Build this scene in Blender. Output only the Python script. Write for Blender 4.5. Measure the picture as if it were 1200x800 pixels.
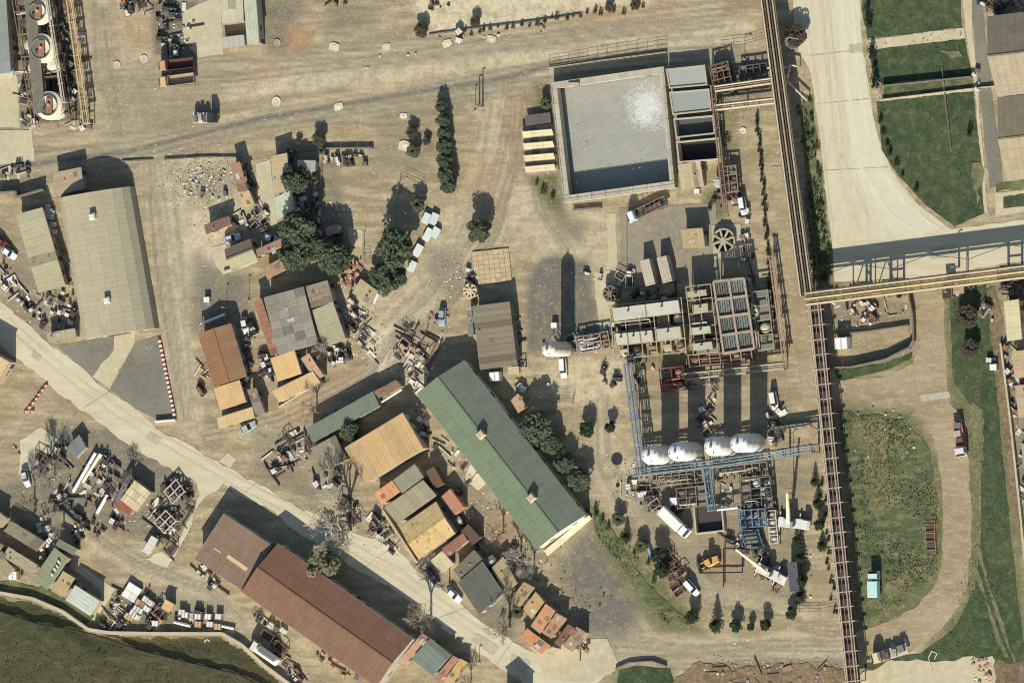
import bpy, bmesh, math, random
import numpy as np
from mathutils import Vector, Matrix, Euler
from mathutils.geometry import tessellate_polygon
random.seed(7); rng = np.random.default_rng(7)
R = math.radians
scene = bpy.context.scene
for o in list(bpy.data.objects): bpy.data.objects.remove(o)
col = scene.collection
# ------------------------------------------------------------------ camera
TH = R(23.0); DIST = 4000.0; WIDE = 240.0
CR = Vector((math.cos(TH), 0, -math.sin(TH))); CU = Vector((0, 1, 0)); CF = Vector((-math.sin(TH), 0, -math.cos(TH)))
CP = -CF * DIST
cam_d = bpy.data.cameras.new('camera'); cam = bpy.data.objects.new('camera', cam_d); col.objects.link(cam)
cam.matrix_world = Matrix(((CR.x, CU.x, -CF.x, CP.x), (CR.y, CU.y, -CF.y, CP.y), (CR.z, CU.z, -CF.z, CP.z), (0, 0, 0, 1)))
cam_d.sensor_width = 36; cam_d.lens = 36 * DIST / WIDE; cam_d.clip_start = 50; cam_d.clip_end = 30000
scene.camera = cam
# ------------------------------------------------------------------ light
SUN_EL = math.atan(1 / 1.72)
world = bpy.data.worlds.new('World'); scene.world = world; world.use_nodes = True
wn = world.node_tree.nodes; bg = wn['Background']; sky = wn.new('ShaderNodeTexSky')
sky.sky_type = 'NISHITA'; sky.sun_disc = False; sky.sun_elevation = SUN_EL; sky.sun_rotation = R(180)
world.node_tree.links.new(sky.outputs[0], bg.inputs[0]); bg.inputs[1].default_value = 0.088
sl = bpy.data.lights.new('sun', 'SUN'); sl.energy = 5.0; sl.angle = R(0.5); sl.color = (1.0, 0.955, 0.87)
so = bpy.data.objects.new('sun', sl); col.objects.link(so); so.rotation_euler = (R(90) - SUN_EL, 0, 0)   # shines towards +Y (north)
so.location = (0, 0, 200)
scene.view_settings.view_transform = 'Standard'; scene.view_settings.look = 'None'
scene.view_settings.exposure = 0.63; scene.view_settings.gamma = 1.0
scene.cycles.pixel_filter_type = 'BLACKMAN_HARRIS'; scene.cycles.filter_width = 1.1
GAIN = 0.84           # sRGB seen on a sunlit flat surface -> base colour

def W(px, py, z=0.0):
    d = CF * DIST + CR * ((px - 600) * 0.2) + CU * ((400 - py) * 0.2)
    t = (z - CP.z) / d.z
    return CP + d * t
def lin(c):
    c = c / 255.0
    return c / 12.92 if c <= 0.04045 else ((c + 0.055) / 1.055) ** 2.4
def C3(rgb, k=1.0): return tuple(min(0.86, lin(v) * GAIN * k) for v in rgb) + (1.0,)

# ------------------------------------------------------------------ materials
MC = {}
def nt(name):
    m = bpy.data.materials.new(name); m.use_nodes = True
    t = m.node_tree; b = t.nodes['Principled BSDF']
    return m, t, b
def N(t, typ, **kw):
    n = t.nodes.new(typ)
    for k, v in kw.items():
        if k == 'ins':
            for a, x in v.items(): n.inputs[a].default_value = x
        else: setattr(n, k, v)
    return n
def L(t, a, b): t.links.new(a, b)
def ramp(t, src, stops):
    r = t.nodes.new('ShaderNodeValToRGB'); e = r.color_ramp.elements
    e[0].position, e[0].color = stops[0][0], stops[0][1]; e[1].position, e[1].color = stops[-1][0], stops[-1][1]
    for p, c in stops[1:-1]:
        x = e.new(p); x.color = c
    L(t, src, r.inputs[0]); return r.outputs[0]
def mixc(t, f, a, b, mode='MIX'):
    m = N(t, 'ShaderNodeMix', data_type='RGBA', blend_type=mode)
    for s, v in ((m.inputs[0], f), (m.inputs[6], a), (m.inputs[7], b)):
        if hasattr(v, 'is_linked'): L(t, v, s)
        else: s.default_value = v
    return m.outputs[2]
def math_(t, op, a, b=0.0, c=None):
    m = N(t, 'ShaderNodeMath', operation=op)
    for i, v in enumerate((a, b) if c is None else (a, b, c)):
        if hasattr(v, 'is_linked'): L(t, v, m.inputs[i])
        else: m.inputs[i].default_value = v
    return m.outputs[0]
def g(v): return (v, v, v, 1)
def noise(t, vec, scale, detail=4, rough=0.6):
    n = N(t, 'ShaderNodeTexNoise', ins={'Scale': scale, 'Detail': detail, 'Roughness': rough}); L(t, vec, n.inputs['Vector']); return n.outputs[0]
def bump(t, b, h, strength, dist):
    n = N(t, 'ShaderNodeBump', ins={'Strength': strength, 'Distance': dist}); L(t, h, n.inputs['Height']); L(t, n.outputs[0], b.inputs['Normal'])

def mat(rgb, kind='paint', rust=0.0, rib=0.0, axis=0, dirt=0.35, rough=0.75, var=0.12):
    """one procedural family: stained colour, rust patches, ribbed relief, every object a little different"""
    key = (rgb, kind, rust, rib, axis, dirt, rough, var)
    if key in MC: return MC[key]
    gm = sum(rgb) / 3; rgb = tuple(v * .88 + gm * .12 for v in rgb)
    m, t, b = nt(kind)
    geo = N(t, 'ShaderNodeNewGeometry'); tc = N(t, 'ShaderNodeTexCoord'); oi = N(t, 'ShaderNodeObjectInfo')
    pos = geo.outputs['Position']
    base = C3(rgb); dk = C3(tuple(v * 0.66 for v in rgb)); lt = C3(tuple(min(255, v * 1.10 + 6) for v in rgb))
    n1 = noise(t, pos, 0.35, 6, 0.68); n2 = noise(t, pos, 2.6, 4, 0.6)
    c = mixc(t, ramp(t, n1, [(0.38, g(0)), (0.72, g(dirt * .75))]), base, dk)
    c = mixc(t, ramp(t, n2, [(0.45, g(0)), (0.75, g(min(1, dirt * 1.3)))]), c, lt)
    if rust > 0:
        n3 = noise(t, pos, 0.9, 8, 0.75)
        c = mixc(t, ramp(t, n3, [(0.62 - 0.22 * rust, g(0)), (0.70 - 0.16 * rust, g(0.85))]), c, C3((122, 90, 66)))
    rv = math_(t, 'MULTIPLY_ADD', oi.outputs['Random'], 2 * var, 1 - var)
    cv = N(t, 'ShaderNodeCombineColor'); [L(t, rv, cv.inputs[i]) for i in range(3)]
    c = mixc(t, 1.0, c, cv.outputs[0], 'MULTIPLY')
    h = n2
    if rib > 0:
        mp = N(t, 'ShaderNodeTexWave', wave_type='BANDS', bands_direction='XYZ'[axis], ins={'Scale': 6.283 / (20.0 * rib) * 1.0, 'Distortion': 0.25, 'Detail': 1.0})
        L(t, tc.outputs['Object'], mp.inputs['Vector'])
        c = mixc(t, math_(t, 'MULTIPLY', mp.outputs[1], 0.10), c, dk)
        h = mp.outputs[1]
    bump(t, b, h, 0.15, 0.04)
    L(t, c, b.inputs['Base Color']); b.inputs['Roughness'].default_value = rough; b.inputs['Specular IOR Level'].default_value = 0.25
    if kind in ('glass',): b.inputs['Roughness'].default_value = 0.08; b.inputs['Specular IOR Level'].default_value = 0.5
    if kind == 'car_paint': b.inputs['Roughness'].default_value = 0.32; b.inputs['Coat Weight'].default_value = 0.4
    MC[key] = m; return m
GLASS = mat((38, 44, 50), 'glass', dirt=0.1, rough=0.1)
RUBBER = mat((34, 32, 31), 'rubber', dirt=0.2)
STEEL = mat((150, 148, 138), 'steel', rust=0.2, rough=0.5)
DARKST = mat((80, 74, 66), 'dark_steel', rust=0.3)
LAMP = mat((225, 222, 205), 'lamp_glass', dirt=0.05, rough=0.2)
REDL = mat((150, 30, 25), 'red_lamp', dirt=0.05, rough=0.2)
WALLM = mat((176, 164, 134), 'plaster', dirt=0.5)
CONC = mat((178, 168, 142), 'concrete', dirt=0.5, var=0.06)

def foliage(rgb, name='foliage'):
    key = (rgb, name)
    if key in MC: return MC[key]
    m, t, b = nt(name)
    geo = N(t, 'ShaderNodeNewGeometry'); oi = N(t, 'ShaderNodeObjectInfo')
    n1 = noise(t, geo.outputs['Position'], 1.1, 3, 0.6); n2 = noise(t, geo.outputs['Position'], 7, 2, 0.6)
    a = C3(rgb); d = C3(tuple(v * 0.8 for v in rgb)); l = C3((rgb[0] * 1.25 + 8, rgb[1] * 1.3 + 8, rgb[2] * 1.2))
    c = mixc(t, ramp(t, n1, [(0.35, g(0)), (0.65, g(1))]), d, a)
    c = mixc(t, ramp(t, n2, [(0.5, g(0)), (0.72, g(0.8))]), c, l)
    L(t, c, b.inputs['Base Color']); b.inputs['Roughness'].default_value = 0.8; b.inputs['Specular IOR Level'].default_value = 0.1
    tl = t.nodes.new('ShaderNodeBsdfTranslucent'); L(t, c, tl.inputs[0]); mx = t.nodes.new('ShaderNodeMixShader'); mx.inputs[0].default_value = 0.4; L(t, b.outputs[0], mx.inputs[1]); L(t, tl.outputs[0], mx.inputs[2]); L(t, mx.outputs[0], t.nodes['Material Output'].inputs[0])
    MC[key] = m; return m
def ground_like(name, a, d, l, s1=0.06, s2=0.8, bst=0.5, streak=None):
    m, t, b = nt(name); geo = N(t, 'ShaderNodeNewGeometry'); pos = geo.outputs['Position']
    vec = pos
    if streak:
        mp = N(t, 'ShaderNodeMapping', ins={'Rotation': (0, 0, streak[0]), 'Scale': (streak[1], 1, 1)}); L(t, pos, mp.inputs[0]); vec = mp.outputs[0]
    n1 = noise(t, vec, s1, 6, 0.65); n2 = noise(t, vec, s2, 5, 0.7); n3 = noise(t, pos, 4.5, 3, 0.7)
    c = mixc(t, ramp(t, n1, [(0.36, g(0)), (0.64, g(1))]), C3(d), C3(a))
    c = mixc(t, ramp(t, n2, [(0.46, g(0)), (0.70, g(0.75))]), c, C3(l))
    c = mixc(t, ramp(t, n3, [(0.40, g(0.45 if bst > .3 else .12)), (0.55, g(0))]), c, C3(tuple(v * 0.62 for v in d)))
    L(t, c, b.inputs['Base Color']); b.inputs['Roughness'].default_value = 0.95; b.inputs['Specular IOR Level'].default_value = 0.1
    h = math_(t, 'ADD', n2, math_(t, 'MULTIPLY', n3, 0.5)); bump(t, b, h, bst, 0.25)
    return m
GRASS = ground_like('grass', (80, 90, 62), (58, 76, 50), (114, 114, 80), 0.06, 0.5, 0.4)
WEEDY = ground_like('weedy_grass', (104, 108, 76), (76, 90, 60), (156, 146, 110), 0.07, 0.5, 0.5, (R(-62), 0.35))
HILLM = ground_like('hill_grass', (112, 102, 72), (86, 94, 60), (132, 114, 84), 0.05, 0.6, 0.8, (R(25), 0.5))
ROADM = ground_like('road_surface', (205, 194, 162), (190, 178, 146), (214, 205, 176), 0.07, 0.35, 0.2, (R(36), 0.22))
SLABM = ground_like('slab_surface', (203, 195, 164), (192, 182, 151), (211, 204, 176), 0.06, 0.22, 0.1, (R(84), 6.0))
DUSTY = ground_like('dusty_asphalt', (150, 141, 119), (132, 124, 106), (164, 152, 126), 0.1, 0.7, 0.2)
PADM = ground_like('pale_concrete', (192, 179, 146), (180, 168, 136), (206, 196, 166), 0.1, 0.5, 0.1)
ASPH = ground_like('asphalt', (130, 126, 110), (112, 108, 96), (140, 134, 118), 0.1, 1.2, 0.15)
TRACK = ground_like('packed_dirt', (174, 157, 124), (152, 135, 104), (192, 176, 142), 0.12, 0.8, 0.35, (R(80), 0.35))
BROWNM = ground_like('brown_soil', (140, 120, 92), (112, 96, 76), (170, 148, 112), 0.1, 0.8, 0.7)

# ------------------------------------------------------------------ mesh helper
class MB:
    def __init__(s): s.v = []; s.f = []
    def add(s, vs, fs):
        k = len(s.v); s.v += [tuple(p) for p in vs]; s.f += [tuple(i + k for i in f) for f in fs]; return s
    def slab(s, p, du, dv, dw):
        p, du, dv, dw = map(Vector, (p, du, dv, dw))
        vs = [p, p + du, p + du + dv, p + dv]; vs += [q + dw for q in vs]
        fs = [(3, 2, 1, 0), (4, 5, 6, 7), (0, 1, 5, 4), (1, 2, 6, 5), (2, 3, 7, 6), (3, 0, 4, 7)]
        if du.cross(dv).dot(dw) < 0: fs = [f[::-1] for f in fs]
        return s.add(vs, fs)
    def box(s, c, d, rz=0.0, rx=0.0, ry=0.0):
        m = Euler((rx, ry, rz)).to_matrix(); c = Vector(c)
        ax = [m @ Vector((d[0], 0, 0)), m @ Vector((0, d[1], 0)), m @ Vector((0, 0, d[2]))]
        return s.slab(c - (ax[0] + ax[1] + ax[2]) / 2, *ax)
    def tbox(s, c, d, top=(0.8, 0.8), sh=(0, 0)):     # tapered box, c = base centre
        x, y, z = c; a, b_, h = d[0] / 2, d[1] / 2, d[2]; e, f = a * top[0], b_ * top[1]; u, v = sh
        vs = [(x - a, y - b_, z), (x + a, y - b_, z), (x + a, y + b_, z), (x - a, y + b_, z), (x - e + u, y - f + v, z + h), (x + e + u, y - f + v, z + h), (x + e + u, y + f + v, z + h), (x - e + u, y + f + v, z + h)]
        return s.add(vs, [(3, 2, 1, 0), (4, 5, 6, 7), (0, 1, 5, 4), (1, 2, 6, 5), (2, 3, 7, 6), (3, 0, 4, 7)])
    def tube(s, a, b, r, n=8, r2=None, cap=True):
        a, b = Vector(a), Vector(b); r2 = r if r2 is None else r2
        d = (b - a).normalized(); q = d.to_track_quat('Z', 'Y').to_matrix()
        vs = []
        for p, rr in ((a, r), (b, r2)):
            for i in range(n):
                w = 2 * math.pi * i / n; vs.append(p + q @ Vector((rr * math.cos(w), rr * math.sin(w), 0)))
        fs = [(i, (i + 1) % n, n + (i + 1) % n, n + i) for i in range(n)]
        if cap: fs += [tuple(range(n))[::-1], tuple(range(n, 2 * n))]
        return s.add(vs, fs)
    def lathe(s, prof, c=(0, 0, 0), n=24, closed=False):
        vs = []; fs = []; k = len(prof)
        for i in range(n):
            w = 2 * math.pi * i / n
            for r, z in prof: vs.append((c[0] + r * math.cos(w), c[1] + r * math.sin(w), c[2] + z))
        for i in range(n):
            j = (i + 1) % n
            for q in range(k - 1 + (1 if closed else 0)):
                p = (q + 1) % k; fs.append((i * k + q, j * k + q, j * k + p, i * k + p))
        return s.add(vs, fs)
    def path(s, pts, r, n=6):
        for a, b in zip(pts[:-1], pts[1:]): s.tube(a, b, r, n)
        return s
    def prism(s, pts, z0, z1):
        k = len(pts); vs = [(p[0], p[1], z0) for p in pts] + [(p[0], p[1], z1) for p in pts]
        area = sum(pts[i][0] * pts[(i + 1) % k][1] - pts[(i + 1) % k][0] * pts[i][1] for i in range(k))
        fs = [tuple(range(k, 2 * k)), tuple(range(k))[::-1]] + [(i, (i + 1) % k, k + (i + 1) % k, k + i) for i in range(k)]
        if area < 0: fs = [f[::-1] for f in fs]
        return s.add(vs, fs)
    def mesh(s, name, m, smooth=False):
        me = bpy.data.meshes.new(name); me.from_pydata(s.v, [], s.f)
        for x in (m if isinstance(m, (list, tuple)) else [m]): me.materials.append(x)
        if smooth: me.shade_smooth()
        return me
    def build(s, name, m, parent=None, loc=None, smooth=False, rz=None, **props):
        o = bpy.data.objects.new(name, s.mesh(name, m, smooth)); col.objects.link(o)
        return fin(o, parent, loc, rz, **props)
def fin(o, parent=None, loc=None, rz=None, **props):
    if parent is not None: o.parent = parent
    if loc is not None: o.location = loc
    if rz is not None: o.rotation_euler = (0, 0, rz)
    for k, v in props.items():
        if v is not None: o[k] = v
    return o
def inst(me, name, parent=None, loc=None, rz=None, **props):
    o = bpy.data.objects.new(name, me); col.objects.link(o); return fin(o, parent, loc, rz, **props)
def root(name, loc, rz=0.0, label=None, category=None, group=None):
    o = bpy.data.objects.new(name, None); o.empty_display_size = 0.3; col.objects.link(o)
    return fin(o, None, loc, rz, label=label, category=category, group=group)
def kids(o): return [c for c in ALLK.get(o.name, [])]
def copy_tree(o, parent=None, **props):
    c = o.copy(); col.objects.link(c)
    if parent: c.parent = parent
    for ch in list(o.children): copy_tree(ch, c)
    for k, v in props.items():
        if v is not None: c[k] = v
        elif k in c: del c[k]
    return c
PROTO = {}
def place(key, maker, px, py, rz, label, category, group=None, z=0.0, s=1.0, raw=None):
    """first use moves the prototype itself, later uses copy thing + parts"""
    loc = raw if raw is not None else W(px, py, z)
    if key in PROTO: o = copy_tree(PROTO[key], None, label=label, category=category, group=group)
    else:
        o = maker(); PROTO[key] = o; o['label'] = label; o['category'] = category
        if group: o['group'] = group
    o.location = loc; o.rotation_euler = (0, 0, rz)
    o.scale = (s, s, s) if not isinstance(s, tuple) else s
    return o
def ang(x0, y0, x1, y1):   # heading of an image direction, measured on the ground
    a, b = W(x0, y0), W(x1, y1); return math.atan2(b.y - a.y, b.x - a.x)
# ------------------------------------------------------------------ ground
def rough_edge(pts, jit=0.5, step=1.2):
    out = []
    for i in range(len(pts)):
        a, b = Vector(pts[i][:2]), Vector(pts[(i + 1) % len(pts)][:2]); n = max(1, int((b - a).length / step)); nm = Vector((-(b - a).y, (b - a).x)).normalized()
        for k in range(n):
            p = a.lerp(b, k / n)
            j = 0 if jit == 0 else (random.gauss(0, 0.5) + math.sin(p.x * 0.9 + p.y * 0.7) * 0.6 + math.sin(p.x * 0.23 - p.y * 0.31) * 0.9) * jit
            out.append(p + nm * j)
    return out
def sheet(name, px, z, m, jit=0.4, kind='structure', world=None, **props):
    pts = world or [W(x, y, 0) for x, y in px]
    pts = rough_edge(pts, jit) if jit > 0 else [Vector(p[:2]) for p in pts]
    tri = tessellate_polygon([[Vector((p.x, p.y, 0)) for p in pts]])
    vs = [(p.x, p.y, z) for p in pts]; fs = []
    for t in tri:
        a, b, c = (pts[i] for i in t)
        fs.append(tuple(t) if (b - a).cross(c - a) > 0 else tuple(t)[::-1])
    mb = MB(); mb.add(vs, fs); return mb.build(name, m, kind=kind, **props)
def ribbon(pts, width):     # image polyline -> polygon
    P_ = [Vector(p) for p in pts]; l, r = [], []
    for i, p in enumerate(P_):
        d = (P_[min(i + 1, len(P_) - 1)] - P_[max(i - 1, 0)]).normalized(); n = Vector((-d.y, d.x)) * width / 2
        l.append(tuple(p + n)); r.append(tuple(p - n))
    return l + r[::-1]
BASIN = [W(654, 101, 0), W(776, 85, 0), W(788, 214, 0), W(669, 229, 0)]
def inpoly(X, Y, P):
    ins = np.zeros(X.shape, bool); n = len(P)
    for i in range(n):
        x0, y0 = P[i][0], P[i][1]; x1, y1 = P[(i + 1) % n][0], P[(i + 1) % n][1]
        if y0 == y1: continue
        c = ((y0 > Y) != (y1 > Y)) & (X < (x1 - x0) * (Y - y0) / (y1 - y0) + x0); ins ^= c
    return ins
def segdist(X, Y, a, b):
    dx, dy = b[0] - a[0], b[1] - a[1]; l2 = dx * dx + dy * dy + 1e-9
    t = np.clip(((X - a[0]) * dx + (Y - a[1]) * dy) / l2, 0, 1); return np.hypot(X - a[0] - t * dx, Y - a[1] - t * dy)
# hillside boundary in image px: terrain rises southwards beyond the retaining wall
HILL_L = [(-700, 640), (-60, 690), (0, 697), (40, 703), (75, 718), (105, 738), (130, 744), (262, 744), (285, 757), (310, 780), (345, 808), (400, 850), (520, 930), (700, 1050)]
def hill_line_y(px):
    return np.interp(px, [p[0] for p in HILL_L], [p[1] for p in HILL_L])
def w2p(X, Y, Z=0.0):
    dx, dy, dz = X - CP.x, Y - CP.y, Z - CP.z
    dep = dx * CF.x + dz * CF.z
    return 600 + (dx * CR.x + dz * CR.z) * DIST / dep / 0.2, 400 - dy * DIST / dep / 0.2
def hill_z(X, Y):
    px, py = w2p(np.asarray(X, float), np.asarray(Y, float)); d = (py - hill_line_y(px)) * 0.2 - 0.6
    d = np.clip(d, 0, 60)
    return np.where(px < 420, d * 0.20 * np.clip(d / 4, 0, 1) + 0.08 * np.sin(X * 0.25 + Y * 0.2) * np.clip(d / 5, 0, 1), 0.0) * np.clip((700 - px) / 300, 0, 1)
def make_ground():
    xs = np.concatenate([[-6000, -1500, -500, -220], np.arange(-142, 142.1, 0.6), [220, 500, 1500, 6000]])
    ys = np.concatenate([[-6000, -1500, -500, -160], np.arange(-96, 92.1, 0.6), [160, 500, 1500, 6000]])
    X, Y = np.meshgrid(xs, ys); px, py = w2p(X, Y)
    w = np.zeros(X.shape + (4,))
    def area(ch, poly, soft=8, amt=1.0):
        amt = min(1.0, amt * 1.25); P_ = np.array(poly, float); lo = P_.min(0) - soft * 2; hi = P_.max(0) + soft * 2
        m = (px > lo[0]) & (px < hi[0]) & (py > lo[1]) & (py < hi[1])
        x, y = px[m], py[m]; d = np.full(x.shape, 1e9)
        for i in range(len(P_)): d = np.minimum(d, segdist(x, y, P_[i], P_[(i + 1) % len(P_)]))
        sd = np.where(inpoly(x, y, P_), d, -d); v = np.clip(0.5 + sd / (2 * soft), 0, 1); v = v * v * (3 - 2 * v) * amt
        w[..., ch][m] = np.maximum(w[..., ch][m], v)
    def stroke(ch, pts, width=6, amt=1.0, soft=3):
        P_ = np.array(pts, float); lo = P_.min(0) - width - soft; hi = P_.max(0) + width + soft
        m = (px > lo[0]) & (px < hi[0]) & (py > lo[1]) & (py < hi[1]); x, y = px[m], py[m]; d = np.full(x.shape, 1e9)
        for a, b in zip(P_[:-1], P_[1:]): d = np.minimum(d, segdist(x, y, a, b))
        v = np.clip((width / 2 + soft - d) / (soft * 2), 0, 1) * amt; w[..., ch][m] = np.maximum(w[..., ch][m], v)
    # 0 pale, 1 dark, 2 green, 3 reddish
    for p, s, a in [([(90, 0), (250, 0), (262, 66), (900, 40), (900, 75), (640, 62), (430, 96), (260, 118), (150, 175), (60, 180), (110, 140)], 14, .22),
                    ([(300, 70), (600, 50), (890, 20), (890, 50), (600, 80), (300, 115)], 10, .5),
                    ([(165, 190), (205, 190), (215, 300), (228, 420), (235, 520), (205, 500), (190, 380), (178, 260)], 10, .45),
                    ([(505, 42), (620, 28), (700, 12), (760, 4), (760, -20), (470, -20)], 6, 1.0),
                    ([(520, 250), (560, 220), (600, 200), (640, 250), (600, 280), (540, 330), (500, 380), (450, 380), (480, 340)], 14, .35),
                    ([(620, 235), (720, 250), (720, 320), (640, 310), (600, 290)], 12, .35),
                    ([(640, 425), (735, 420), (730, 470), (700, 480), (640, 460)], 12, .5),
                    ([(700, 470), (735, 500), (740, 580), (720, 600), (690, 560)], 10, .3),
                    ([(205, 240), (262, 250), (262, 330), (215, 330)], 10, .6), ([(205, 185), (285, 185), (285, 250), (205, 250)], 10, .5),
                    ([(230, 660), (300, 740), (260, 738), (200, 700)], 10, .5), ([(390, 345), (445, 340), (500, 380), (440, 400)], 8, .4),
                    ([(640, 780), (720, 745), (1000, 745), (1000, 770), (730, 775)], 8, .4), ([(400, 585), (470, 660), (440, 620)], 10, .3),
                    ([(1060, 755), (1150, 765), (1150, 800), (1040, 800)], 8, .5), ([(425, 390), (455, 380), (465, 420), (455, 440), (432, 430)], 6, .8)]: area(0, p, s, a)
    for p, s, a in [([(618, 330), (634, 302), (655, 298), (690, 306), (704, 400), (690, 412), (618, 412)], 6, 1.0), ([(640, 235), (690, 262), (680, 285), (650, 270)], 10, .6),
                    ([(140, 80), (260, 90), (250, 160), (120, 170)], 20, .35), ([(300, 0), (350, 0), (350, 60), (310, 70)], 12, .6), ([(380, 0), (440, 0), (440, 40), (380, 45)], 12, .35),
                    ([(225, 300), (290, 320), (295, 380), (225, 390)], 14, .65), ([(655, 660), (690, 610), (760, 710), (730, 750), (680, 740)], 16, .85),
                    ([(500, 560), (560, 560), (640, 650), (620, 690), (560, 660)], 12, .35), ([(560, 670), (610, 700), (600, 750), (560, 730)], 8, .6),
                    ([(440, 120), (520, 130), (500, 200), (440, 200)], 16, .35), ([(500, 290), (540, 290), (545, 340), (505, 345)], 10, .5),
                    ([(130, 490), (210, 540), (228, 570), (215, 640), (40, 600), (60, 500), (120, 500)], 10, .6), ([(0, 560), (60, 560), (80, 620), (40, 650), (0, 620)], 12, .6),
                    ([(290, 490), (380, 520), (420, 570), (370, 590), (300, 560)], 10, .35), ([(345, 180), (400, 190), (400, 300), (345, 300)], 8, .5),
                    ([(130, 690), (265, 700), (262, 738), (120, 738)], 8, .45), ([(210, 195), (280, 190), (280, 230), (220, 240)], 10, .35),
                    ([(735, 555), (850, 548), (955, 545), (930, 700), (760, 700), (740, 600)], 12, .35), ([(740, 425), (930, 425), (930, 500), (750, 520)], 10, .15),
                    ([(830, 60), (900, 60), (905, 130), (830, 130)], 6, .5), ([(965, 350), (1070, 350), (1070, 420), (970, 430)], 8, .35),
                    ([(0, 20), (78, 0), (100, 140), (20, 150)], 6, .5), ([(175, 0), (232, 0), (232, 66), (180, 66)], 5, .9), ([(0, 290), (60, 300), (90, 390), (50, 400), (0, 330)], 8, .4),
                    ([(1140, 400), (1200, 400), (1210, 650), (1175, 650)], 5, .5), ([(820, 775), (1000, 775), (1000, 820), (800, 820)], 10, .8), ([(1030, 700), (1060, 730), (1020, 750), (1000, 740)], 8, .3)]: area(1, p, s, a)
    for pts, wd, a in [([(-20, 200), (150, 178), (300, 140), (430, 118), (600, 90), (640, 78)], 8, 1.0), ([(300, 72), (430, 68), (520, 62)], 5, .7), ([(100, 190), (300, 148), (470, 112)], 4, .6), ([(0, 168), (60, 160), (200, 130), (400, 106)], 5, .5), ([(260, 84), (430, 82), (600, 60), (880, 40)], 3, .5), ([(110, 0), (112, 80), (140, 160)], 5, .6),
                       ([(130, 0), (135, 60), (150, 140)], 12, .25), ([(720, 785), (760, 772), (860, 768), (990, 776)], 4, .7), ([(860, 720), (940, 735), (1000, 760)], 4, .4),
                       ([(580, 120), (600, 160), (640, 210)], 5, .3), ([(200, 195), (212, 300), (225, 480)], 4, .5), ([(180, 195), (195, 300), (205, 480)], 4, .6), ([(560, 215), (530, 300), (480, 350), (450, 380)], 4, .5), ([(575, 120), (560, 240), (520, 330)], 4, .4), ([(660, 600), (720, 700), (740, 760)], 8, .3)]: stroke(1, pts, wd, a)
    for pts, wd, a in [([(260, 110), (600, 72), (890, 44)], 5, .5), ([(262, 95), (600, 62), (890, 30)], 5, .45), ([(540, 110), (590, 170), (620, 230)], 8, .4), ([(185, 195), (202, 300), (215, 480)], 5, .5), ([(730, 775), (860, 755), (1000, 752)], 6, .5), ([(150, 178), (60, 200)], 8, .3), ([(500, 350), (455, 385), (440, 430), (470, 470)], 7, .4)]: stroke(0, pts, wd, a)
    rr = random.Random(5)
    for base, spread, nr, ch in [([(-20, 190), (150, 165), (300, 130), (430, 108), (600, 80), (760, 62), (890, 52)], 26, 9, (1, 0)), ([(100, 100), (260, 88), (430, 70), (640, 48), (890, 22)], 18, 7, (1, 0)), ([(188, 190), (200, 300), (212, 400), (226, 510)], 14, 6, (1, 0)), ([(600, 100), (585, 180), (560, 260), (520, 330), (470, 380), (450, 430)], 26, 8, (1, 0)), ([(620, 130), (640, 240), (680, 290)], 18, 4, (0, 1)), ([(700, 750), (800, 762), (900, 756), (1000, 752)], 9, 6, (1, 0)), ([(700, 470), (705, 540), (760, 640), (830, 700), (960, 725)], 16, 6, (0, 1)), ([(300, 500), (360, 540), (400, 590), (440, 640)], 14, 4, (0, 1)), ([(660, 620), (700, 700), (740, 760)], 30, 6, (0, 1)), ([(130, 10), (140, 90), (150, 170)], 20, 5, (1, 0)), ([(100, 620), (160, 660), (240, 690), (290, 750)], 12, 5, (0, 1)), ([(240, 500), (320, 480), (430, 430), (480, 370)], 9, 4, (1, 0))]:
        for k in range(nr):
            off = rr.uniform(-spread, spread); amp = rr.uniform(2, 7); ph = rr.uniform(0, 6); pts = []
            for i, (a_, b_) in enumerate(zip(base[:-1], base[1:])):
                for q in range(6):
                    u = q / 6; x, y = a_[0] + (b_[0] - a_[0]) * u, a_[1] + (b_[1] - a_[1]) * u; dx, dy = b_[0] - a_[0], b_[1] - a_[1]; ln = math.hypot(dx, dy); w_ = off + amp * math.sin((i + u) * 1.3 + ph); pts.append((x - dy / ln * w_, y + dx / ln * w_))
            for s_ in (-4, 4): stroke(ch[k % 2], [(x, y + s_ * .9) if abs(base[-1][0] - base[0][0]) > abs(base[-1][1] - base[0][1]) else (x + s_ * .9, y) for x, y in pts], 2.4, rr.uniform(.5, 1.0), 2.2)
    for p, s, a in [([(975, 470), (1070, 480), (1115, 560), (1105, 690), (1050, 740), (1000, 740)], 10, .8), ([(620, 205), (655, 200), (662, 250), (640, 245)], 8, .8), ([(690, 590), (800, 700), (830, 745), (770, 740), (700, 640)], 12, .8),
                    ([(720, 783), (790, 783), (790, 830), (710, 830)], 10, .6), ([(1100, 330), (1170, 330), (1210, 800), (1050, 800), (1130, 700)], 10, .8), ([(0, 685), (270, 735), (250, 760), (0, 720)], 8, .4),
                    ([(625, 95), (642, 95), (648, 140), (625, 135)], 8, .6), ([(825, 225), (850, 215), (850, 255), (820, 260)], 8, .8), ([(735, 405), (820, 405), (820, 430), (735, 430)], 8, .55), ([(940, 290), (985, 290), (985, 345), (945, 345)], 8, .7),
                    ([(975, 430), (1070, 415), (1075, 425), (985, 445)], 6, .8), ([(840, 130), (862, 130), (868, 180), (850, 185)], 8, .5), ([(240, 495), (320, 470), (330, 475), (260, 505)], 6, .3)]: area(2, p, s, a)
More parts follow.
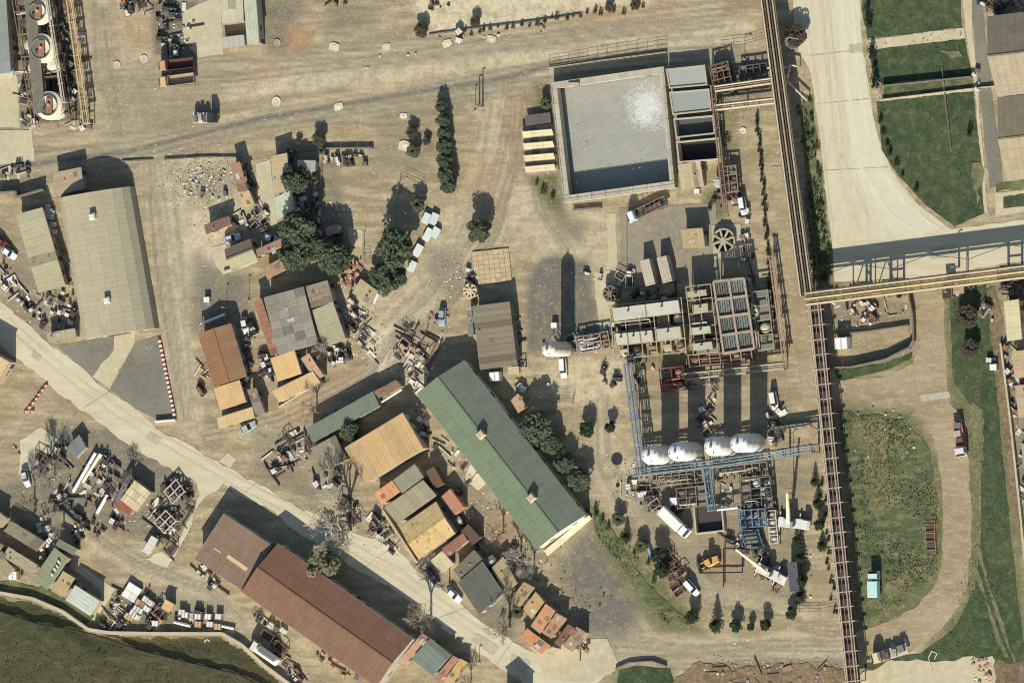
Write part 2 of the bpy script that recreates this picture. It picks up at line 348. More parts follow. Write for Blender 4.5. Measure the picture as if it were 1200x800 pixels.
    for p, s, a in [([(338, 32), (362, 32), (364, 56), (338, 58)], 9, 1.0), ([(300, 72), (320, 72), (325, 90), (300, 92)], 10, .4), ([(135, 10), (182, 10), (182, 62), (140, 60)], 14, .35), ([(660, 10), (700, 10), (790, 10), (790, 25), (680, 30)], 12, .35), ([(600, 110), (660, 100), (655, 200), (600, 200)], 16, .3),
                    ([(830, 650), (870, 640), (880, 690), (840, 690)], 12, .3), ([(745, 415), (800, 415), (800, 460), (745, 460)], 10, .3), ([(560, 600), (600, 600), (605, 640), (575, 650)], 10, .5), ([(530, 230), (560, 180), (590, 180), (590, 260)], 12, .3), ([(1120, 480), (1140, 480), (1140, 560), (1120, 560)], 6, .4), ([(190, 490), (215, 500), (225, 545), (200, 520)], 8, .3), ([(280, 460), (420, 420), (440, 440), (340, 500)], 12, .25), ([(1000, 735), (1060, 720), (1050, 760), (1000, 760)], 8, .3)]: area(3, p, s, a)
    Z = hill_z(X, Y); Z += np.where(np.abs(X) < 140, 0.03 * np.sin(X * 1.3) * np.sin(Y * 1.1), 0)
    nx, ny = len(xs), len(ys); idx = np.arange(nx * ny).reshape(ny, nx)
    q = np.stack([idx[:-1, :-1], idx[:-1, 1:], idx[1:, 1:], idx[1:, :-1]], -1).reshape(-1, 4)
    cx = (X[:-1, :-1] + X[1:, 1:]).ravel() / 2; cy = (Y[:-1, :-1] + Y[1:, 1:]).ravel() / 2
    q = q[~inpoly(cx, cy, [(p.x, p.y) for p in BASIN])]
    me = bpy.data.meshes.new('ground'); me.vertices.add(nx * ny); me.vertices.foreach_set('co', np.stack([X, Y, Z], -1).astype(np.float32).ravel())
    me.loops.add(q.size); me.loops.foreach_set('vertex_index', q.ravel().astype(np.int32)); me.polygons.add(len(q))
    me.polygons.foreach_set('loop_start', np.arange(0, q.size, 4, dtype=np.int32)); me.polygons.foreach_set('loop_total', np.full(len(q), 4, np.int32)); me.update(); me.validate()
    at = me.attributes.new('soil', 'FLOAT_COLOR', 'POINT'); at.data.foreach_set('color', w.astype(np.float32).ravel())
    m, t, b = nt('ground_soil'); geo = N(t, 'ShaderNodeNewGeometry'); pos = geo.outputs['Position']
    a = N(t, 'ShaderNodeAttribute', attribute_name='soil'); sp = N(t, 'ShaderNodeSeparateColor'); L(t, a.outputs['Color'], sp.inputs[0])
    mp = N(t, 'ShaderNodeMapping', ins={'Rotation': (0, 0, R(-8)), 'Scale': (0.22, 1.3, 1)}); L(t, pos, mp.inputs[0])
    big = noise(t, pos, 0.045, 7, 0.66); mid = noise(t, pos, 0.33, 6, 0.7); fine = noise(t, pos, 2.4, 5, 0.75); tr = noise(t, mp.outputs[0], 0.35, 5, 0.65); gr = noise(t, pos, 7.0, 2, 0.8)
    c = mixc(t, ramp(t, big, [(0.35, g(0)), (0.65, g(1))]), C3((162, 147, 115)), C3((178, 163, 129)))
    c = mixc(t, ramp(t, tr, [(0.42, g(0.7)), (0.56, g(0))]), c, C3((132, 117, 90)))
    c = mixc(t, ramp(t, tr, [(0.53, g(0)), (0.68, g(0.65))]), c, C3((190, 174, 138)))
    jit = math_(t, 'MULTIPLY_ADD', math_(t, 'ADD', math_(t, 'MULTIPLY', mid, 0.6), math_(t, 'MULTIPLY', fine, 0.4)), 1.5, -0.75)
    def wt(o, k=1.0):
        v = math_(t, 'ADD', o, math_(t, 'MULTIPLY', jit, math_(t, 'MULTIPLY', o, math_(t, 'SUBTRACT', 1.25, o))))
        return math_(t, 'MINIMUM', math_(t, 'MAXIMUM', v, 0.0), 1.0)
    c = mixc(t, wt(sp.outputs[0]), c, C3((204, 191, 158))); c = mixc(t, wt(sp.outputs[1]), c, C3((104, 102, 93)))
    c = mixc(t, wt(a.outputs['Alpha']), c, C3((168, 132, 100)))
    gc = mixc(t, mid, C3((70, 80, 50)), C3((112, 112, 74))); c = mixc(t, wt(sp.outputs[2]), c, gc)
    c = mixc(t, ramp(t, mid, [(0.40, g(0.5)), (0.52, g(0))]), c, C3((144, 129, 100)))
    c = mixc(t, ramp(t, fine, [(0.34, g(0.4)), (0.45, g(0))]), c, C3((120, 104, 80)))
    c = mixc(t, ramp(t, gr, [(0.60, g(0)), (0.72, g(0.5))]), c, C3((205, 192, 160)))
    sk = noise(t, pos, 1.15, 4, 0.75); c = mixc(t, ramp(t, sk, [(0.36, g(0.5)), (0.48, g(0))]), c, C3((146, 131, 103))); c = mixc(t, ramp(t, sk, [(0.55, g(0)), (0.70, g(0.55))]), c, C3((200, 188, 156)))
    L(t, c, b.inputs['Base Color']); b.inputs['Roughness'].default_value = 0.95; b.inputs['Specular IOR Level'].default_value = 0.08
    bump(t, b, math_(t, 'ADD', fine, math_(t, 'MULTIPLY', mid, 2.0)), 0.35, 0.25)
    me.materials.append(m); o = bpy.data.objects.new('ground', me); col.objects.link(o); o['kind'] = 'structure'
    return o
GROUND = make_ground()

# ---- roads, pavements, pads (stacked sheets, 2 cm apart)
sheet('road', [(-60, 325), (0, 352), (50, 395), (105, 440), (130, 458), (195, 508), (270, 548), (345, 592), (400, 620), (450, 634), (478, 656), (505, 680), (545, 712), (570, 732), (600, 752), (640, 768), (705, 757), (727, 782), (700, 800), (690, 840), (640, 840), (612, 797), (585, 783), (540, 748), (470, 696), (400, 655), (340, 615), (300, 588), (262, 567), (233, 590), (215, 632), (196, 664), (170, 655), (205, 640), (222, 610), (234, 580), (225, 561), (200, 547), (162, 530), (125, 501), (95, 480), (60, 452), (25, 424), (0, 402), (-60, 350)], 0.04, ROADM, 0.3)
sheet('road', [(928, -20), (1006, -20), (1012, 60), (1020, 115), (1028, 160), (1045, 200), (1075, 240), (1115, 268), (1200, 258), (1250, 255), (1250, 300), (1200, 306), (1068, 326), (978, 330), (975, 285), (966, 200), (956, 120), (948, 80), (936, 60), (930, 30)], 0.04, ROADM, 0.12)
sheet('dirt_track', [(1068, 330), (1106, 330), (1109, 440), (1112, 470), (1130, 495), (1137, 560), (1139, 650), (1132, 690), (1115, 722), (1090, 747), (1062, 765), (1010, 772), (1000, 740), (1040, 728), (1075, 708), (1098, 680), (1106, 650), (1105, 600), (1100, 530), (1085, 490), (1060, 470), (975, 466), (972, 446), (1040, 440), (1070, 425), (1078, 405)], 0.05, TRACK, 0.2)
# concrete slabs of the right-hand road, each picked apart by its joints
WORN = ground_like('worn_grass', (128, 122, 90), (98, 102, 70), (156, 144, 112), 0.15, 0.8, 0.4)
DIRTY = ground_like('oily_concrete', (112, 98, 82), (82, 72, 64), (170, 152, 122), 0.15, 0.6, 0.2)
slabs = root('concrete_apron', W(985, 150, 0)); slabs['kind'] = 'structure'
def slab_piece(pp, m, name='slab', z=0.06, par=slabs, h=0.05):
    w_ = [W(*p) for p in pp]; c = sum(w_, Vector()) / len(w_); mb = MB(); k = 0.994
    mb.prism([((q.x - c.x) * k, (q.y - c.y) * k) for q in w_], z - h, z); o = mb.build(name, m, par); o.location = Vector((c.x, c.y, 0)) - par.location; return o
S1 = mat((202, 195, 165), 'concrete', dirt=0.25, var=0.02); S2 = mat((200, 192, 161), 'concrete', dirt=0.3, var=0.02); S3 = mat((199, 193, 164), 'concrete', dirt=0.25, var=0.02)
lft = [(929, -20), (948, 64), (957, 122), (965, 200), (972, 260), (975, 283)]; mid_ = [(975, -20), (984, 60), (990, 118), (1000, 196), (1022, 245), (1050, 279)]; rgt = [(1005, -20), (1010, 57), (1018, 115), (1038, 196), (1072, 240), (1098, 270)]
for k in range(5):
    slab_piece([lft[k], mid_[k], mid_[k + 1], lft[k + 1]], SLABM); slab_piece([mid_[k], rgt[k], rgt[k + 1], mid_[k + 1]], S1)
for nm, pp, m in [('concrete_pad', [(-30, 152), (37, 152), (40, 188), (-30, 196)], PADM), ('concrete_pad', [(214, 14), (258, -6), (262, 64), (232, 68), (216, 50)], PADM), ('plant_floor', [(14, -20), (78, -20), (98, 140), (38, 144)], DIRTY), ('concrete_pad', [(0, 72), (20, 90), (24, 150), (-30, 150), (-30, 90)], PADM),
                  ('concrete_pad', [(300, 192), (317, 186), (326, 264), (314, 268), (300, 240)], PADM), ('concrete_pad', [(247, 290), (264, 286), (272, 317), (300, 304), (302, 308), (262, 322), (254, 312)], PADM), ('concrete_pad', [(407, 266), (429, 272), (425, 291), (412, 288), (408, 276)], PADM),
                  ('pavement', [(135, 391), (157, 388), (158, 401), (128, 456), (108, 441), (134, 410)], PADM), ('asphalt_yard', [(158, 402), (186, 392), (196, 440), (206, 486), (184, 492), (160, 478), (129, 457)], ASPH), ('asphalt_yard', [(66, 404), (133, 394), (133, 410), (108, 440), (90, 424)], ASPH),
                  ('asphalt_yard', [(725, 244), (838, 238), (850, 330), (727, 335), (727, 270)], DUSTY), ('concrete_pad', [(696, 318), (722, 318), (719, 372), (704, 400), (700, 360)], PADM), ('concrete_pad', [(711, 250), (722, 250), (724, 316), (712, 316)], PADM),
                  ('concrete_pad', [(24, 516), (48, 500), (68, 514), (50, 546), (22, 556)], ROADM), ('concrete_pad', [(556, 532), (575, 560), (560, 575), (545, 560)], ROADM), ('pavement', [(1128, -10), (1137, -10), (1146, 110), (1158, 250), (1150, 250), (1143, 112), (1132, 40)], PADM),
                  ('pavement', [(1015, 47), (1130, 33), (1132, 45), (1017, 59)], PADM), ('pavement', [(1030, 116), (1140, 104), (1140, 107), (1030, 119)], PADM), ('pavement', [(1166, 226), (1200, 222), (1220, 220), (1220, 245), (1166, 254)], PADM), ('gravel_strip', [(1136, -10), (1150, -10), (1158, 70), (1176, 215), (1160, 222), (1148, 112)], ASPH),
                  ('concrete_pad', [(970, 385), (1065, 378), (1068, 398), (1040, 410), (1000, 417), (972, 418)], TRACK), ('service_road', [(904, 195), (926, 195), (943, 345), (958, 460), (965, 500), (950, 520), (935, 430), (922, 380), (912, 300)], TRACK), ('concrete_pad', [(93, 660), (135, 690), (112, 726), (100, 720), (118, 702), (118, 690), (86, 668)], PADM),
                  ('concrete_pad', [(620, 756), (712, 748), (727, 780), (690, 800), (640, 795)], PADM), ('concrete_pad', [(256, 540), (268, 529), (278, 538), (270, 548)], PADM)]:
    sheet(nm, pp, 0.07 if m is PADM else 0.056 if m in (ASPH, DUSTY) else 0.063, m, 0.12)
# ---- grass
for nm, pp, m in [('grass_field', [(1013, -20), (1125, -20), (1127, 32), (1016, 46), (1010, 10)], GRASS), ('grass_field', [(1019, 59), (1131, 46), (1139, 88), (1034, 98), (1024, 90)], GRASS), ('grass_strip', [(1036, 100), (1139, 90), (1140, 103), (1034, 115)], WEEDY),
                  ('grass_field', [(1027, 120), (1141, 107), (1149, 180), (1154, 250), (1118, 266), (1085, 240), (1052, 205), (1034, 175)], GRASS), ('grass_verge', [(938, 105), (952, 118), (960, 195), (972, 270), (976, 322), (955, 332), (944, 240)], WEEDY),
                  ('grass_field', [(982, 480), (1010, 486), (1060, 492), (1086, 520), (1099, 580), (1101, 650), (1092, 680), (1066, 705), (1035, 718), (1012, 726), (1004, 640), (990, 540)], WEEDY),
                  ('grass_field', [(1112, 345), (1156, 334), (1162, 400), (1178, 560), (1190, 680), (1202, 770), (1190, 830), (1060, 830), (1012, 778), (1080, 765), (1118, 738), (1143, 690), (1150, 620), (1150, 540), (1142, 480), (1118, 450)], GRASS),
                  ('grass_bank', [(690, 594), (700, 592), (726, 632), (756, 680), (785, 708), (815, 730), (782, 730), (752, 696), (722, 652), (700, 626)], WEEDY), ('grass_patch', [(726, 785), (745, 780), (785, 784), (800, 830), (715, 830)], GRASS),
                  ('grass_patch', [(978, 435), (1040, 425), (1070, 412), (1068, 420), (1040, 434), (985, 446)], GRASS), ('grass_patch', [(1166, 214), (1200, 208), (1220, 207), (1220, 219), (1168, 226)], WEEDY), ('grass_patch', [(1176, 230), (1220, 224), (1220, 240), (1176, 244)], GRASS),
                  ('grass_patch', [(0, 680), (60, 690), (110, 720), (100, 730), (60, 706), (0, 696)], WEEDY)]:
    sheet(nm, pp, 0.09, m, 0.1 if m is GRASS else 0.3)
sheet('dirt_track', ribbon([(1138, 655), (1155, 700), (1168, 740), (1180, 770)], 4), 0.12, WORN, 0.25); sheet('dirt_track', ribbon([(1145, 640), (1163, 700), (1178, 745), (1190, 775)], 4), 0.12, WORN, 0.25)
sheet('dirt_patch', [(1108, 800), (1160, 780), (1200, 775), (1215, 830), (1100, 830)], 0.12, BROWNM, 0.6); sheet('dirt_strip', [(1156, 335), (1166, 335), (1180, 430), (1192, 560), (1200, 620), (1192, 625), (1178, 540), (1166, 420)], 0.12, BROWNM, 0.5)
sheet('rubble_ground', [(820, 775), (900, 782), (1000, 780), (1010, 840), (800, 840), (790, 800)], 0.10, BROWNM, 0.7)
# hillside: its own relief sheet following the slope
def hillside():
    xs = np.arange(-175, -20, 0.9); ys = np.arange(-112, -52, 0.9); X, Y = np.meshgrid(xs, ys); px, py = w2p(X, Y); keep = (py - hill_line_y(px) > 1)
    Z = hill_z(X, Y) - 0.1 + 0.5 * np.clip((py - hill_line_y(px)) * 0.2 / 3, 0, 1) + rng.normal(0, 0.03, X.shape) + 0.07 * np.sin(X * 0.9 + 1.3 * np.sin(Y * 0.7)); idx = -np.ones(X.shape, int); vs = []; 
    for i, j in zip(*np.nonzero(keep)): idx[i, j] = len(vs); vs.append((X[i, j], Y[i, j], Z[i, j]))
    fs = [(idx[i, j], idx[i, j + 1], idx[i + 1, j + 1], idx[i + 1, j]) for i in range(X.shape[0] - 1) for j in range(X.shape[1] - 1) if min(idx[i, j], idx[i, j + 1], idx[i + 1, j + 1], idx[i + 1, j]) >= 0]
    mb = MB(); mb.v = vs; mb.f = fs; return mb.build('hillside', HILLM, kind='structure', smooth=True)
hillside()
def tufts(name, poly, n, s, cols, z=0.1, on_hill=False):
    P_ = [tuple(W(*p)[:2]) for p in poly]; x0, x1 = min(p[0] for p in P_), max(p[0] for p in P_); y0, y1 = min(p[1] for p in P_), max(p[1] for p in P_)
    X = rng.uniform(x0, x1, n * 3); Y = rng.uniform(y0, y1, n * 3); m = inpoly(X, Y, P_); X, Y = X[m][:n], Y[m][:n]; 
    dens = np.sin(X * 0.35 + 2 * np.sin(Y * 0.13)) + np.sin(Y * 0.41 + X * 0.1) + rng.normal(0, 0.9, len(X)); m = dens > -0.4; X, Y = X[m], Y[m]
    Z = hill_z(X, Y) + z if on_hill else np.full(len(X), z); mb = MB()
    for x, y, zz in zip(X, Y, Z):
        a = random.uniform(0, 6.28); q = random.uniform(0.5, 1.2) * s
        for k in range(2):
            dx, dy = math.cos(a + k * 1.6) * q, math.sin(a + k * 1.6) * q
            mb.add([(x - dx * .6, y - dy * .6, zz - 0.03), (x + dx * .3, y + dy * .3, zz - 0.03), (x + dx - dy * .5, y + dy + dx * .5, zz + q * 0.9), (x - dx * .2 - dy * .5, y - dy * .2 + dx * .5, zz + q)], [(0, 1, 2, 3)])
    return mb.build(name, cols, kind='stuff')
FG = foliage((104, 112, 74), 'grass_blades'); FS = foliage((158, 146, 104), 'straw')
tufts('weeds', [(985, 484), (1060, 494), (1098, 580), (1100, 660), (1040, 715), (1012, 722), (1000, 620)], 1700, 0.2, FG); tufts('dry_stalks', [(1000, 486), (1060, 494), (1098, 580), (1100, 670), (1050, 710), (1040, 600), (1010, 560)], 1800, 0.22, FS)
tufts('weeds', [(1115, 350), (1156, 340), (1190, 680), (1200, 790), (1100, 760), (1150, 600)], 900, 0.16, FG); tufts('weeds', [(0, 710), (60, 722), (130, 755), (260, 755), (330, 830), (-20, 830)], 1500, 0.17, FG, 0.38, True)
tufts('weeds', [(690, 592), (735, 636), (770, 690), (815, 730), (780, 730), (700, 630)], 400, 0.24, FG); tufts('weeds', [(940, 105), (960, 195), (976, 322), (950, 335)], 700, 0.3, FG); tufts('weeds', [(1016, 0), (1125, 0), (1150, 240), (1115, 262), (1040, 190)], 700, 0.18, FG)
tufts('dry_stalks', [(640, 620), (720, 700), (660, 740), (560, 640)], 200, 0.3, FS)
sheet('chalk_mound', [(1000, 800), (1012, 788), (1050, 776), (1100, 774), (1140, 766), (1162, 768), (1166, 800), (1160, 840), (1000, 840)], 0.14, PADM, 0.5)
for pp in ([(1000, 496), (1020, 488), (1040, 498), (1044, 530), (1036, 570), (1022, 600), (1010, 560), (1014, 530), (1006, 512)], [(1020, 575), (1034, 560), (1040, 590), (1026, 606)], [(1140, 470), (1150, 480), (1154, 540), (1144, 540)], [(1036, 690), (1060, 670), (1072, 680), (1044, 704)], [(1050, 520), (1058, 510), (1066, 530), (1056, 540)], [(1100, 60), (1128, 55), (1129, 68), (1110, 72)], [(1140, 200), (1148, 190), (1152, 236), (1144, 240)]):
    WZ = globals().get('WZ', 0.13) + 0.012; sheet('bare_soil_patch', pp, WZ, WORN, 0.6)
# worn wheel lanes and repairs on the paved roads
LANE = ground_like('wheel_lane', (196, 185, 154), (184, 173, 142), (206, 196, 166), 0.1, 0.5, 0.1); LITE = ground_like('pale_lane', (210, 202, 173), (204, 196, 166), (216, 209, 182), 0.1, 0.5, 0.05); PATCH = ground_like('road_repair', (180, 172, 148), (168, 160, 138), (192, 184, 158), 0.2, 0.8, 0.1)
for off in (-7, 5): sheet('wheel_lane', ribbon([(10, 380 + off), (60, 425 + off), (115, 468 + off), (165, 502 + off), (215, 530 + off), (270, 562 + off), (340, 598 + off), (410, 642 + off), (470, 676 + off), (530, 718 + off), (580, 756 + off)], 3.2), .065, LANE, .15)
for pts, wd, m in [([(985, -10), (990, 60), (997, 130), (1010, 200), (1040, 248), (1080, 276)], 6, LITE), ([(962, -10), (970, 80), (978, 160), (990, 230), (1010, 275)], 5, LANE), ([(998, -10), (1003, 60), (1010, 120), (1026, 190), (1060, 238), (1100, 268)], 4, LITE), ([(945, 20), (958, 100), (966, 180), (975, 260)], 3, LANE), ([(972, 10), (982, 110), (990, 190), (1020, 260)], 2.5, LANE)]: sheet('wheel_lane', ribbon(pts, wd), .082, m, .2)
for pp in ([(176, 505), (190, 514), (184, 522), (170, 512)], [(395, 640), (410, 648), (404, 656), (390, 648)], [(560, 742), (585, 758), (578, 768), (552, 750)], [(600, 765), (622, 775), (616, 790), (596, 780)], [(995, 52), (1010, 51), (1011, 62), (996, 63)], [(40, 410), (50, 418), (45, 424), (36, 417)], [(1090, 290), (1120, 286), (1121, 300), (1092, 304)], [(1078, 462), (1112, 458), (1114, 466), (1080, 470)]): sheet('road_patch', pp, .088, PATCH, .08)
for a_, b_ in (((128, 459), (98, 478)), ((300, 566), (282, 582)), ((455, 644), (424, 668)), ((545, 712), (508, 726)), ((600, 752), (582, 778)), ((949, 66), (1010, 58)), ((957, 122), (1018, 116)), ((965, 200), (1040, 196))): sheet('joint', ribbon([a_, b_], .8), .09, PATCH, .05)
# ------------------------------------------------------------------ buildings
def frame(cs, z):
    A, B, C, D = (W(x, y, z) for x, y in cs)
    u = ((B - A) + (C - D)) / 2; v = ((D - A) + (C - B)) / 2; c = (A + B + C + D) / 4
    rz = math.atan2(u.y, u.x); m = Matrix.Rotation(-rz, 3, 'Z'); U, V = m @ u, m @ v
    if V.y < 0: pass
    return Vector((c.x, c.y, 0)), rz, U, V
def sheets(par, p, du, dv, n, m, mats, th=0.06, name='roof_sheet', gap=0.03, lift=0.006):
    """n x m roof sheets over the parallelogram p, du, dv; alike sheets share one mesh"""
    a, b_ = du / n, dv / m; nn = du.cross(dv).normalized(); nn = nn if nn.z > 0 else -nn
    ka, kb = max(0.5, 1 - gap / a.length), max(0.5, 1 - gap / b_.length); me = {}
    for i in range(n):
        for j in range(m):
            mt = mats[(i * 7 + j * 3 + random.randrange(3)) % len(mats)] if len(mats) > 1 else mats[0]
            if mt.name not in me: me[mt.name] = MB().slab((0, 0, 0), a * ka, b_ * kb, nn * th).mesh(name, mt)
            inst(me[mt.name], name, par, p + a * i + b_ * j + nn * (lift * ((i + j) % 2)))
def opening(par, p, d, up, nrm, w, h, kind):
    """p = centre foot on the wall, d = along wall, nrm = outward"""
    d, nrm = Vector(d).normalized(), Vector(nrm).normalized(); z = Vector((0, 0, 1))
    if kind == 'window':
        f = MB()
        for s in (-1, 1): f.slab(p + d * (s * w / 2 - 0.06) , d * 0.12, nrm * 0.10, z * h)
        f.slab(p - d * w / 2, d * w, nrm * 0.11, z * 0.1); f.slab(p - d * w / 2 + z * (h - .1), d * w, nrm * 0.11, z * 0.1); f.slab(p - d * .04 + z * .1, d * .08, nrm * .08, z * (h - .2))
        o = f.build('window', STEEL, par); MB().slab(p - d * (w / 2 - .06), d * (w - .12), nrm * 0.04, z * h).build('pane', GLASS, o)
    else:
        f = MB(); f.slab(p - d * w / 2, d * w, nrm * 0.06, z * h); o = f.build('door', DARKST, par)
        MB().slab(p + d * (w / 2 - .25) + z * (h * .45), d * .12, nrm * .14, z * .08).build('handle', STEEL, o)
def building(cs, h, rgb, label, cat='shed', name=None, roof='flat', n=5, m=1, rh=0.8, rust=0.1, group=None, rgb2=None, rib=0.9, wall=(176, 160, 130), slope=0.25, over=0.25, doors=True, cols=None, dirt=0.45, vents=()):
    name = name or {'shed': 'shed', 'warehouse': 'warehouse', 'container': 'shipping_container'}.get(cat, cat.replace(' ', '_'))
    c, rz, U, V = frame(cs, h); r = root(name, c, rz, label, cat, group)
    wm = mat(wall, 'plaster', dirt=0.5, rust=0.05); mats = [mat(q, 'roof_metal', rust=rust, rib=rib, axis=0, dirt=dirt, var=.05) for q in ([rgb] + list(cols or []))]
    if h < 3.6 and rib and roof == 'flat' and n * m > 2: mats = mats * 5 + [mat(tuple(int(v * .82) for v in rgb), 'roof_metal', rust=.45, rib=rib, axis=0, dirt=.6, var=.05)]
    mats2 = [mat(rgb2, 'roof_metal', rust=rust, rib=rib, axis=0, dirt=dirt, var=.05)] if rgb2 else mats
    o = -(U + V) / 2; uu, vv = U.normalized(), V.normalized(); ou, ov = uu * over, vv * over
    w0 = o + ou + ov; Uw, Vw = U - ou * 2, V - ov * 2
    flip = U.cross(V).z < 0
    if roof == 'gable':
        H = h - 0.05; q = [w0, w0 + Uw, w0 + Uw + Vw, w0 + Vw]; rr = rh * (1 - 2 * over / V.length)
        vs = [Vector((p.x, p.y, 0)) for p in q] + [Vector((p.x, p.y, H)) for p in q] + [(w0 + Vw / 2) + Vector((0, 0, H + rr)), (w0 + Uw + Vw / 2) + Vector((0, 0, H + rr))]
        fs = [(0, 1, 5, 4), (2, 3, 7, 6), (3, 0, 4, 8, 7), (1, 2, 6, 9, 5), (4, 5, 9, 8), (6, 7, 8, 9), (3, 2, 1, 0)]
        MB().add(vs, [f[::-1] for f in fs] if flip else fs).build('wall', wm, r)
        z = Vector((0, 0, h)); rdg = Vector((0, 0, rh))
        sheets(r, o + z, U, V / 2 + rdg, n, m, mats); sheets(r, o + V + z, U, -V / 2 + rdg, n, m, mats2)
        mb = MB(); p = o + V / 2 + z + rdg + Vector((0, 0, 0.05)); mb.slab(p - vv * .22 - uu * .05 - Vector((0, 0, .06)), U + uu * .1, vv * .22, Vector((0, 0, .09))); mb.slab(p - uu * .05, U + uu * .1, vv * .22, Vector((0, 0, .075))); mb.build('ridge_cap', mats[0], r)
        for sgn, p in ((-1, o), (1, o + V)):
            MB().slab(p + z + Vector((0, 0, -.10)) + vv * (sgn * 0.02 - (.12 if sgn < 0 else 0)), U, vv * .12, Vector((0, 0, .12))).build('gutter', STEEL, r)
    else:
        z = Vector((0, 0, h)); sl_ = Vector((0, 0, slope)); a, b_, c_, d_ = w0, w0 + Uw, w0 + Uw + Vw, w0 + Vw
        vs = [Vector((p.x, p.y, 0)) for p in (a, b_, c_, d_)] + [a + Vector((0, 0, h - .06)), b_ + Vector((0, 0, h - .06)), c_ + Vector((0, 0, h - .06 + slope * .92)), d_ + Vector((0, 0, h - .06 + slope * .92))]
        fs = [(3, 2, 1, 0), (4, 5, 6, 7), (0, 1, 5, 4), (1, 2, 6, 5), (2, 3, 7, 6), (3, 0, 4, 7)]
        MB().add(vs, [f[::-1] for f in fs] if flip else fs).build('wall', wm, r)
        sheets(r, o + z, U, V + sl_, n, m, mats)
        MB().slab(o + z + Vector((0, 0, -.14)) - vv * .10, U, vv * .10, Vector((0, 0, .16))).build('gutter', STEEL, r)
        for q_ in (0, 1): MB().slab(o + z + U * q_ + Vector((0, 0, -.08)) + uu * (-.08 if q_ == 0 else 0.0), uu * .08, V + sl_, Vector((0, 0, .16))).build('fascia', STEEL, r)
    if doors and h > 1.8:
        best = []; m3 = Matrix.Rotation(rz, 3, 'Z')
        for p, d, s in ((w0, Uw, -1), (w0 + Vw, Uw, 1), (w0, Vw, 0), (w0 + Uw, Vw, 2)):
            nr = -vv if s == -1 else vv if s == 1 else -uu if s == 0 else uu
            nr = Vector((d.normalized().y, -d.normalized().x, 0)) * (1 if Vector((d.normalized().y, -d.normalized().x, 0)).dot(nr) > 0 else -1)
            best.append(((m3 @ nr).x, p, d, nr))
        best.sort(key=lambda t_: -t_[0])
        for _, p, d, nr in best[:2]:
            ln = d.length; k = int(min(7, ln // 5)); 
            for i in range(k):
                opening(r, p + d * ((i + 0.5) / k) + Vector((0, 0, min(1.2, h * .45))), d, 1, nr, 1.3, min(0.9, h * 0.33), 'window')
            if ln > 4: opening(r, p + d * ((0.5 + max(k, 1) // 2) / max(k, 1) + (0.45 / max(k, 1) if k > 1 else -0.3)) + Vector((0, 0, 0.02)), d, 1, nr, 1.1, min(2.0, h * .78), 'door')
    if roof == 'flat' and h < 3.6 and rust > 0 and doors:
        for k in range(random.choice((1, 2, 2, 3))):
            a, b_ = random.uniform(.1, .75), random.uniform(.1, .7); p = o + U * a + V * b_ + Vector((0, 0, h + slope * b_ + .08)); q = random.random()
            if q < .6: MB().slab(p, uu * random.uniform(.7, 1.6), vv * random.uniform(.8, 1.8) + Vector((0, 0, slope * .1)), Vector((0, 0, .05))).build('patch_sheet', mat(random.choice([(150, 112, 88), (190, 182, 160), (120, 112, 98), (170, 150, 118)]), 'roof_metal', rust=.3, rib=.3), r)
            else: MB().tbox(p, (.5, .35, .25), (.8, .8)).build('weight_stone', mat((150, 140, 118), 'rubble', dirt=.5), r)
    for f in vents:
        p = o + U * f[0] + V * f[1] + Vector((0, 0, h + (rh * (1 - abs(f[1] - .5) * 2) if roof == 'gable' else slope * f[1])))
        v = MB().tbox((p.x, p.y, p.z - .2), (1.7, 1.7, 1.0), (1, 1)).build('roof_vent', mat((205, 180, 150), 'vent_metal', dirt=0.2), r)
        MB().tbox((p.x, p.y, p.z + .8), (2.0, 2.0, .35), (.7, .7)).build('cowl', mat((196, 172, 138), 'vent_metal', dirt=0.2), v)
    return r
B = building
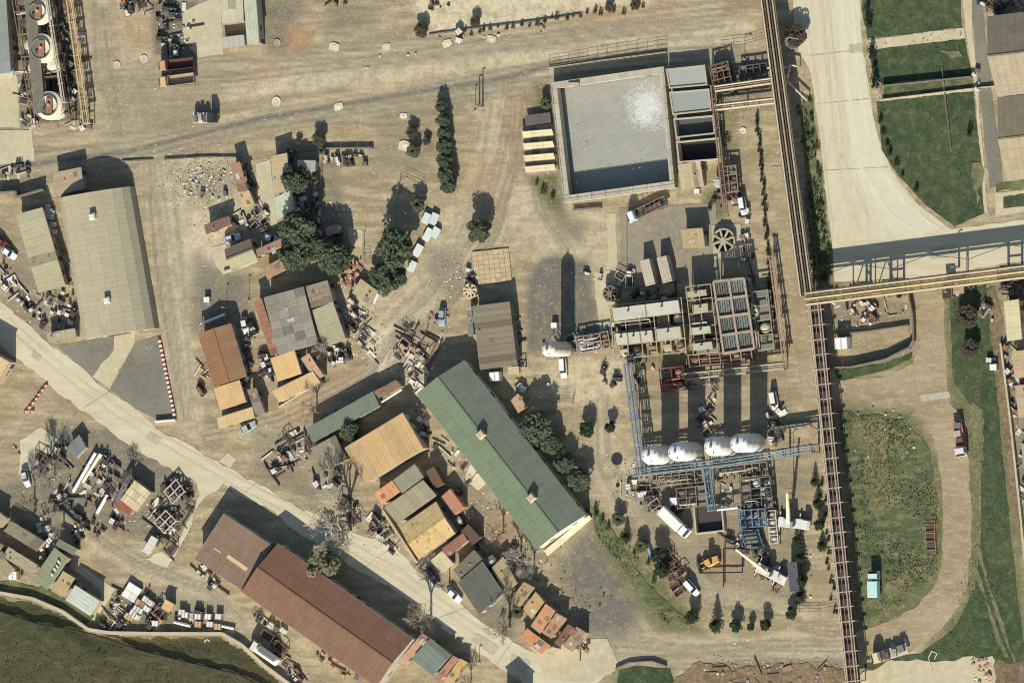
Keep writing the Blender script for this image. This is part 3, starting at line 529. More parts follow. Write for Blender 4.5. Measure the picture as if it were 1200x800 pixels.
# --- barrel-vaulted hangar
def hangar():
    cs = [(71, 233), (101, 398), (186, 385), (158, 218)]; A, Bq, C, D = (W(x, y, 0) for x, y in cs)
    u = ((Bq - A) + (C - D)) / 2; v = ((D - A) + (C - Bq)) / 2; c = (A + Bq + C + D) / 4; rz = math.atan2(u.y, u.x); m3 = Matrix.Rotation(-rz, 3, 'Z'); U, V = m3 @ u, m3 @ v
    r = root('hangar', c, rz, 'long barrel-vaulted hangar with cream panelled roof beside the dirt lane', 'hangar'); o = -(U + V) / 2; H = 4.9; S = 10; n = 28
    pm = [mat(q, 'roof_panel', rust=0.03, rib=0, dirt=0.25, var=0.03) for q in ((174, 163, 129), (172, 161, 128))]
    def arc(t, k=1.0):
        w = math.pi * (1 - t); return o + V * (0.5 + 0.5 * k * math.cos(w)) + Vector((0, 0, H * k * math.sin(w) ** 0.85))
    ends = []
    pts = [arc(t / 20, 0.97) for t in range(21)]
    vs = pts + [p + U for p in pts]; k = len(pts)
    fs = [tuple(range(k))[::-1], tuple(range(k, 2 * k))] + [(i, i + 1, k + i + 1, k + i) for i in range(k - 1)] + [(k - 1, 0, k, 2 * k - 1)]
    MB().add(vs, fs).build('wall', WALLM, r)
    for s in range(S):
        p, q = arc(s / S), arc((s + 1) / S); a = U / n; b_ = q - p; nn = a.cross(b_).normalized(); nn = nn if nn.z > 0 else -nn
        me = MB().slab((0, 0, 0), a * .982, b_ * .995, nn * .08).mesh('roof_panel', pm[s % 2])
        for i in range(n): inst(me, 'roof_panel', r, p + a * i + nn * .008 * (i % 2))
    for f in (0.17, 0.76):
        p = o + U * f + V * 0.5 + Vector((0, 0, H - .5)); v_ = MB().tbox(p, (1.4, 1.4, 1.3), (1, 1)).build('roof_vent', mat((206, 196, 168), 'vent_metal', dirt=.2), r); MB().tbox(p + Vector((0, 0, 1.3)), (1.6, 1.6, .3), (.6, .6)).build('cowl', mat((214, 204, 176), 'vent_metal', dirt=.2), v_)
    for q_, s in ((0.0, -1), (1.0, 1)):
        e = o + U * q_ + V * .5 + Vector((s * .03, 0, 0)); MB().slab(e - V.normalized() * 2.4, V.normalized() * 4.8, Vector((s * .08, 0, 0)), Vector((0, 0, 3.6))).build('roller_door', DARKST, r)
        for w_ in (-.27, .27): opening(r, e + V * w_ + Vector((0, 0, 1.4)), V, 1, (s, 0, 0), 1.6, 1.0, 'window')
hangar()
CREAM = (186, 174, 134); TAN = (182, 158, 120); ORG = (214, 172, 112); RUSTY = (150, 106, 78); GREY = (142, 137, 118)
# label, corners, height, colour, options
B([(62, 202), (66, 229), (99, 221), (96, 197)], 2.3, (174, 152, 118), 'low tan lean-to shed against the north end of the vaulted hangar', n=3)
B([(19, 252), (45, 343), (78, 335), (50, 243)], 2.8, (178, 168, 128), 'long narrow cream-roofed shed west of the vaulted hangar', n=9, rust=0)
B([(54, 391), (88, 384), (90, 396), (57, 401)], 2.2, (190, 172, 132), 'short cream-roofed hut at the roadside below the hangar', n=3)
B([(232, 391), (251, 454), (289, 441), (270, 379)], 3.0, (148, 104, 68), 'brown gabled workshop with a pale duct along its north wall', roof='gable', n=7, rh=.9, rgb2=(152, 112, 80), rust=.25)
B([(251, 455), (280, 445), (290, 471), (258, 481)], 3.0, (216, 174, 118), 'square orange-roofed annex joined to the brown gabled workshop', n=2, rust=0, rib=0)
B([(254, 490), (296, 476), (299, 490), (257, 502)], 2.4, (220, 190, 130), 'cream lean-to below the orange annex with a silver car parked in front', n=4, rust=0)
B([(290, 456), (310, 484), (300, 487), (281, 461)][0:1] + [(300, 455), (311, 484), (301, 487)], 2.3, (150, 136, 112), 'narrow grey-brown shed east of the orange annex', n=1, m=4)
B([(309, 350), (327, 414), (373, 404), (357, 335)], 3.4, (146, 140, 120), 'large flat grey workshop roof south of the big dark trees', n=7, m=4, rust=.06, cols=[(136, 130, 112)])
B([(297, 353), (318, 416), (327, 413), (308, 350)], 2.9, (158, 106, 78), 'narrow rust-red stepped lean-to on the west side of the grey workshop', n=10, rust=.3)
B([(357, 336), (365, 361), (391, 353), (385, 329)], 3.0, (150, 132, 112), 'weathered brown corrugated shed roof at the north-east of the grey workshop', n=4, rust=.5)
B([(365, 364), (380, 407), (406, 397), (391, 354)], 2.8, (168, 162, 122), 'pale olive shed roof east of the grey workshop', n=2, rust=0)
B([(317, 419), (345, 411), (354, 437), (326, 448)], 3.1, (224, 182, 116), 'square bright orange roof south of the grey workshop', n=2, rust=0, rib=0)
B([(319, 457), (366, 436), (377, 447), (327, 473)], 2.6, (222, 184, 122), 'long orange lean-to with cream eave along the lane', n=4, rust=0)
B([(352, 420), (371, 446), (379, 440), (364, 414)], 2.4, (190, 150, 116), 'narrow pinkish shed between the orange lean-to and a scrap yard', n=4, rust=.2)
B([(270, 192), (279, 225), (291, 222), (282, 190)], 2.6, (166, 126, 94), 'narrow brown shed at the east edge of the rubble plot', n=4, rust=.3)
B([(280, 227), (286, 244), (300, 240), (292, 223)], 2.2, (194, 168, 112), 'small tan lean-to below the narrow brown shed', n=2)
B([(240, 264), (268, 253), (271, 264), (242, 275)], 2.4, (142, 106, 84), 'small isolated brown shed on the pale yard', n=3, rust=.3)
B([(264, 292), (293, 281), (303, 303), (270, 316)], 2.7, (146, 128, 98), 'gabled shed half brown and half olive behind a silver car', roof='gable', n=4, rgb2=(158, 156, 116), rh=.9)
B([(300, 292), (332, 279), (334, 287), (303, 302)], 2.6, (176, 136, 106), 'pinkish-brown shed under the edge of the largest tree', n=4, rust=.2)
B([(308, 313), (333, 302), (336, 314), (315, 328)], 2.4, (182, 144, 102), 'tan shed below the pinkish-brown shed and the largest tree', n=3, rust=.2)
B([(318, 183), (321, 228), (341, 223), (337, 180)], 2.6, (190, 166, 124), 'tan stepped roof beside the pale concrete strip', n=5, rust=.15)
B([(321, 229), (325, 262), (345, 243), (343, 225)], 2.4, (186, 192, 158), 'pale mint-green roof between tan shed and trees', n=2, rust=0)
B([(349, 188), (370, 188), (370, 201), (349, 200)], 2.6, (176, 172, 156), 'small pale grey hut under the yard wall beside trees', n=3)
B([(382, 266), (397, 263), (398, 273), (383, 276)], 2.1, (178, 140, 122), 'tiny pinkish hut beside the fenced concrete pad', n=2)
B([(424, 327), (442, 341), (434, 358), (412, 343)], 1.5, (186, 166, 120), 'low tan lean-to with a white pipe at its corner', n=3, rust=.05)
B([(554, 359), (563, 433), (607, 427), (598, 354)], 3.0, (138, 126, 98), 'large ribbed tan-brown shed north of the green warehouse', n=11, m=1, rust=.1, wall=(130, 124, 104), cols=[(132, 120, 94)])
B([(547, 364), (549, 394), (556, 393), (554, 363)], 2.4, (118, 122, 104), 'narrow grey-green lean-to on the west side of the ribbed shed', n=3)
B([(491, 459), (627, 645), (688, 602), (541, 424)], 3.6, (108, 122, 92), 'long green gabled warehouse with two cream roof vents', 'warehouse', roof='gable', n=24, m=2, rh=1.7, rgb2=(114, 122, 102), rust=0, wall=(214, 205, 170), rib=0.9, vents=((.37, .5), (.78, .52)), dirt=.25)
B([(361, 500), (436, 460), (446, 475), (367, 520)], 2.7, (122, 130, 108), 'long grey-green shed with a dark tree against it', n=8, rust=0)
B([(437, 459), (465, 445), (470, 453), (446, 466)], 2.5, (152, 118, 90), 'small brown shed at the east end of the grey-green shed', n=3, rust=.3)
B([(365, 525), (392, 510), (408, 538), (378, 553)], 2.6, (150, 140, 112), 'square grey-tan ribbed shed west of the big orange roof', n=5)
B([(404, 524), (472, 484), (497, 525), (429, 567)], 3.9, (204, 168, 108), 'big orange mono-pitch workshop roof', n=9, rust=0, cols=[(206, 166, 108), (194, 160, 108)], slope=.3)
B([(461, 563), (486, 543), (497, 560), (472, 577)], 3.3, (152, 146, 118), 'upper grey-tan shed roof next to an orange-topped annex', n=4, rust=0)
B([(449, 595), (497, 562), (511, 581), (468, 613)], 3.1, (166, 154, 118), 'long pale tan shed roof below the orange-topped annex', n=6, rust=0)
B([(437, 578), (460, 563), (469, 576), (448, 592)], 2.9, (224, 156, 100), 'small orange-topped annex with rusty streaks', n=3, rust=.25)
B([(469, 617), (511, 588), (534, 624), (490, 655)], 3.3, (200, 174, 114), 'yellow striped gabled shed with a cream eave', roof='gable', n=10, rh=.7, rgb2=(206, 172, 110), rust=.35)
B([(519, 642), (542, 625), (549, 633), (524, 653)], 2.6, (170, 112, 84), 'small rust-red roof between brown container and cream porch', n=4, rust=.3)
B([(503, 656), (519, 646), (531, 659), (519, 672)], 1.8, (206, 192, 142), 'low cream porch roof by the black parked car', n=2, rust=0)
B([(532, 667), (555, 645), (566, 655), (541, 680)], 2.5, (124, 114, 92), 'weathered grey-brown shed behind the white parked car', n=4, rust=.3)
B([(535, 684), (567, 656), (589, 696), (564, 718)], 3.1, (98, 98, 84), 'dark grey flat-roofed building beside the road bend', n=5, rust=0, rib=0)
B([(577, 663), (589, 654), (607, 681), (592, 698)], 2.4, (170, 152, 106), 'weathered tan shed behind the dark grey building', n=2, m=3)
B([(567, 656), (577, 650), (582, 657), (572, 663)], 2.0, (110, 108, 92), 'tiny grey hut between dark building and warehouse', n=2)
B([(596, 705), (615, 681), (626, 689), (611, 710)], 2.4, (182, 152, 102), 'northernmost plank-roofed shed of the stepped row', n=5, rust=.2)
B([(614, 712), (627, 694), (639, 704), (623, 726)], 2.6, (200, 162, 102), 'tan shed second from the north in the stepped row', n=4, rust=.1)
B([(622, 733), (640, 707), (651, 716), (634, 742)], 2.7, (210, 148, 102), 'bright orange shed in the middle of the stepped row', n=5, rust=.08)
B([(636, 742), (652, 717), (664, 725), (647, 747)], 2.5, (196, 146, 96), 'brownish orange shed south-east of the bright orange one', n=4, rust=.15)
B([(650, 753), (666, 731), (673, 736), (658, 757)], 2.4, (146, 100, 78), 'narrow dark brown shed in the stepped row', n=3, rust=.4)
B([(660, 757), (676, 733), (687, 742), (672, 762)], 2.5, (170, 146, 110), 'southernmost greyish tan shed of the stepped row', n=4, rust=.1)
B([(609, 746), (618, 736), (645, 756), (636, 766)], 2.3, (214, 142, 92), 'long orange lean-to with cream rim at the road curve', n=5, rust=.1)
B([(640, 765), (648, 757), (655, 760), (652, 766)], 1.6, (226, 206, 150), 'small cream porch at the end of the orange lean-to', n=2, rust=0)
BLK = B([(261, 600), (320, 640), (283, 690), (230, 656)], 3.8, (138, 112, 88), 'brown block at the west end of the long rust-red building', 'warehouse', roof='flat', n=8, m=4, rust=.05)
B([(285, 691), (439, 806), (486, 747), (323, 638)], 4.6, (128, 92, 68), 'long rust-red gabled building along the main road', 'warehouse', roof='gable', n=22, m=2, rh=1.3, rgb2=(128, 90, 68), rust=.04, wall=(168, 158, 138))
B([(485, 770), (502, 748), (531, 767), (506, 792)], 2.9, (122, 132, 116), 'grey-green shed with pinkish rims south-east of the red building', n=5, rust=0)
B([(466, 775), (495, 742), (502, 746), (474, 780)], 2.6, (206, 160, 128), 'pinkish strip roof on the west of the small grey-green shed', n=6, rust=.2)
B([(509, 793), (532, 768), (538, 772), (517, 797)], 2.6, (196, 138, 106), 'rust-pink strip roof on the east of the small grey-green shed', n=4, rust=.3)
B([(519, 799), (540, 771), (548, 776), (530, 803)], 2.2, (214, 170, 104), 'yellowish strip roof at the road side', n=4, rust=.1)
for cs_, cc_, lb_ in [([(14, 611), (52, 634), (43, 646), (5, 622)], (148, 138, 108), 'weathered grey-tan shed, northernmost of the lower left sheds'), ([(3, 651), (10, 641), (44, 661), (37, 673)], (166, 156, 120), 'pale tan shed in the middle of the lower left sheds'),
                     ([(-14, 650), (-6, 642), (17, 666), (10, 676)], (162, 146, 112), 'tan shed roof cut by the left frame edge'), ([(-20, 604), (-12, 592), (8, 606), (0, 620)], (178, 160, 124), 'small pale shed roof in the lower left corner group'), ([(-20, 640), (-12, 630), (5, 639), (-3, 650)], (170, 156, 120), 'short tan roof beside the left frame edge')]:
    c0, c1, c2, c3 = cs_; B([c0, c1, c2, c3], 2.6, cc_, lb_, n=4, rust=.1)
B([(66, 643), (37, 677), (58, 692), (79, 653)], 2.8, (142, 146, 108), 'olive green shed with a row of white rooftop boxes', n=6, rust=0)
B([(65, 638), (70, 632), (91, 643), (87, 650)], 2.4, (122, 126, 98), 'small dark green hut north of the olive shed', n=3, rust=0)
B([(74, 669), (60, 691), (74, 700), (88, 677)], 2.6, (192, 166, 112), 'tan hut with a rusty stripe next to the mint shed', n=2, rust=.12)
B([(76, 702), (89, 686), (117, 703), (107, 722)], 3.0, (196, 202, 176), 'pale mint-white shed above the hillside wall', n=5, rust=0)
B([(-28, 402), (11, 424), (-4, 452), (-43, 430)], 4.6, (222, 186, 130), 'orange-cream building corner at the left frame edge', n=5, rust=0)
B([(285, -22), (298, -22), (305, 51), (290, 54)], 3.6, (190, 192, 160), 'long pale green roof strip at the top of the yard', n=7, m=1, rust=0)
B([(258, -22), (284, -22), (286, 25), (261, 29)], 3.2, (196, 186, 150), 'pale cream roof west of the pale green strip', n=3, m=3, rust=0)
B([(260, 44), (286, 41), (287, 54), (262, 57)], 1.6, (182, 176, 158), 'low grey porch in front of the pale cream roof', n=4, rust=0, slope=.08)
B([(1157, 20), (1237, 11), (1249, 104), (1169, 113)], 3.6, (158, 142, 112), 'northern gabled hall at the right edge of the photo', 'hall', roof='gable', n=10, m=4, rh=3.2, rgb2=None, rust=0, wall=(190, 176, 146))
B([(1169, 115), (1249, 106), (1260, 203), (1180, 212)], 3.4, (160, 144, 110), 'southern gabled hall at the right edge of the photo', 'hall', roof='gable', n=10, m=4, rh=2.8, rust=0, wall=(190, 176, 146))
B([(1176, 353), (1181, 400), (1198, 397), (1195, 351)], 3.0, (206, 194, 146), 'cream flat-roofed cabin near the right frame edge', n=3, rust=0)
B([(798, 269), (823, 267), (827, 290), (801, 291)], 2.9, (190, 164, 112), 'square tan control hut beside the round tank', n=3, rust=.05)
B([(794, 193), (821, 189), (825, 218), (800, 224)], 2.0, (198, 178, 134), 'cream ribbed roof south of the basin cells', n=5, rust=.05)
B([(598, 468), (608, 462), (616, 475), (609, 485)], 2.2, (198, 158, 116), 'small peach hut beside the green warehouse trees', n=2, rust=.1)
B([(595, 430), (608, 429), (609, 438), (596, 439)], 1.2, (214, 196, 152), 'tiny cream hut at the south-east corner of the ribbed shed', n=1, rust=0)
B([(1104, 332), (1114, 331), (1116, 349), (1105, 350)], 2.6, (74, 60, 56), 'small dark hut beside the pipe rack on the grass', n=2, rust=.3)
B([(1116, 331), (1129, 329), (1130, 344), (1118, 345)], 1.2, (196, 152, 116), 'small pinkish frame hut beside the dark hut', n=2, rust=.2)
B([(586, 812), (600, 800), (620, 820), (604, 832)], 3.6, (150, 120, 96), 'roof corner below the bottom frame edge at the road', n=3)
for i, (y0, lb) in enumerate([(154, 'topmost'), (168, 'second'), (182, 'third'), (195, 'lowest')]):
    B([(612 + i, y0), (613 + i, y0 + 8), (650 + i, y0 + 4), (647 + i, y0 - 2)], 1.8, (228, 208, 160), lb + ' of the four cream roof strips west of the basin', n=2, m=3, rust=0, rib=0, doors=False, slope=.3, name='annex', cat='annex', wall=(180, 158, 116))
B([(611, 150), (617, 205), (655, 200), (647, 145)], 1.2, (178, 158, 112), 'low tan base roof under the four cream strips', n=4, m=4, rust=.05, doors=False, name='annex', cat='annex', slope=.02)
B([(616, 136), (644, 132), (646, 144), (617, 148)], 1.0, (110, 100, 92), 'dark grey slab standing in for the shade north of the cream strips', n=2, rust=.05, doors=False)  # roof-shaped slab; its dark colour paints the shadow north of the strips

# --- containers
def container(rgb, L_=6.06, W_=2.44, H_=2.6):
    def f():
        r = root('shipping_container', (0, 0, 0)); m = mat(rgb, 'container_paint', rust=.12, rib=.6, axis=0, dirt=.35); b = MB()
        b.box((0, 0, H_ / 2), (L_ - .1, W_ - .1, H_ - .12)); nr = int(L_ / .5)
        for i in range(nr):
            x = -L_ / 2 + .35 + i * (L_ - .7) / (nr - 1)
            for s in (-1, 1): b.box((x, s * (W_ / 2 - .03), H_ / 2), (.22, .06, H_ - .35))
        b.build('body', m, r); t = MB()
        for i in range(nr): t.box((-L_ / 2 + .35 + i * (L_ - .7) / (nr - 1), 0, H_ - .03), (.2, W_ - .3, .05))
        t.build('roof', m, r); fr = MB()
        for sx in (-1, 1):
            for sy in (-1, 1): fr.box((sx * (L_ / 2 - .08), sy * (W_ / 2 - .08), H_ / 2), (.17, .17, H_))
            fr.box((sx * (L_ / 2 - .08), 0, H_ - .08), (.16, W_ - .3, .16)); fr.box((sx * (L_ / 2 - .08), 0, .1), (.16, W_ - .3, .16))
        for sy in (-1, 1): fr.box((0, sy * (W_ / 2 - .08), H_ - .08), (L_ - .34, .16, .15)); fr.box((0, sy * (W_ / 2 - .08), .1), (L_ - .34, .16, .15))
        fr.build('frame', m, r)
        for s in (-1, 1):
            d = MB().box((L_ / 2 + .01, s * W_ / 4.2, H_ / 2), (.06, W_ / 2.3, H_ - .4)).build('door', m, r); MB().tube((L_ / 2 + .08, s * .35, .2), (L_ / 2 + .08, s * .35, H_ - .2), .03, 5).build('locking_bar', STEEL, d)
        return r
    return f
def cont(a, b_, rgb, label, z=0.0, L_=6.0, group=None, W_=2.44):   # a, b_ = image mid points of the two ends at roof height
    p, q = W(*a, 2.6 + z), W(*b_, 2.6 + z); c = (p + q) / 2; k = (rgb, L_, W_)
    place(('cont',) + k, container(rgb, L_, W_), 0, 0, math.atan2(q.y - p.y, q.x - p.x), label, 'container', group, raw=Vector((c.x, c.y, z)))
cont((755, 305), (762, 333), (196, 182, 158), 'pale container, left of the two in front of the cooling cells', 0)
cont((775, 301), (782, 330), (194, 178, 154), 'pale container, right of the two in front of the cooling cells', 0)
cont((504, 550), (514, 568), (118, 88, 70), 'dark brown container east of the grey shed roofs', 0, 4.6)
cont((523, 578), (537, 597), (188, 134, 98), 'orange-brown container east of the yellow striped shed', 0, 5.4, W_=2.9)
cont((545, 619), (557, 632), (104, 80, 66), 'dark brown-red container beside the rust-red roof', 0, 4.2, W_=2.6)
cont((928, 659), (931, 692), (92, 92, 100), 'blue-grey container shaded by dark conifers', 0, 6.8, W_=2.4)

def on_roof(r, cs, h, rgb, name, th=.06):
    m3 = Matrix.Rotation(-r.rotation_euler.z, 3, 'Z'); A_, B_, C_, D_ = (m3 @ (W(x, y, h) - r.location) for x, y in cs); MB().slab(A_, B_ - A_, D_ - A_, (0, 0, th)).build(name, mat(rgb, 'roof_light', dirt=.2), r)
on_roof(BLK, [(268, 649), (291, 665), (288, 669), (265, 653)], 4.02, (200, 172, 128), 'skylight'); on_roof(BLK, [(252, 641), (259, 646), (258, 648), (251, 643)], 4.02, (190, 158, 120), 'skylight')
B([(1186, 412), (1189, 443), (1208, 441), (1204, 410)], 2.4, (186, 160, 116), 'tan shed at the right frame edge, upper one', n=3); B([(1190, 452), (1195, 502), (1214, 500), (1208, 450)], 2.2, (182, 158, 118), 'tan shed at the right frame edge, middle one', n=4); B([(1197, 520), (1203, 580), (1222, 578), (1216, 518)], 2.2, (176, 150, 112), 'tan shed at the right frame edge, lower one', n=4)
# ------------------------------------------------------------------ trees
def limb(mb, p, d, ln, r, depth, spread=0.5, twigs=None):
    q = p + d * ln; mb.tube(p, q, r, 5 if depth > 1 else 3, r * .68, cap=False)
    if depth == 0:
        if twigs is not None: twigs.append(q)
        return
    for k in range(3 if depth > 1 else 3):
        nd = (d + Vector((random.gauss(0, spread), random.gauss(0, spread), random.gauss(0.12, spread * .5)))).normalized()
        limb(mb, q, nd, ln * random.uniform(.62, .85), r * .62, depth - 1, spread, twigs)
def leafy(mb, c, rad, n, s):
    for _ in range(n):
        d = Vector((random.gauss(0, 1), random.gauss(0, 1), random.gauss(0.2, 1))).normalized() * random.uniform(.72, 1.05)
        p = c + Vector((d.x * rad[0], d.y * rad[1], d.z * rad[2])); w = random.uniform(0, 6.28); a = Vector((math.cos(w), math.sin(w), random.gauss(0, .28))).normalized(); b_ = Vector((-math.sin(w), math.cos(w), random.gauss(0, .35))).normalized(); q = s * random.uniform(.6, 1.3)
        a, b_ = a * q, b_ * q * .7; mb.add([p - a, p - b_ * .9, p + a, p + b_ * .9], [(0, 1, 2, 3)])
BARK = mat((92, 78, 62), 'bark', dirt=.6); BARKP = mat((150, 138, 116), 'pale_bark', dirt=.4)
def broad(rgb, seed, clumps=34, dens=95, kind='leafy_tree'):
    def f():
        random.seed(seed); r = root(kind, (0, 0, 0)); mb = MB(); tips = []
        mb.tube((0, 0, -.1), (0, 0, .7), .16, 7, .12)
        for k in range(4):
            a = k * 1.6 + random.random(); limb(mb, Vector((0, 0, .55)), Vector((math.cos(a) * .9, math.sin(a) * .9, .7)).normalized(), .6, .08, 2, .4, tips)
        mb.build('trunk', BARK, r); cr = MB(); rgb_ = rgb
        for i in range(clumps):
            a = random.uniform(0, 6.28); q = math.sqrt(random.random()) * 1.0; z = 1.25 + random.uniform(-.6, .6) * math.sqrt(max(0, 1.15 - q * q)); s = random.uniform(.26, .5)
            leafy(cr, Vector((math.cos(a) * q, math.sin(a) * q, z)), (s, s, s * .75), dens, .125)
        cr.build('crown', foliage(rgb_), r); return r
    return f
def conifer(rgb, seed):
    def f():
        random.seed(seed); r = root('conifer_tree', (0, 0, 0)); MB().tube((0, 0, -.1), (0, 0, 3.6), .12, 6, .03).build('trunk', BARK, r); cr = MB()
        for k in range(15):
            z = .5 + k * .22; q = (1.0 - k / 16) * random.uniform(.8, 1.1)
            for j in range(7):
                a = j * .9 + k * .5 + random.uniform(-.2, .2)
                for t_ in range(7):
                    w = q * (t_ + .7) / 7; leafy(cr, Vector((math.cos(a) * w, math.sin(a) * w, z - w * .22)), (.11, .11, .08), 3, .085)
        cr.build('crown', foliage(rgb, 'needles'), r); return r
    return f
def bare(rgb, seed, twig=True):
    def f():
        random.seed(seed); r = root('bare_tree', (0, 0, 0)); m = mat(rgb, 'bare_bark', dirt=.4); mb = MB(); mb.tube((0, 0, -.1), (0, 0, .9), .09, 6, .07); mb.build('trunk', m, r); cr = MB(); tips = []
        for k in range(5):
            a = k * 1.26 + random.random() * .5; limb(cr, Vector((0, 0, .85)), Vector((math.cos(a) * .6, math.sin(a) * .6, .9)).normalized(), .52, .05, 5, .5, tips)
        cr.build('crown', m, r); return r
    return f
def shrub(rgb, seed, n=7):
    def f():
        random.seed(seed); mb = MB()
        for i in range(n):
            a = random.uniform(0, 6.28); q = math.sqrt(random.random()) * .7; s = random.uniform(.3, .5); leafy(mb, Vector((math.cos(a) * q, math.sin(a) * q, .55 + random.uniform(-.1, .35))), (s, s, s), 34, .14)
        st = MB()
        for i in range(4): st.tube((0, 0, -.05), (random.uniform(-.4, .4), random.uniform(-.4, .4), .7), .04, 4, .015)
        r = root('shrub', (0, 0, 0)); mb.build('foliage', foliage(rgb), r); st.build('stem', BARK, r); return r
    return f
DK = (106, 115, 92); MD = (110, 118, 95); OL = (118, 122, 94); BR = (108, 98, 84)
# unit tree: crown radius ~1.25, crown centre z 2.2 -> s scales; crown centre projected from z
def tree(px, py, r, label, rgb=DK, v=0, group=None, hk=1.0, kind='leafy_tree'):
    s = r * 0.2 / 1.2; z = 1.25 * s * hk; place(('broad', rgb, v, kind), broad(rgb, 11 + v * 7, 22 if v == 6 else 34, 45 if v == 6 else 80, kind), 0, 0, random.uniform(0, 6.28), label, 'tree', group, raw=W(px, py, z) - Vector((0, 0, z)), s=(s, s, s * hk))
for i, a in enumerate([(352, 268, 22, 'largest dark tree of the clump above the grey workshop'), (346, 298, 19, 'dark tree at the lower left of the big clump'), (368, 290, 17, 'dark tree in the middle of the big clump above the grey workshop'), (392, 304, 19, 'broad dark tree at the right end of the big clump'),
                       (346, 210, 16, 'dark round tree beside the tan stepped roof'), (463, 290, 22, 'dark tree beside the row of pale blue sheets'), (456, 324, 20, 'dark round tree at the bend of the dirt lane'), (561, 271, 14, 'lone dark tree on the open dirt west of the basin yard'),
                       (628, 500, 19, 'largest tree beside the green warehouse'), (646, 521, 12, 'second tree along the north-east side of the green warehouse'), (661, 542, 12, 'third tree along the north-east side of the green warehouse'), (679, 563, 13, 'southernmost tree along the north-east side of the green warehouse'),
                       (410, 506, 12, 'dark tree leaning over the grey-green shed'), (377, 659, 20, 'grey-green tree growing at the eave of the red building'), (440, 322, 9, 'small dark tree west of the lane bend')]):
    tree(a[0], a[1], a[2], a[3], (150, 146, 116) if i == 13 else DK if i not in (8, 9, 10, 11) else MD, 6 if i == 13 else i % 3)
for a in [(489, 240, 9, 'small green tree below the conifer column'), (484, 178, 8, 'small olive tree left of the conifer column'), (340, 180, 6, 'green bush tree on the yard wall'), (376, 176, 5, 'small olive tree by the yard wall'), (368, 212, 6, 'small tree among white crates'), (394, 276, 8, 'small olive tree beside the tiny pinkish hut'),
          (725, 607, 8, 'low tree at the top of the grassy bank'), (752, 640, 8, 'low tree halfway down the grassy bank'), (606, 716, 8, 'small tree behind the dark grey building'), (640, 121, 7, 'small tree at the basin north-west corner')]: tree(*a, OL, 3, hk=.9)
for a in [(374, 163, 8, 'brown bare-twigged round tree on the open dirt by the yard wall'), (350, 165, 4, 'tiny dark round tree by the yard wall'), (483, 155, 7, 'brown leafless bushy tree left of the conifer column'), (500, 165, 5, 'small dark bush tree left of the conifer column'), (494, 36, 8, 'faint brown bush tree below the pale ground'), (557, 25, 6, 'grey bushy tree on the pale ground edge'),
          (714, 8, 5, 'reddish brown bush tree on the hedge line'), (745, 5, 6, 'grey-brown bush tree at the end of the hedge line'), (1133, 371, 13, 'larger brown round bush tree on the grass strip'), (1137, 408, 10, 'smaller brown round bush tree on the grass strip'), (933, 42, 12, 'dark bushy tree against the pipe rack at the pale road')]: tree(*a, BR, 4, hk=.8)
for i, (x, y, r) in enumerate([(517, 124, 4), (519, 141, 5), (520, 157, 5), (520, 172, 6), (521, 188, 6), (523, 203, 7), (525, 216, 7)]):
    s = (r + 3.5) * .2 / 1.2; place(('broad', DK, 5, 'conifer_tree'), broad(DK, 46, 30, 90, 'conifer_tree'), 0, 0, i * 1.1, 'dark green conifer in the tight north-south column' if i else 'northernmost and smallest conifer of the tight column', 'tree', 'conifers standing in the column', raw=W(x, y, 1.25 * s) - Vector((0, 0, 1.25 * s)), s=(s, s, s))
for i, (x, y, r, lb) in enumerate([(687, 503, 8, 'dark conifer left of the pair on bare soil'), (715, 500, 7, 'dark conifer right of the pair on bare soil'), (811, 722, 7, 'dark conifer at the foot of the grassy bank'), (838, 733, 8, 'tall dark conifer on the southern tree row'), (862, 733, 7, 'round dark tree second in the southern tree row'), (880, 734, 5, 'small dark tree in the southern row'), (897, 732, 7, 'dark conifer at the right of the southern row'),
                              (927, 718, 8, 'dark conifer below the blue-grey container'), (936, 700, 7, 'dark conifer right of the lowest container corner'), (940, 680, 7, 'dark conifer right of the blue-grey container'), (938, 655, 7, 'dark conifer above the blue-grey container'), (934, 634, 7, 'dark conifer below the eastern crane'), (962, 640, 6, 'dark conifer beside the rack, lower one'), (960, 615, 6, 'dark conifer beside the rack, middle one'), (957, 590, 6, 'dark conifer beside the rack, upper one'), (954, 565, 5, 'small dark conifer beside the rack near the blue gantry end'),
                              (775, 668, 9, 'dark conifer on the grassy bank beside timber stacks'), (771, 650, 8, 'dark conifer on the grassy bank next to the blue tarpaulin'), (733, 630, 6, 'small conifer on the grassy bank top')]):
    if i in (0, 1, 2, 4, 5, 6, 7, 9, 11, 13, 16, 17):
        tree(x, y, r * random.uniform(.85, 1.15), lb, (74, 86, 66), i % 3, hk=random.uniform(1.0, 1.6), kind='conifer_tree'); continue
    s = r * .2 / (1.05 if i > 1 else 1.0); place(('con', 1), conifer((70, 82, 60), 9), 0, 0, i * 1.7, lb, 'tree', None, raw=W(x, y, 1.0 * s) - Vector((0, 0, 1.0 * s)), s=(s * 1.25, s * 1.25, s * (.5 + .09 * ((i * 5) % 4))))
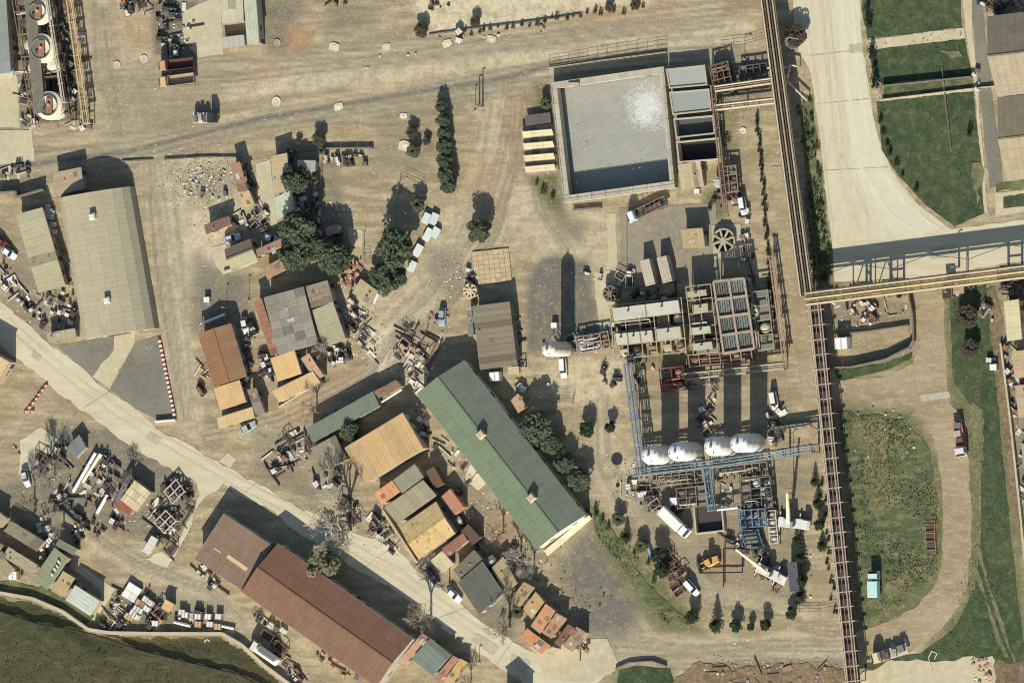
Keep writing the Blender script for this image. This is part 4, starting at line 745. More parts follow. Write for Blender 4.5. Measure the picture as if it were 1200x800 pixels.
for i, (x, y, r, lb) in enumerate([(389, 622, 27, 'large grey leafless tree beside the main road'), (492, 722, 17, 'leafless pale tree at the corner of the red building'), (52, 560, 15, 'large leafless tree over the lower left yard'), (30, 585, 13, 'leafless tree behind the lower left sheds'), (66, 620, 11, 'leafless tree beside the small green hut'), (362, 480, 12, 'small leafless tree at the end of the grey-green shed'), (600, 655, 14, 'leafless tree between dark building and warehouse'), (580, 625, 13, 'leafless tree beside the warehouse wall'),
                                  (617, 668, 12, 'leafless tree at the warehouse south corner'), (585, 735, 16, 'leafless tree on the dry verge behind the stepped row'), (375, 410, 9, 'small leafless tree beside the pale olive roof'), (150, 560, 9, 'small leafless tree at the yard edge below the road'), (70, 545, 8, 'small leafless tree left of the long white beams'), (545, 800, 9, 'leafless tree at the bottom by the roadside')]):
    s = r * .2 / .95; place(('bare', i % 2), bare(((172, 162, 142), (150, 136, 112))[i % 2], 21 + i % 2), 0, 0, i * 1.3, lb, 'tree', None, raw=W(x, y, 1.9 * s) - Vector((0, 0, 1.9 * s)), s=s)
def shrubs(pts, r0, r1, label, group, rgb=DK, v=0, cat='shrub'):
    for i, (x, y) in enumerate(pts):
        s = random.uniform(r0, r1) * .2; place(('shrub', rgb, (v + i) % 3), shrub(rgb, 31 + (v + i) % 3), x, y, i * 2.1, label, cat, group, s=s)
def along(pts, n, j=0):
    out = []; d = [0]
    for a, b_ in zip(pts[:-1], pts[1:]): d.append(d[-1] + math.hypot(b_[0] - a[0], b_[1] - a[1]))
    for k in range(n):
        t_ = d[-1] * (k + .5) / n; i = max(q for q in range(len(d) - 1) if d[q] <= t_); u = (t_ - d[i]) / (d[i + 1] - d[i])
        out.append((pts[i][0] + (pts[i + 1][0] - pts[i][0]) * u + random.uniform(-j, j), pts[i][1] + (pts[i + 1][1] - pts[i][1]) * u + random.uniform(-j, j)))
    return out
shrubs(along([(887, 132), (896, 230), (903, 330), (908, 400)], 46, 1.2), 2.6, 3.8, 'dark shrub in the hedge west of the service road', 'shrubs of the long dark hedge', (66, 62, 46))
shrubs(along([(540, 40), (600, 31), (650, 22), (690, 17), (760, 10)], 26, 3), 2.2, 3.8, 'small dark shrub on the hedge line above the dirt road', 'shrubs on the northern hedge line', (88, 84, 62))
shrubs([(1018, 10), (1019, 22), (1019, 30), (1023, 58), (1024, 66), (1025, 80), (1027, 92), (1027, 100)], 5, 6.5, 'round dark shrub at the road edge of the upper lawns', 'round shrubs on the upper lawn edge', (58, 70, 56))
shrubs([(1033, 142), (1036, 155), (1040, 170), (1044, 180), (1052, 192), (1058, 205), (1075, 222), (1138, 150), (1136, 158)], 3, 5, 'small dark shrub on the lower lawn edge', 'small shrubs on the lower lawn edge', (58, 70, 50))
shrubs(along([(942, 115), (950, 170), (958, 240), (966, 300), (966, 330)], 36, 8), 2.5, 4.2, 'green shrub on the verge between pipe rack and pale road', 'shrubs on the verge by the pipe rack', (76, 98, 60))
shrubs(along([(700, 600), (740, 650), (790, 708), (818, 728)], 7, 9), 2.5, 4.5, 'low green shrub on the grassy bank', 'low shrubs on the grassy bank', (84, 98, 64))
shrubs(along([(963, 560), (970, 640), (978, 720)], 14, 3), 2.5, 4, 'dark shrub at the foot of the pipe rack', 'shrubs along the lower pipe rack', (58, 64, 46))
shrubs(along([(80, 650), (120, 600), (60, 590), (40, 600), (70, 560)], 12, 8), 2.5, 4, 'grey-green shrub in the lower left yards', 'shrubs in the lower left yards', (92, 92, 70))
shrubs(along([(690, 592), (706, 610)], 4, 4) + [(115, 727), (26, 672), (838, 235), (845, 230), (832, 245), (845, 150), (853, 165), (980, 345), (630, 215), (638, 225), (648, 232), (395, 482), (590, 720), (598, 724)], 3, 5, 'scattered green shrub beside walls and corners', 'scattered green shrubs', (84, 104, 62))
shrubs([(980 + random.uniform(0, 90), 344 + random.uniform(-3, 3)) for _ in range(14)], 2.5, 4.5, 'dark green shrub under the yellow pipe rack', 'shrubs below the yellow pipe rack', (52, 62, 44))
# ------------------------------------------------------------------ vehicles
def wheels(r, xs, w, rad=.33, wd=.22):
    me = None
    for x in xs:
        for s in (-1, 1):
            if me is None:
                a = MB().tube((0, -wd / 2, 0), (0, wd / 2, 0), rad, 12); me = a.mesh('wheel', RUBBER); b_ = MB().tube((0, -wd / 2 - .01, 0), (0, wd / 2 + .01, 0), rad * .55, 8).mesh('rim', STEEL)
            o = inst(me, 'wheel', r, (x, s * (w / 2 - wd / 2), rad)); inst(b_, 'rim', o)
def loft(mb, st):
    """stations (x, half width bottom, half width top, z0, z1) -> closed hull with shoulders"""
    vs = []; fs = []
    for x, wb, wt, z0, z1 in st:
        sh = z0 + (z1 - z0) * .72; vs += [(x, -wb * .9, z0), (x, -wb, z0 + .15), (x, -wb, sh), (x, -wt, z1), (x, wt, z1), (x, wb, sh), (x, wb, z0 + .15), (x, wb * .9, z0)]
    for i in range(len(st) - 1):
        for j in range(8): k = (j + 1) % 8; fs.append((i * 8 + j, i * 8 + k, i * 8 + 8 + k, i * 8 + 8 + j))
    fs += [tuple(range(8)), tuple(range((len(st) - 1) * 8, len(st) * 8))[::-1]]
    return mb.add(vs, [f[::-1] for f in fs])
def car(rgb, L_=4.4, van=0):
    def f():
        r = root('parked_car', (0, 0, 0)); m = mat(rgb, 'car_paint', dirt=.15, var=.02); h = L_ / 2; bz = .92 if not van else 1.0
        loft(MB(), [(-h, .72, .6, .35, .72), (-h + .12, .82, .72, .25, .86), (-h * .7, .87, .78, .22, bz), (-h * .2, .88, .8, .2, bz), (h * .25, .88, .8, .2, bz - .02), (h * .6, .86, .74, .22, .86), (h - .2, .8, .66, .26, .74), (h, .66, .5, .36, .58)]).build('body', m, r, smooth=False)
        x0, x1, t0, t1, zt = (-h * .86, h * .34, -h * .62, h * .02, 1.44) if not van else (-h * .95, h * .5, -h * .88, h * .25, 1.85)
        vs = [(x0, -.74, bz - .03), (x1, -.74, bz - .03), (x1, .74, bz - .03), (x0, .74, bz - .03), (t0, -.6, zt - .05), (t1, -.6, zt - .05), (t1, .6, zt - .05), (t0, .6, zt - .05)]
        MB().add(vs, [(0, 1, 5, 4), (1, 2, 6, 5), (2, 3, 7, 6), (3, 0, 4, 7), (4, 5, 6, 7)]).build('window', GLASS, r)
        MB().tbox(((t0 + t1) / 2, 0, zt - .06), (t1 - t0 + .1, 1.26, .08), (.94, .9)).build('roof', m, r)
        wheels(r, (-h * .62, h * .62), 1.76)
        for s in (-1, 1):
            MB().box((h - .08, s * .56, .64), (.2, .3, .12)).build('headlight', LAMP, r); MB().box((-h + .03, s * .6, .72), (.12, .24, .16)).build('tail_light', REDL, r); MB().box((h * .3, s * .95, .98), (.12, .18, .12)).build('mirror', m, r)
        return r
    return f
def vehicle(maker, key, a, b_, label, cat, z=0, group=None):
    p, q = W(a[0], a[1], 1.0), W(b_[0], b_[1], 1.0); c = (p + q) / 2
    return place(key, maker, 0, 0, math.atan2(q.y - p.y, q.x - p.x), label, cat, group, raw=Vector((c.x, c.y, z)))
for rgb, a, b_, lb, L_, van in [((150, 162, 176), (518, 361), (517, 381), 'silver-blue car parked alone on the dirt west of the ribbed shed', 4.4, 0), ((52, 54, 70), (501, 667), (511, 683), 'black car parked nose to the main road edge', 4.5, 0), ((226, 226, 222), (525, 691), (538, 703), 'white car with dark windows parked at the dark grey building', 4.3, 0),
                                ((166, 176, 172), (281, 505), (299, 496), 'silver-green car in front of the cream lean-to', 4.3, 0), ((44, 44, 46), (292, 376), (298, 391), 'dark car shaded between brown workshop and grey workshop', 4.2, 0), ((190, 196, 204), (264, 281), (279, 277), 'silver car in the shade behind the half olive shed', 4.2, 0),
                                ((230, 228, 222), (5, 293), (15, 300), 'white car at the left frame edge', 4.1, 0), ((150, 60, 50), (-3, 281), (6, 288), 'red car at the left frame edge behind the white one', 4.1, 0), ((226, 224, 218), (27, 550), (32, 570), 'white car with dark windscreen left of the leafless tree', 4.3, 0), ((232, 232, 228), (805, 683), (815, 694), 'white van beside the stacked timber frames', 4.4, 1),
                                ((222, 222, 222), (869, 235), (871, 247), 'white van in the shade of the equipment east of the basin', 4.2, 1), ((226, 224, 214), (905, 461), (908, 478), 'white van with dark cargo by the road behind the vessels', 4.4, 1), ((222, 222, 214), (659, 424), (660, 438), 'white van below the tall oxygen tank', 4.8, 1), ((200, 206, 206), (313, 278), (322, 281), 'pale blue car in the shade left of the largest tree', 4.0, 0),
                                ((214, 210, 198), (285, 375), (288, 388), 'pale car in the narrow lane beside the brown workshop', 4.0, 0)]:
    vehicle(car(rgb, L_, van), ('car', rgb, L_, van), a, b_, lb, 'van' if van else 'car')
def truck(cab, bed, kind, L_=8.0):
    def f():
        r = root('truck', (0, 0, 0)); h = L_ / 2; mc = mat(cab, 'car_paint', dirt=.2, var=.02); mb_ = mat(bed, 'truck_bed', rust=.15, dirt=.3)
        loft(MB(), [(h - 2.1, 1.2, 1.05, .5, 2.5), (h - 1.9, 1.22, 1.12, .45, 2.65), (h - .7, 1.22, 1.12, .45, 2.6), (h - .1, 1.18, .95, .45, 1.75), (h, 1.1, .9, .5, 1.3)]).build('cab', mc, r)
        MB().add([(h - .66, -1.02, 2.45), (h - .12, -1.0, 1.78), (h - .12, 1.0, 1.78), (h - .66, 1.02, 2.45), (h - .62, -1.02, 2.5), (h - .05, -1.0, 1.8), (h - .05, 1.0, 1.8), (h - .62, 1.02, 2.5)], [(4, 5, 6, 7), (0, 1, 5, 4), (1, 2, 6, 5), (2, 3, 7, 6), (3, 0, 4, 7)]).build('windscreen', GLASS, r)
        for s in (-1, 1): MB().box((h - 1.2, s * 1.2, 1.95), (1.0, .06, .6)).build('side_window', GLASS, r); MB().box((h - .02, s * .85, .8), (.12, .35, .2)).build('headlight', LAMP, r)
        MB().box((-.2, 0, .75), (L_ - .8, .9, .28)).build('chassis', DARKST, r)
        x0, x1 = -h, h - 2.35; c = (x0 + x1) / 2; ln = x1 - x0
        if kind == 'tipper':
            b_ = MB().box((c, 0, 1.05), (ln, 2.4, .12)); [b_.box((c, s * 1.18, 1.6), (ln, .1, 1.0)) for s in (-1, 1)]; [b_.box((x, 0, 1.6), (.1, 2.26, 1.0)) for x in (x0 + .05, x1 - .05)]; [b_.box((x0 + .4 + k * (ln - .8) / 5, s * 1.26, 1.6), (.12, .08, 1.0)) for k in range(6) for s in (-1, 1)]; b_.build('cargo_bed', mb_, r)
        elif kind == 'box':
            MB().box((c, 0, 2.0), (ln, 2.45, 1.9)).build('cargo_box', mb_, r); MB().box((c, 0, 2.99), (ln - .3, 2.2, .07)).build('box_roof', mb_, r); MB().box((x0 - .02, 0, 2.0), (.05, 2.2, 1.7)).build('rear_door', STEEL, r)
        elif kind == 'flat':
            MB().box((c, 0, 1.12), (ln, 2.45, .18)).build('flatbed', mb_, r)
            for k in range(3): MB().box((c - ln * .3 + k * ln * .3, random.uniform(-.3, .3), 1.55), (ln * .22, 1.7, .7), random.uniform(-.2, .2)).build('load', mat(((120, 110, 96), (170, 160, 140), (96, 84, 74))[k], 'load', rust=.3), r)
            MB().box((x1, 0, 1.8), (.08, 2.3, 1.2)).build('headboard', mb_, r)
        elif kind == 'tank':
            b_ = MB(); n = 7; b_.tube((x0 + .3, 0, 2.0), (x1 - .1, 0, 2.0), 1.1, 14); b_.tube((x0, 0, 2.0), (x0 + .3, 0, 2.0), .8, 14, 1.1); b_.build('tank', mb_, r)
            w_ = MB().box((c, 0, 3.1), (ln * .8, .5, .08)); [w_.box((c, s * .25, 3.3), (ln * .8, .04, .04)) for s in (-1, 1)]; w_.build('walkway', STEEL, r)
        elif kind == 'frame':
            b_ = MB(); [b_.box((c, s * 1.1, 1.9), (ln, .09, .09)) for s in (-1, 1)]; [b_.box((c, s * 1.1, 1.15), (ln, .12, .15)) for s in (-1, 1)]
            for k in range(7): [b_.box((x0 + .1 + k * (ln - .2) / 6, s * 1.1, 1.5), (.08, .08, .8)) for s in (-1, 1)]; b_.box((x0 + .1 + k * (ln - .2) / 6, 0, 1.9), (.08, 2.2, .08))
            b_.build('rack_frame', mb_, r); MB().box((c, 0, 1.1), (ln, 2.1, .1)).build('deck', DARKST, r); MB().box((c - .5, .2, 1.4), (ln * .5, 1.2, .5), .05).build('load', mat((120, 80, 66), 'load', rust=.4), r)
        wheels(r, (h - 1.2, -h + 1.2, -h + 2.4), 2.45, .5, .32); return r
    return f
for args in [((228, 230, 230), (132, 126, 116), 'frame', 10.6, (779, 236), (739, 255), 'articulated white-cab lorry with an open frame trailer south of the basin'), ((200, 150, 116), (96, 70, 58), 'tipper', 9.2, (231, 73), (185, 78), 'orange-cab lorry, upper one of the parked pair'), ((212, 178, 120), (176, 150, 120), 'tipper', 9.2, (231, 91), (186, 97), 'yellow-orange-cab lorry, lower one of the parked pair'),
             ((236, 236, 230), (226, 220, 206), 'box', 8.6, (777, 597), (807, 626), 'white box lorry by the fenced pump pit'), ((196, 222, 218), (180, 216, 208), 'box', 6.2, (1026, 700), (1025, 668), 'turquoise box lorry parked on the weedy field'), ((206, 196, 192), (186, 118, 96), 'flat', 8.4, (1121, 492), (1128, 535), 'red flatbed lorry with scrap blocks on the dirt track'),
             ((214, 196, 150), (206, 190, 168), 'flat', 9.0, (1066, 758), (1020, 773), 'pale long lorry beside the dirt bend at the bottom'), ((60, 58, 58), (206, 204, 190), 'flat', 6.4, (226, 138), (256, 138), 'dark lorry with white load on the open dirt'), ((220, 212, 190), (232, 226, 208), 'tank', 8.5, (331, 778), (292, 751), 'white tank lorry along the hillside wall')]:
    L_ = args[3]; vehicle(truck(*args[:4]), ('truck',) + args[:4], args[4], args[5], args[6], 'truck')
def crane(rgb, boom):
    def f():
        r = root('mobile_crane', (0, 0, 0)); m = mat(rgb, 'crane_paint', dirt=.2, rust=.05); MB().box((0, 0, .95), (8.0, 2.3, .5)).build('chassis', m, r); wheels(r, (-3, -1.6, 2, 3.2), 2.4, .5, .3)
        loft(MB(), [(2.4, 1.1, 1, 1.2, 2.2), (3.6, 1.1, 1, 1.2, 2.2), (4.1, 1.0, .8, 1.2, 1.6)]).build('cab', m, r); MB().tube((-.5, 0, 1.2), (-.5, 0, 1.6), .9, 14).build('turntable', DARKST, r); MB().tbox((-1.4, 0, 1.6), (2.4, 2.0, 1.1), (.8, .9)).build('counterweight', m, r); MB().tbox((-.1, .75, 1.6), (1.2, .8, 1.2), (.7, .8)).build('operator_cab', GLASS, r)
        for s in (-1, 1):
            for x in (-3.8, 1.2): o = MB().box((x, s * 1.7, .7), (.25, 1.4, .2)).build('outrigger', m, r); MB().box((x, s * 2.4, .35), (.5, .5, .7)).build('foot', DARKST, o)
        d = Vector(boom); a = Vector((-.9, 0, 2.4)); q = d.to_track_quat('Z', 'Y').to_matrix()
        for k, (t0, t1, w) in enumerate(((0, .5, .34), (.48, .78, .27), (.76, 1, .2))):
            p = a + d * t0; u, v = q @ Vector((w, 0, 0)), q @ Vector((0, w, 0)); MB().slab(p - u - v, u * 2, v * 2, d * (t1 - t0)).build('boom_section', mat((226, 212, 160), 'boom_paint', dirt=.2), r)
        MB().tube(a + d, a + d - Vector((0, 0, 2.0)), .05, 4).build('hoist_cable', DARKST, r); MB().box(tuple(a + d - Vector((0, 0, 2.2))), (.4, .3, .5)).build('hook_block', DARKST, r); return r
    return f
# booms given in vehicle axes
vehicle(crane((214, 206, 190), (-7.2, 2.6, 5.2)), ('crane', 0), (896, 668), (912, 676), 'white mobile crane with its boom reaching over the blue pipes', 'crane')
vehicle(crane((206, 204, 192), (1.0, 7.2, 5.0)), ('crane', 1), (922, 612), (940, 614), 'white mobile crane with a cream boom pointing north beside the rack', 'crane')
def loader():
    r = root('wheel_loader', (0, 0, 0)); m = mat((206, 158, 84), 'loader_paint', dirt=.2, rust=.1); loft(MB(), [(-2.6, .9, .7, .6, 1.5), (-1.2, 1.0, .85, .6, 1.8), (0, 1.0, .85, .6, 1.7), (.9, .8, .6, .6, 1.2)]).build('body', m, r); MB().tbox((-.3, 0, 1.6), (1.3, 1.3, 1.3), (.8, .85)).build('cab_window', GLASS, r); MB().box((-.3, 0, 2.95), (1.3, 1.3, .1)).build('cab_roof', m, r)
    for s in (-1, 1): MB().slab((.3, s * .6 - .1, 1.1), (2.2, 0, -.5), (0, .2, 0), (0, 0, .3)).build('lift_arm', m, r)
    b_ = MB().box((2.9, 0, .35), (.9, 2.6, .1)); b_.box((2.5, 0, .8), (.1, 2.6, .9)); [b_.box((2.9, s * 1.28, .7), (.8, .06, .7)) for s in (-1, 1)]; b_.build('bucket', DARKST, r); wheels(r, (-1.7, 1.0), 2.4, .7, .5); return r
vehicle(loader, 'loader', (840, 655), (822, 663), 'yellow wheel loader west of the thin black pipe frame', 'loader')
# ------------------------------------------------------------------ pipe racks
def rack(name, pts, h, width, cols, label, bay=22, legs=True, levels=1, beam=(150, 136, 116), rung=True, pr=.16, lattice=False, cat='pipe rack', deck=None, dz=.35, ext=.25):
    """pts in image px at height h; cols = one colour per longitudinal pipe"""
    P_ = [W(x, y, h) for x, y in pts]; c = P_[0]; r = root(name, Vector((c.x, c.y, 0)), 0, label, cat); bm = mat(beam, 'rack_steel', rust=.2, dirt=.4); o = Vector((c.x, c.y, 0))
    for a, b_ in zip(P_[:-1], P_[1:]):
        a, b_ = a - o, b_ - o; d = (b_ - a).normalized(); nrm = Vector((-d.y, d.x, 0)); ln = (b_ - a).length; k = len(cols)
        for i, cc in enumerate(cols):
            off = nrm * (width * ((i + .5) / k - .5)); q = pr * (1, .7, 1.2, .8)[i % 4]
            MB().tube(a + off + Vector((0, 0, q)), b_ + off + Vector((0, 0, q)), q, 8).build('pipe', mat(cc, 'pipe_paint', rust=.08, dirt=.45), r)
            if levels > 1 and i % 2 == 0: MB().tube(a + off - Vector((0, 0, 1.4)), b_ + off - Vector((0, 0, 1.4)), q, 7).build('pipe', mat(cc, 'pipe_paint', rust=.15, dirt=.45), r)
        if deck: MB().slab(a - nrm * width / 2 - Vector((0, 0, dz)), d * ln, nrm * width, Vector((0, 0, .1))).build('deck', mat(deck, 'deck_plate', rust=.2, dirt=.6), r)
        for s in (-1, 1): MB().slab(a + nrm * (s * width / 2 - .1) - Vector((0, 0, .34)), d * ln, nrm * .2, Vector((0, 0, .3))).build('beam', bm, r)
        n = max(1, int(ln / (bay * .2))); rm = lm = None
        for i in range(n + 1):
            p = a + d * (ln * i / n)
            if lm is None:
                rm = MB().slab(-nrm * (width / 2 + ext) - d * .11 - Vector((0, 0, .36)), nrm * (width + ext * 2), d * .22, Vector((0, 0, .3 if not rung else .42))).mesh('cross_beam', bm)
                mb = MB()
                for s in (-1, 1): mb.slab(nrm * (s * (width / 2 - .12)) - nrm * .12 - d * .12 - Vector((0, 0, h)), nrm * .24, d * .24, Vector((0, 0, h - .36)))
                mb.slab(-nrm * width / 2 - d * .07 - Vector((0, 0, 1.7)), nrm * width, d * .14, Vector((0, 0, .2)))
                lm = mb.mesh('support_frame', bm)
            inst(rm, 'cross_beam', r, p)
            if legs and (i % 2 == 0): inst(lm, 'support_frame', r, p)
            if lattice and i < n:
                q = a + d * (ln * (i + 1) / n); mb = MB()
                for s in (-1, 1): mb.tube(p + nrm * s * width / 2 - Vector((0, 0, .2 if i % 2 else 1.5)), q + nrm * s * width / 2 - Vector((0, 0, 1.5 if i % 2 else .2)), .05, 4); 
                mb.tube(p - nrm * width / 2 * (1 if i % 2 else -1), q + nrm * width / 2 * (1 if i % 2 else -1), .06, 4); mb.build('bracing', bm, r)
    return r
CR_ = (200, 180, 138); YL = (172, 158, 124); PKB = (160, 134, 110); BL = (122, 138, 146)
rack('pipe_rack', [(897, -15), (945, 346)], 5.2, 3.4, [CR_, (96, 84, 70), (176, 156, 118), (104, 92, 76), CR_], 'upper stretch of the tall north-south pipe rack with cream pipes', 24, pr=.2, beam=(130, 118, 98), deck=(112, 98, 80), rung=False)
rack('pipe_rack', [(953, 346), (1000, 815)], 5.2, 3.0, [(192, 174, 144), (140, 120, 100), (182, 162, 132)], 'lower stretch of the tall north-south pipe rack like a ladder', 17, pr=.15, beam=(188, 172, 146), deck=(74, 60, 54), dz=1.6, ext=.7)  # dark deck is added: its colour stands in for shade between the rungs
rack('pipe_rack', [(944, 350), (1215, 316)], 5.2, 3.2, [YL, (150, 128, 88), (190, 168, 112), (140, 120, 92), YL], 'yellowish east-west pipe rack crossing the pale road', 46, levels=1, pr=.26, beam=(176, 156, 110), lattice=True)
rack('pipe_rack', [(735, 426), (752, 556)], 5.0, 2.0, [BL, (150, 162, 166), (92, 106, 114), BL], 'blue pipe rack west of the white vessels', 16, beam=BL, pr=.13, lattice=True)
rack('pipe_rack', [(745, 553), (850, 541), (951, 525)], 4.6, 2.0, [BL, (130, 152, 164), (96, 118, 132)], 'blue pipe rack along the foot of the white vessels', 18, beam=BL, pr=.13, lattice=True)
rack('pipe_rack', [(827, 546), (834, 598)], 4.6, 1.8, [BL, (140, 164, 176), (84, 108, 124)], 'short blue pipe rack running south from the vessels', 14, beam=BL, pr=.12, lattice=True)
rack('pipe_rack', [(838, 104), (922, 92)], 2.4, 1.6, [CR_, (150, 134, 104), CR_], 'low cream pipe track, upper one east of the basin', 22, pr=.16, beam=(176, 160, 126))
rack('pipe_rack', [(838, 126), (924, 116)], 2.2, 1.6, [(206, 188, 150), (130, 110, 86), (200, 180, 140)], 'low cream pipe track, lower one east of the basin', 16, pr=.16, beam=(176, 160, 126))
rack('pipe_rack', [(802, 441), (918, 428)], 2.6, 1.8, [(164, 152, 124), (140, 130, 108), (170, 156, 126)], 'grey pipe track between cooling cells and white vessels', 20, pr=.16, beam=(160, 150, 124))
rack('pipe_rack', [(903, 300), (920, 425)], 3.0, 1.0, [(168, 126, 102), (178, 150, 120)], 'rust pink pipe line east of the cooling cells', 16, pr=.13, beam=(176, 140, 112))
rack('pipe_rack', [(835, 100), (850, 250)], 2.4, 1.1, [(150, 110, 86), (110, 90, 76)], 'brown vertical pipe line east of the basin cells', 16, pr=.14, beam=(140, 120, 98))
rack('pipe_rack', [(79, -15), (101, 145)], 3.4, 1.6, [(206, 178, 122), (176, 148, 104), (206, 178, 122)], 'yellow pipe rack on the east rim of the upper left plant', 16, pr=.13, beam=(196, 166, 120))
rack('pipe_rack', [(53, -15), (74, 120)], 4.6, .8, [(206, 196, 170)], 'thin pale pipe rack over the round tanks', 20, pr=.14, beam=(190, 176, 148))
rack('pipe_rack', [(10, 85), (56, 82)], 2.2, .7, [(216, 206, 184)], 'short white pipe rack in the upper left plant', 16, pr=.12, beam=(200, 190, 160))
# tall support towers under the yellow rack, their shadows lattice the road
def tower(px, py, w, label):
    p = W(px, py, 0); r = root('support_tower', p, R(6), label, 'support tower'); m = mat((150, 140, 116), 'rack_steel', rust=.2)
    for sx in (-1, 1):
        for sy in (-1, 1): MB().box((sx * w / 2, sy * 1.4, 2.6), (.3, .3, 5.0)).build('leg', m, r)
    for z in (1.4, 3.0, 4.5):
        b_ = MB(); [b_.box((0, s * 1.4, z), (w, .18, .2)) for s in (-1, 1)]; [b_.box((s * w / 2, 0, z), (.18, 2.8, .2)) for s in (-1, 1)]; b_.build('cross_frame', m, r)
tower(1052, 334, 3.2, 'four-legged support tower under the yellow rack at the lower track'); tower(1190, 318, 3.4, 'four-legged support tower under the yellow rack near the right frame edge'); tower(1018, 338, 1.0, 'narrow support tower under the yellow rack west part')
def brace(px0, px1, y, label):
    a, b_ = W(px0, y, 0), W(px1, y - 4, 0); r = root('braced_frame', a, math.atan2(b_.y - a.y, b_.x - a.x), label, 'frame'); m = mat((150, 140, 116), 'rack_steel', rust=.2); ln = (b_ - a).length
    for k in range(3): MB().box((ln * k / 2, 0, 2.4), (.32, .3, 4.8)).build('post', m, r)
    for k in range(4): MB().tube((ln * k / 4 + .1, 0, .1 if k % 2 == 0 else 4.5), (ln * (k + 1) / 4, 0, 4.5 if k % 2 == 0 else .1), .13, 6).build('diagonal', m, r)
    MB().box((ln / 2, 0, .3), (ln, .5, .6)).build('base_beam', m, r)
brace(1000, 1052, 345, 'triangulated steel bracing frame under the western yellow rack')
# ------------------------------------------------------------------ tall white vessels
def vessel(px, py, H, rad, label, rgb=(226, 226, 220), top=None):
    s = W(px, py, H) ; r = root('storage_vessel', Vector((s.x, s.y, 0)), 0, label, 'storage tank'); m = mat(rgb, 'white_enamel', dirt=.15, rough=.4, var=.02); n = 28
    pr = [(rad, 1.2), (rad, H - rad * .55)] + [(rad * math.cos(a), H - rad * .55 + rad * .55 * math.sin(a)) for a in [R(x) for x in (15, 30, 45, 60, 75, 88)]]
    MB().lathe([(rad * .5, .9), (rad * .85, 1.0)] + pr, n=n).build('shell', m, r, smooth=True)
    for k in range(4): a = R(45 + 90 * k); MB().box((rad * .8 * math.cos(a), rad * .8 * math.sin(a), .65), (.4, .4, 1.3)).build('leg', STEEL, r)
    for k in range(1, 4): MB().lathe([(rad + .005, H * k / 4.2 - .08), (rad + .05, H * k / 4.2 - .08), (rad + .05, H * k / 4.2 + .08), (rad + .005, H * k / 4.2 + .08)], n=n).build('weld_band', m, r)
    for k in range(4):
        a = R(20 + 90 * k); o = MB().tube((rad * .72 * math.cos(a), rad * .72 * math.sin(a), H - rad * .5), (rad * .72 * math.cos(a), rad * .72 * math.sin(a), H - .1), .14, 8).build('nozzle', DARKST, r)
    MB().tube((0, 0, H - .15), (0, 0, H + .55), .3, 10).build('relief_valve', STEEL, r)
    MB().tube((.1, .1, H + .3), (.1, rad * .9, H + .1), .08, 6).build('vent_pipe', DARKST, r)
    l = MB(); [l.tube((rad + .18, y, .2), (rad + .18, y, H - .4), .03, 4) for y in (-.25, .25)]; [l.tube((rad + .18, -.25, .6 + i * .6), (rad + .18, .25, .6 + i * .6), .02, 3) for i in range(int(H / .6) - 1)]; l.build('ladder', STEEL, r)
for i, (x, y, lb) in enumerate([(760, 533, 'westernmost of the four tall white vessels'), (791, 529, 'second from west of the four tall white vessels'), (833, 523, 'third from west of the four tall white vessels'), (864, 519, 'easternmost of the four tall white vessels')]): vessel(x, y, 13.2, 2.2, lb)
vessel(641, 409, 12.6, 1.75, 'tall cream oxygen tank whose long shadow crosses the grey yard', (222, 208, 190))
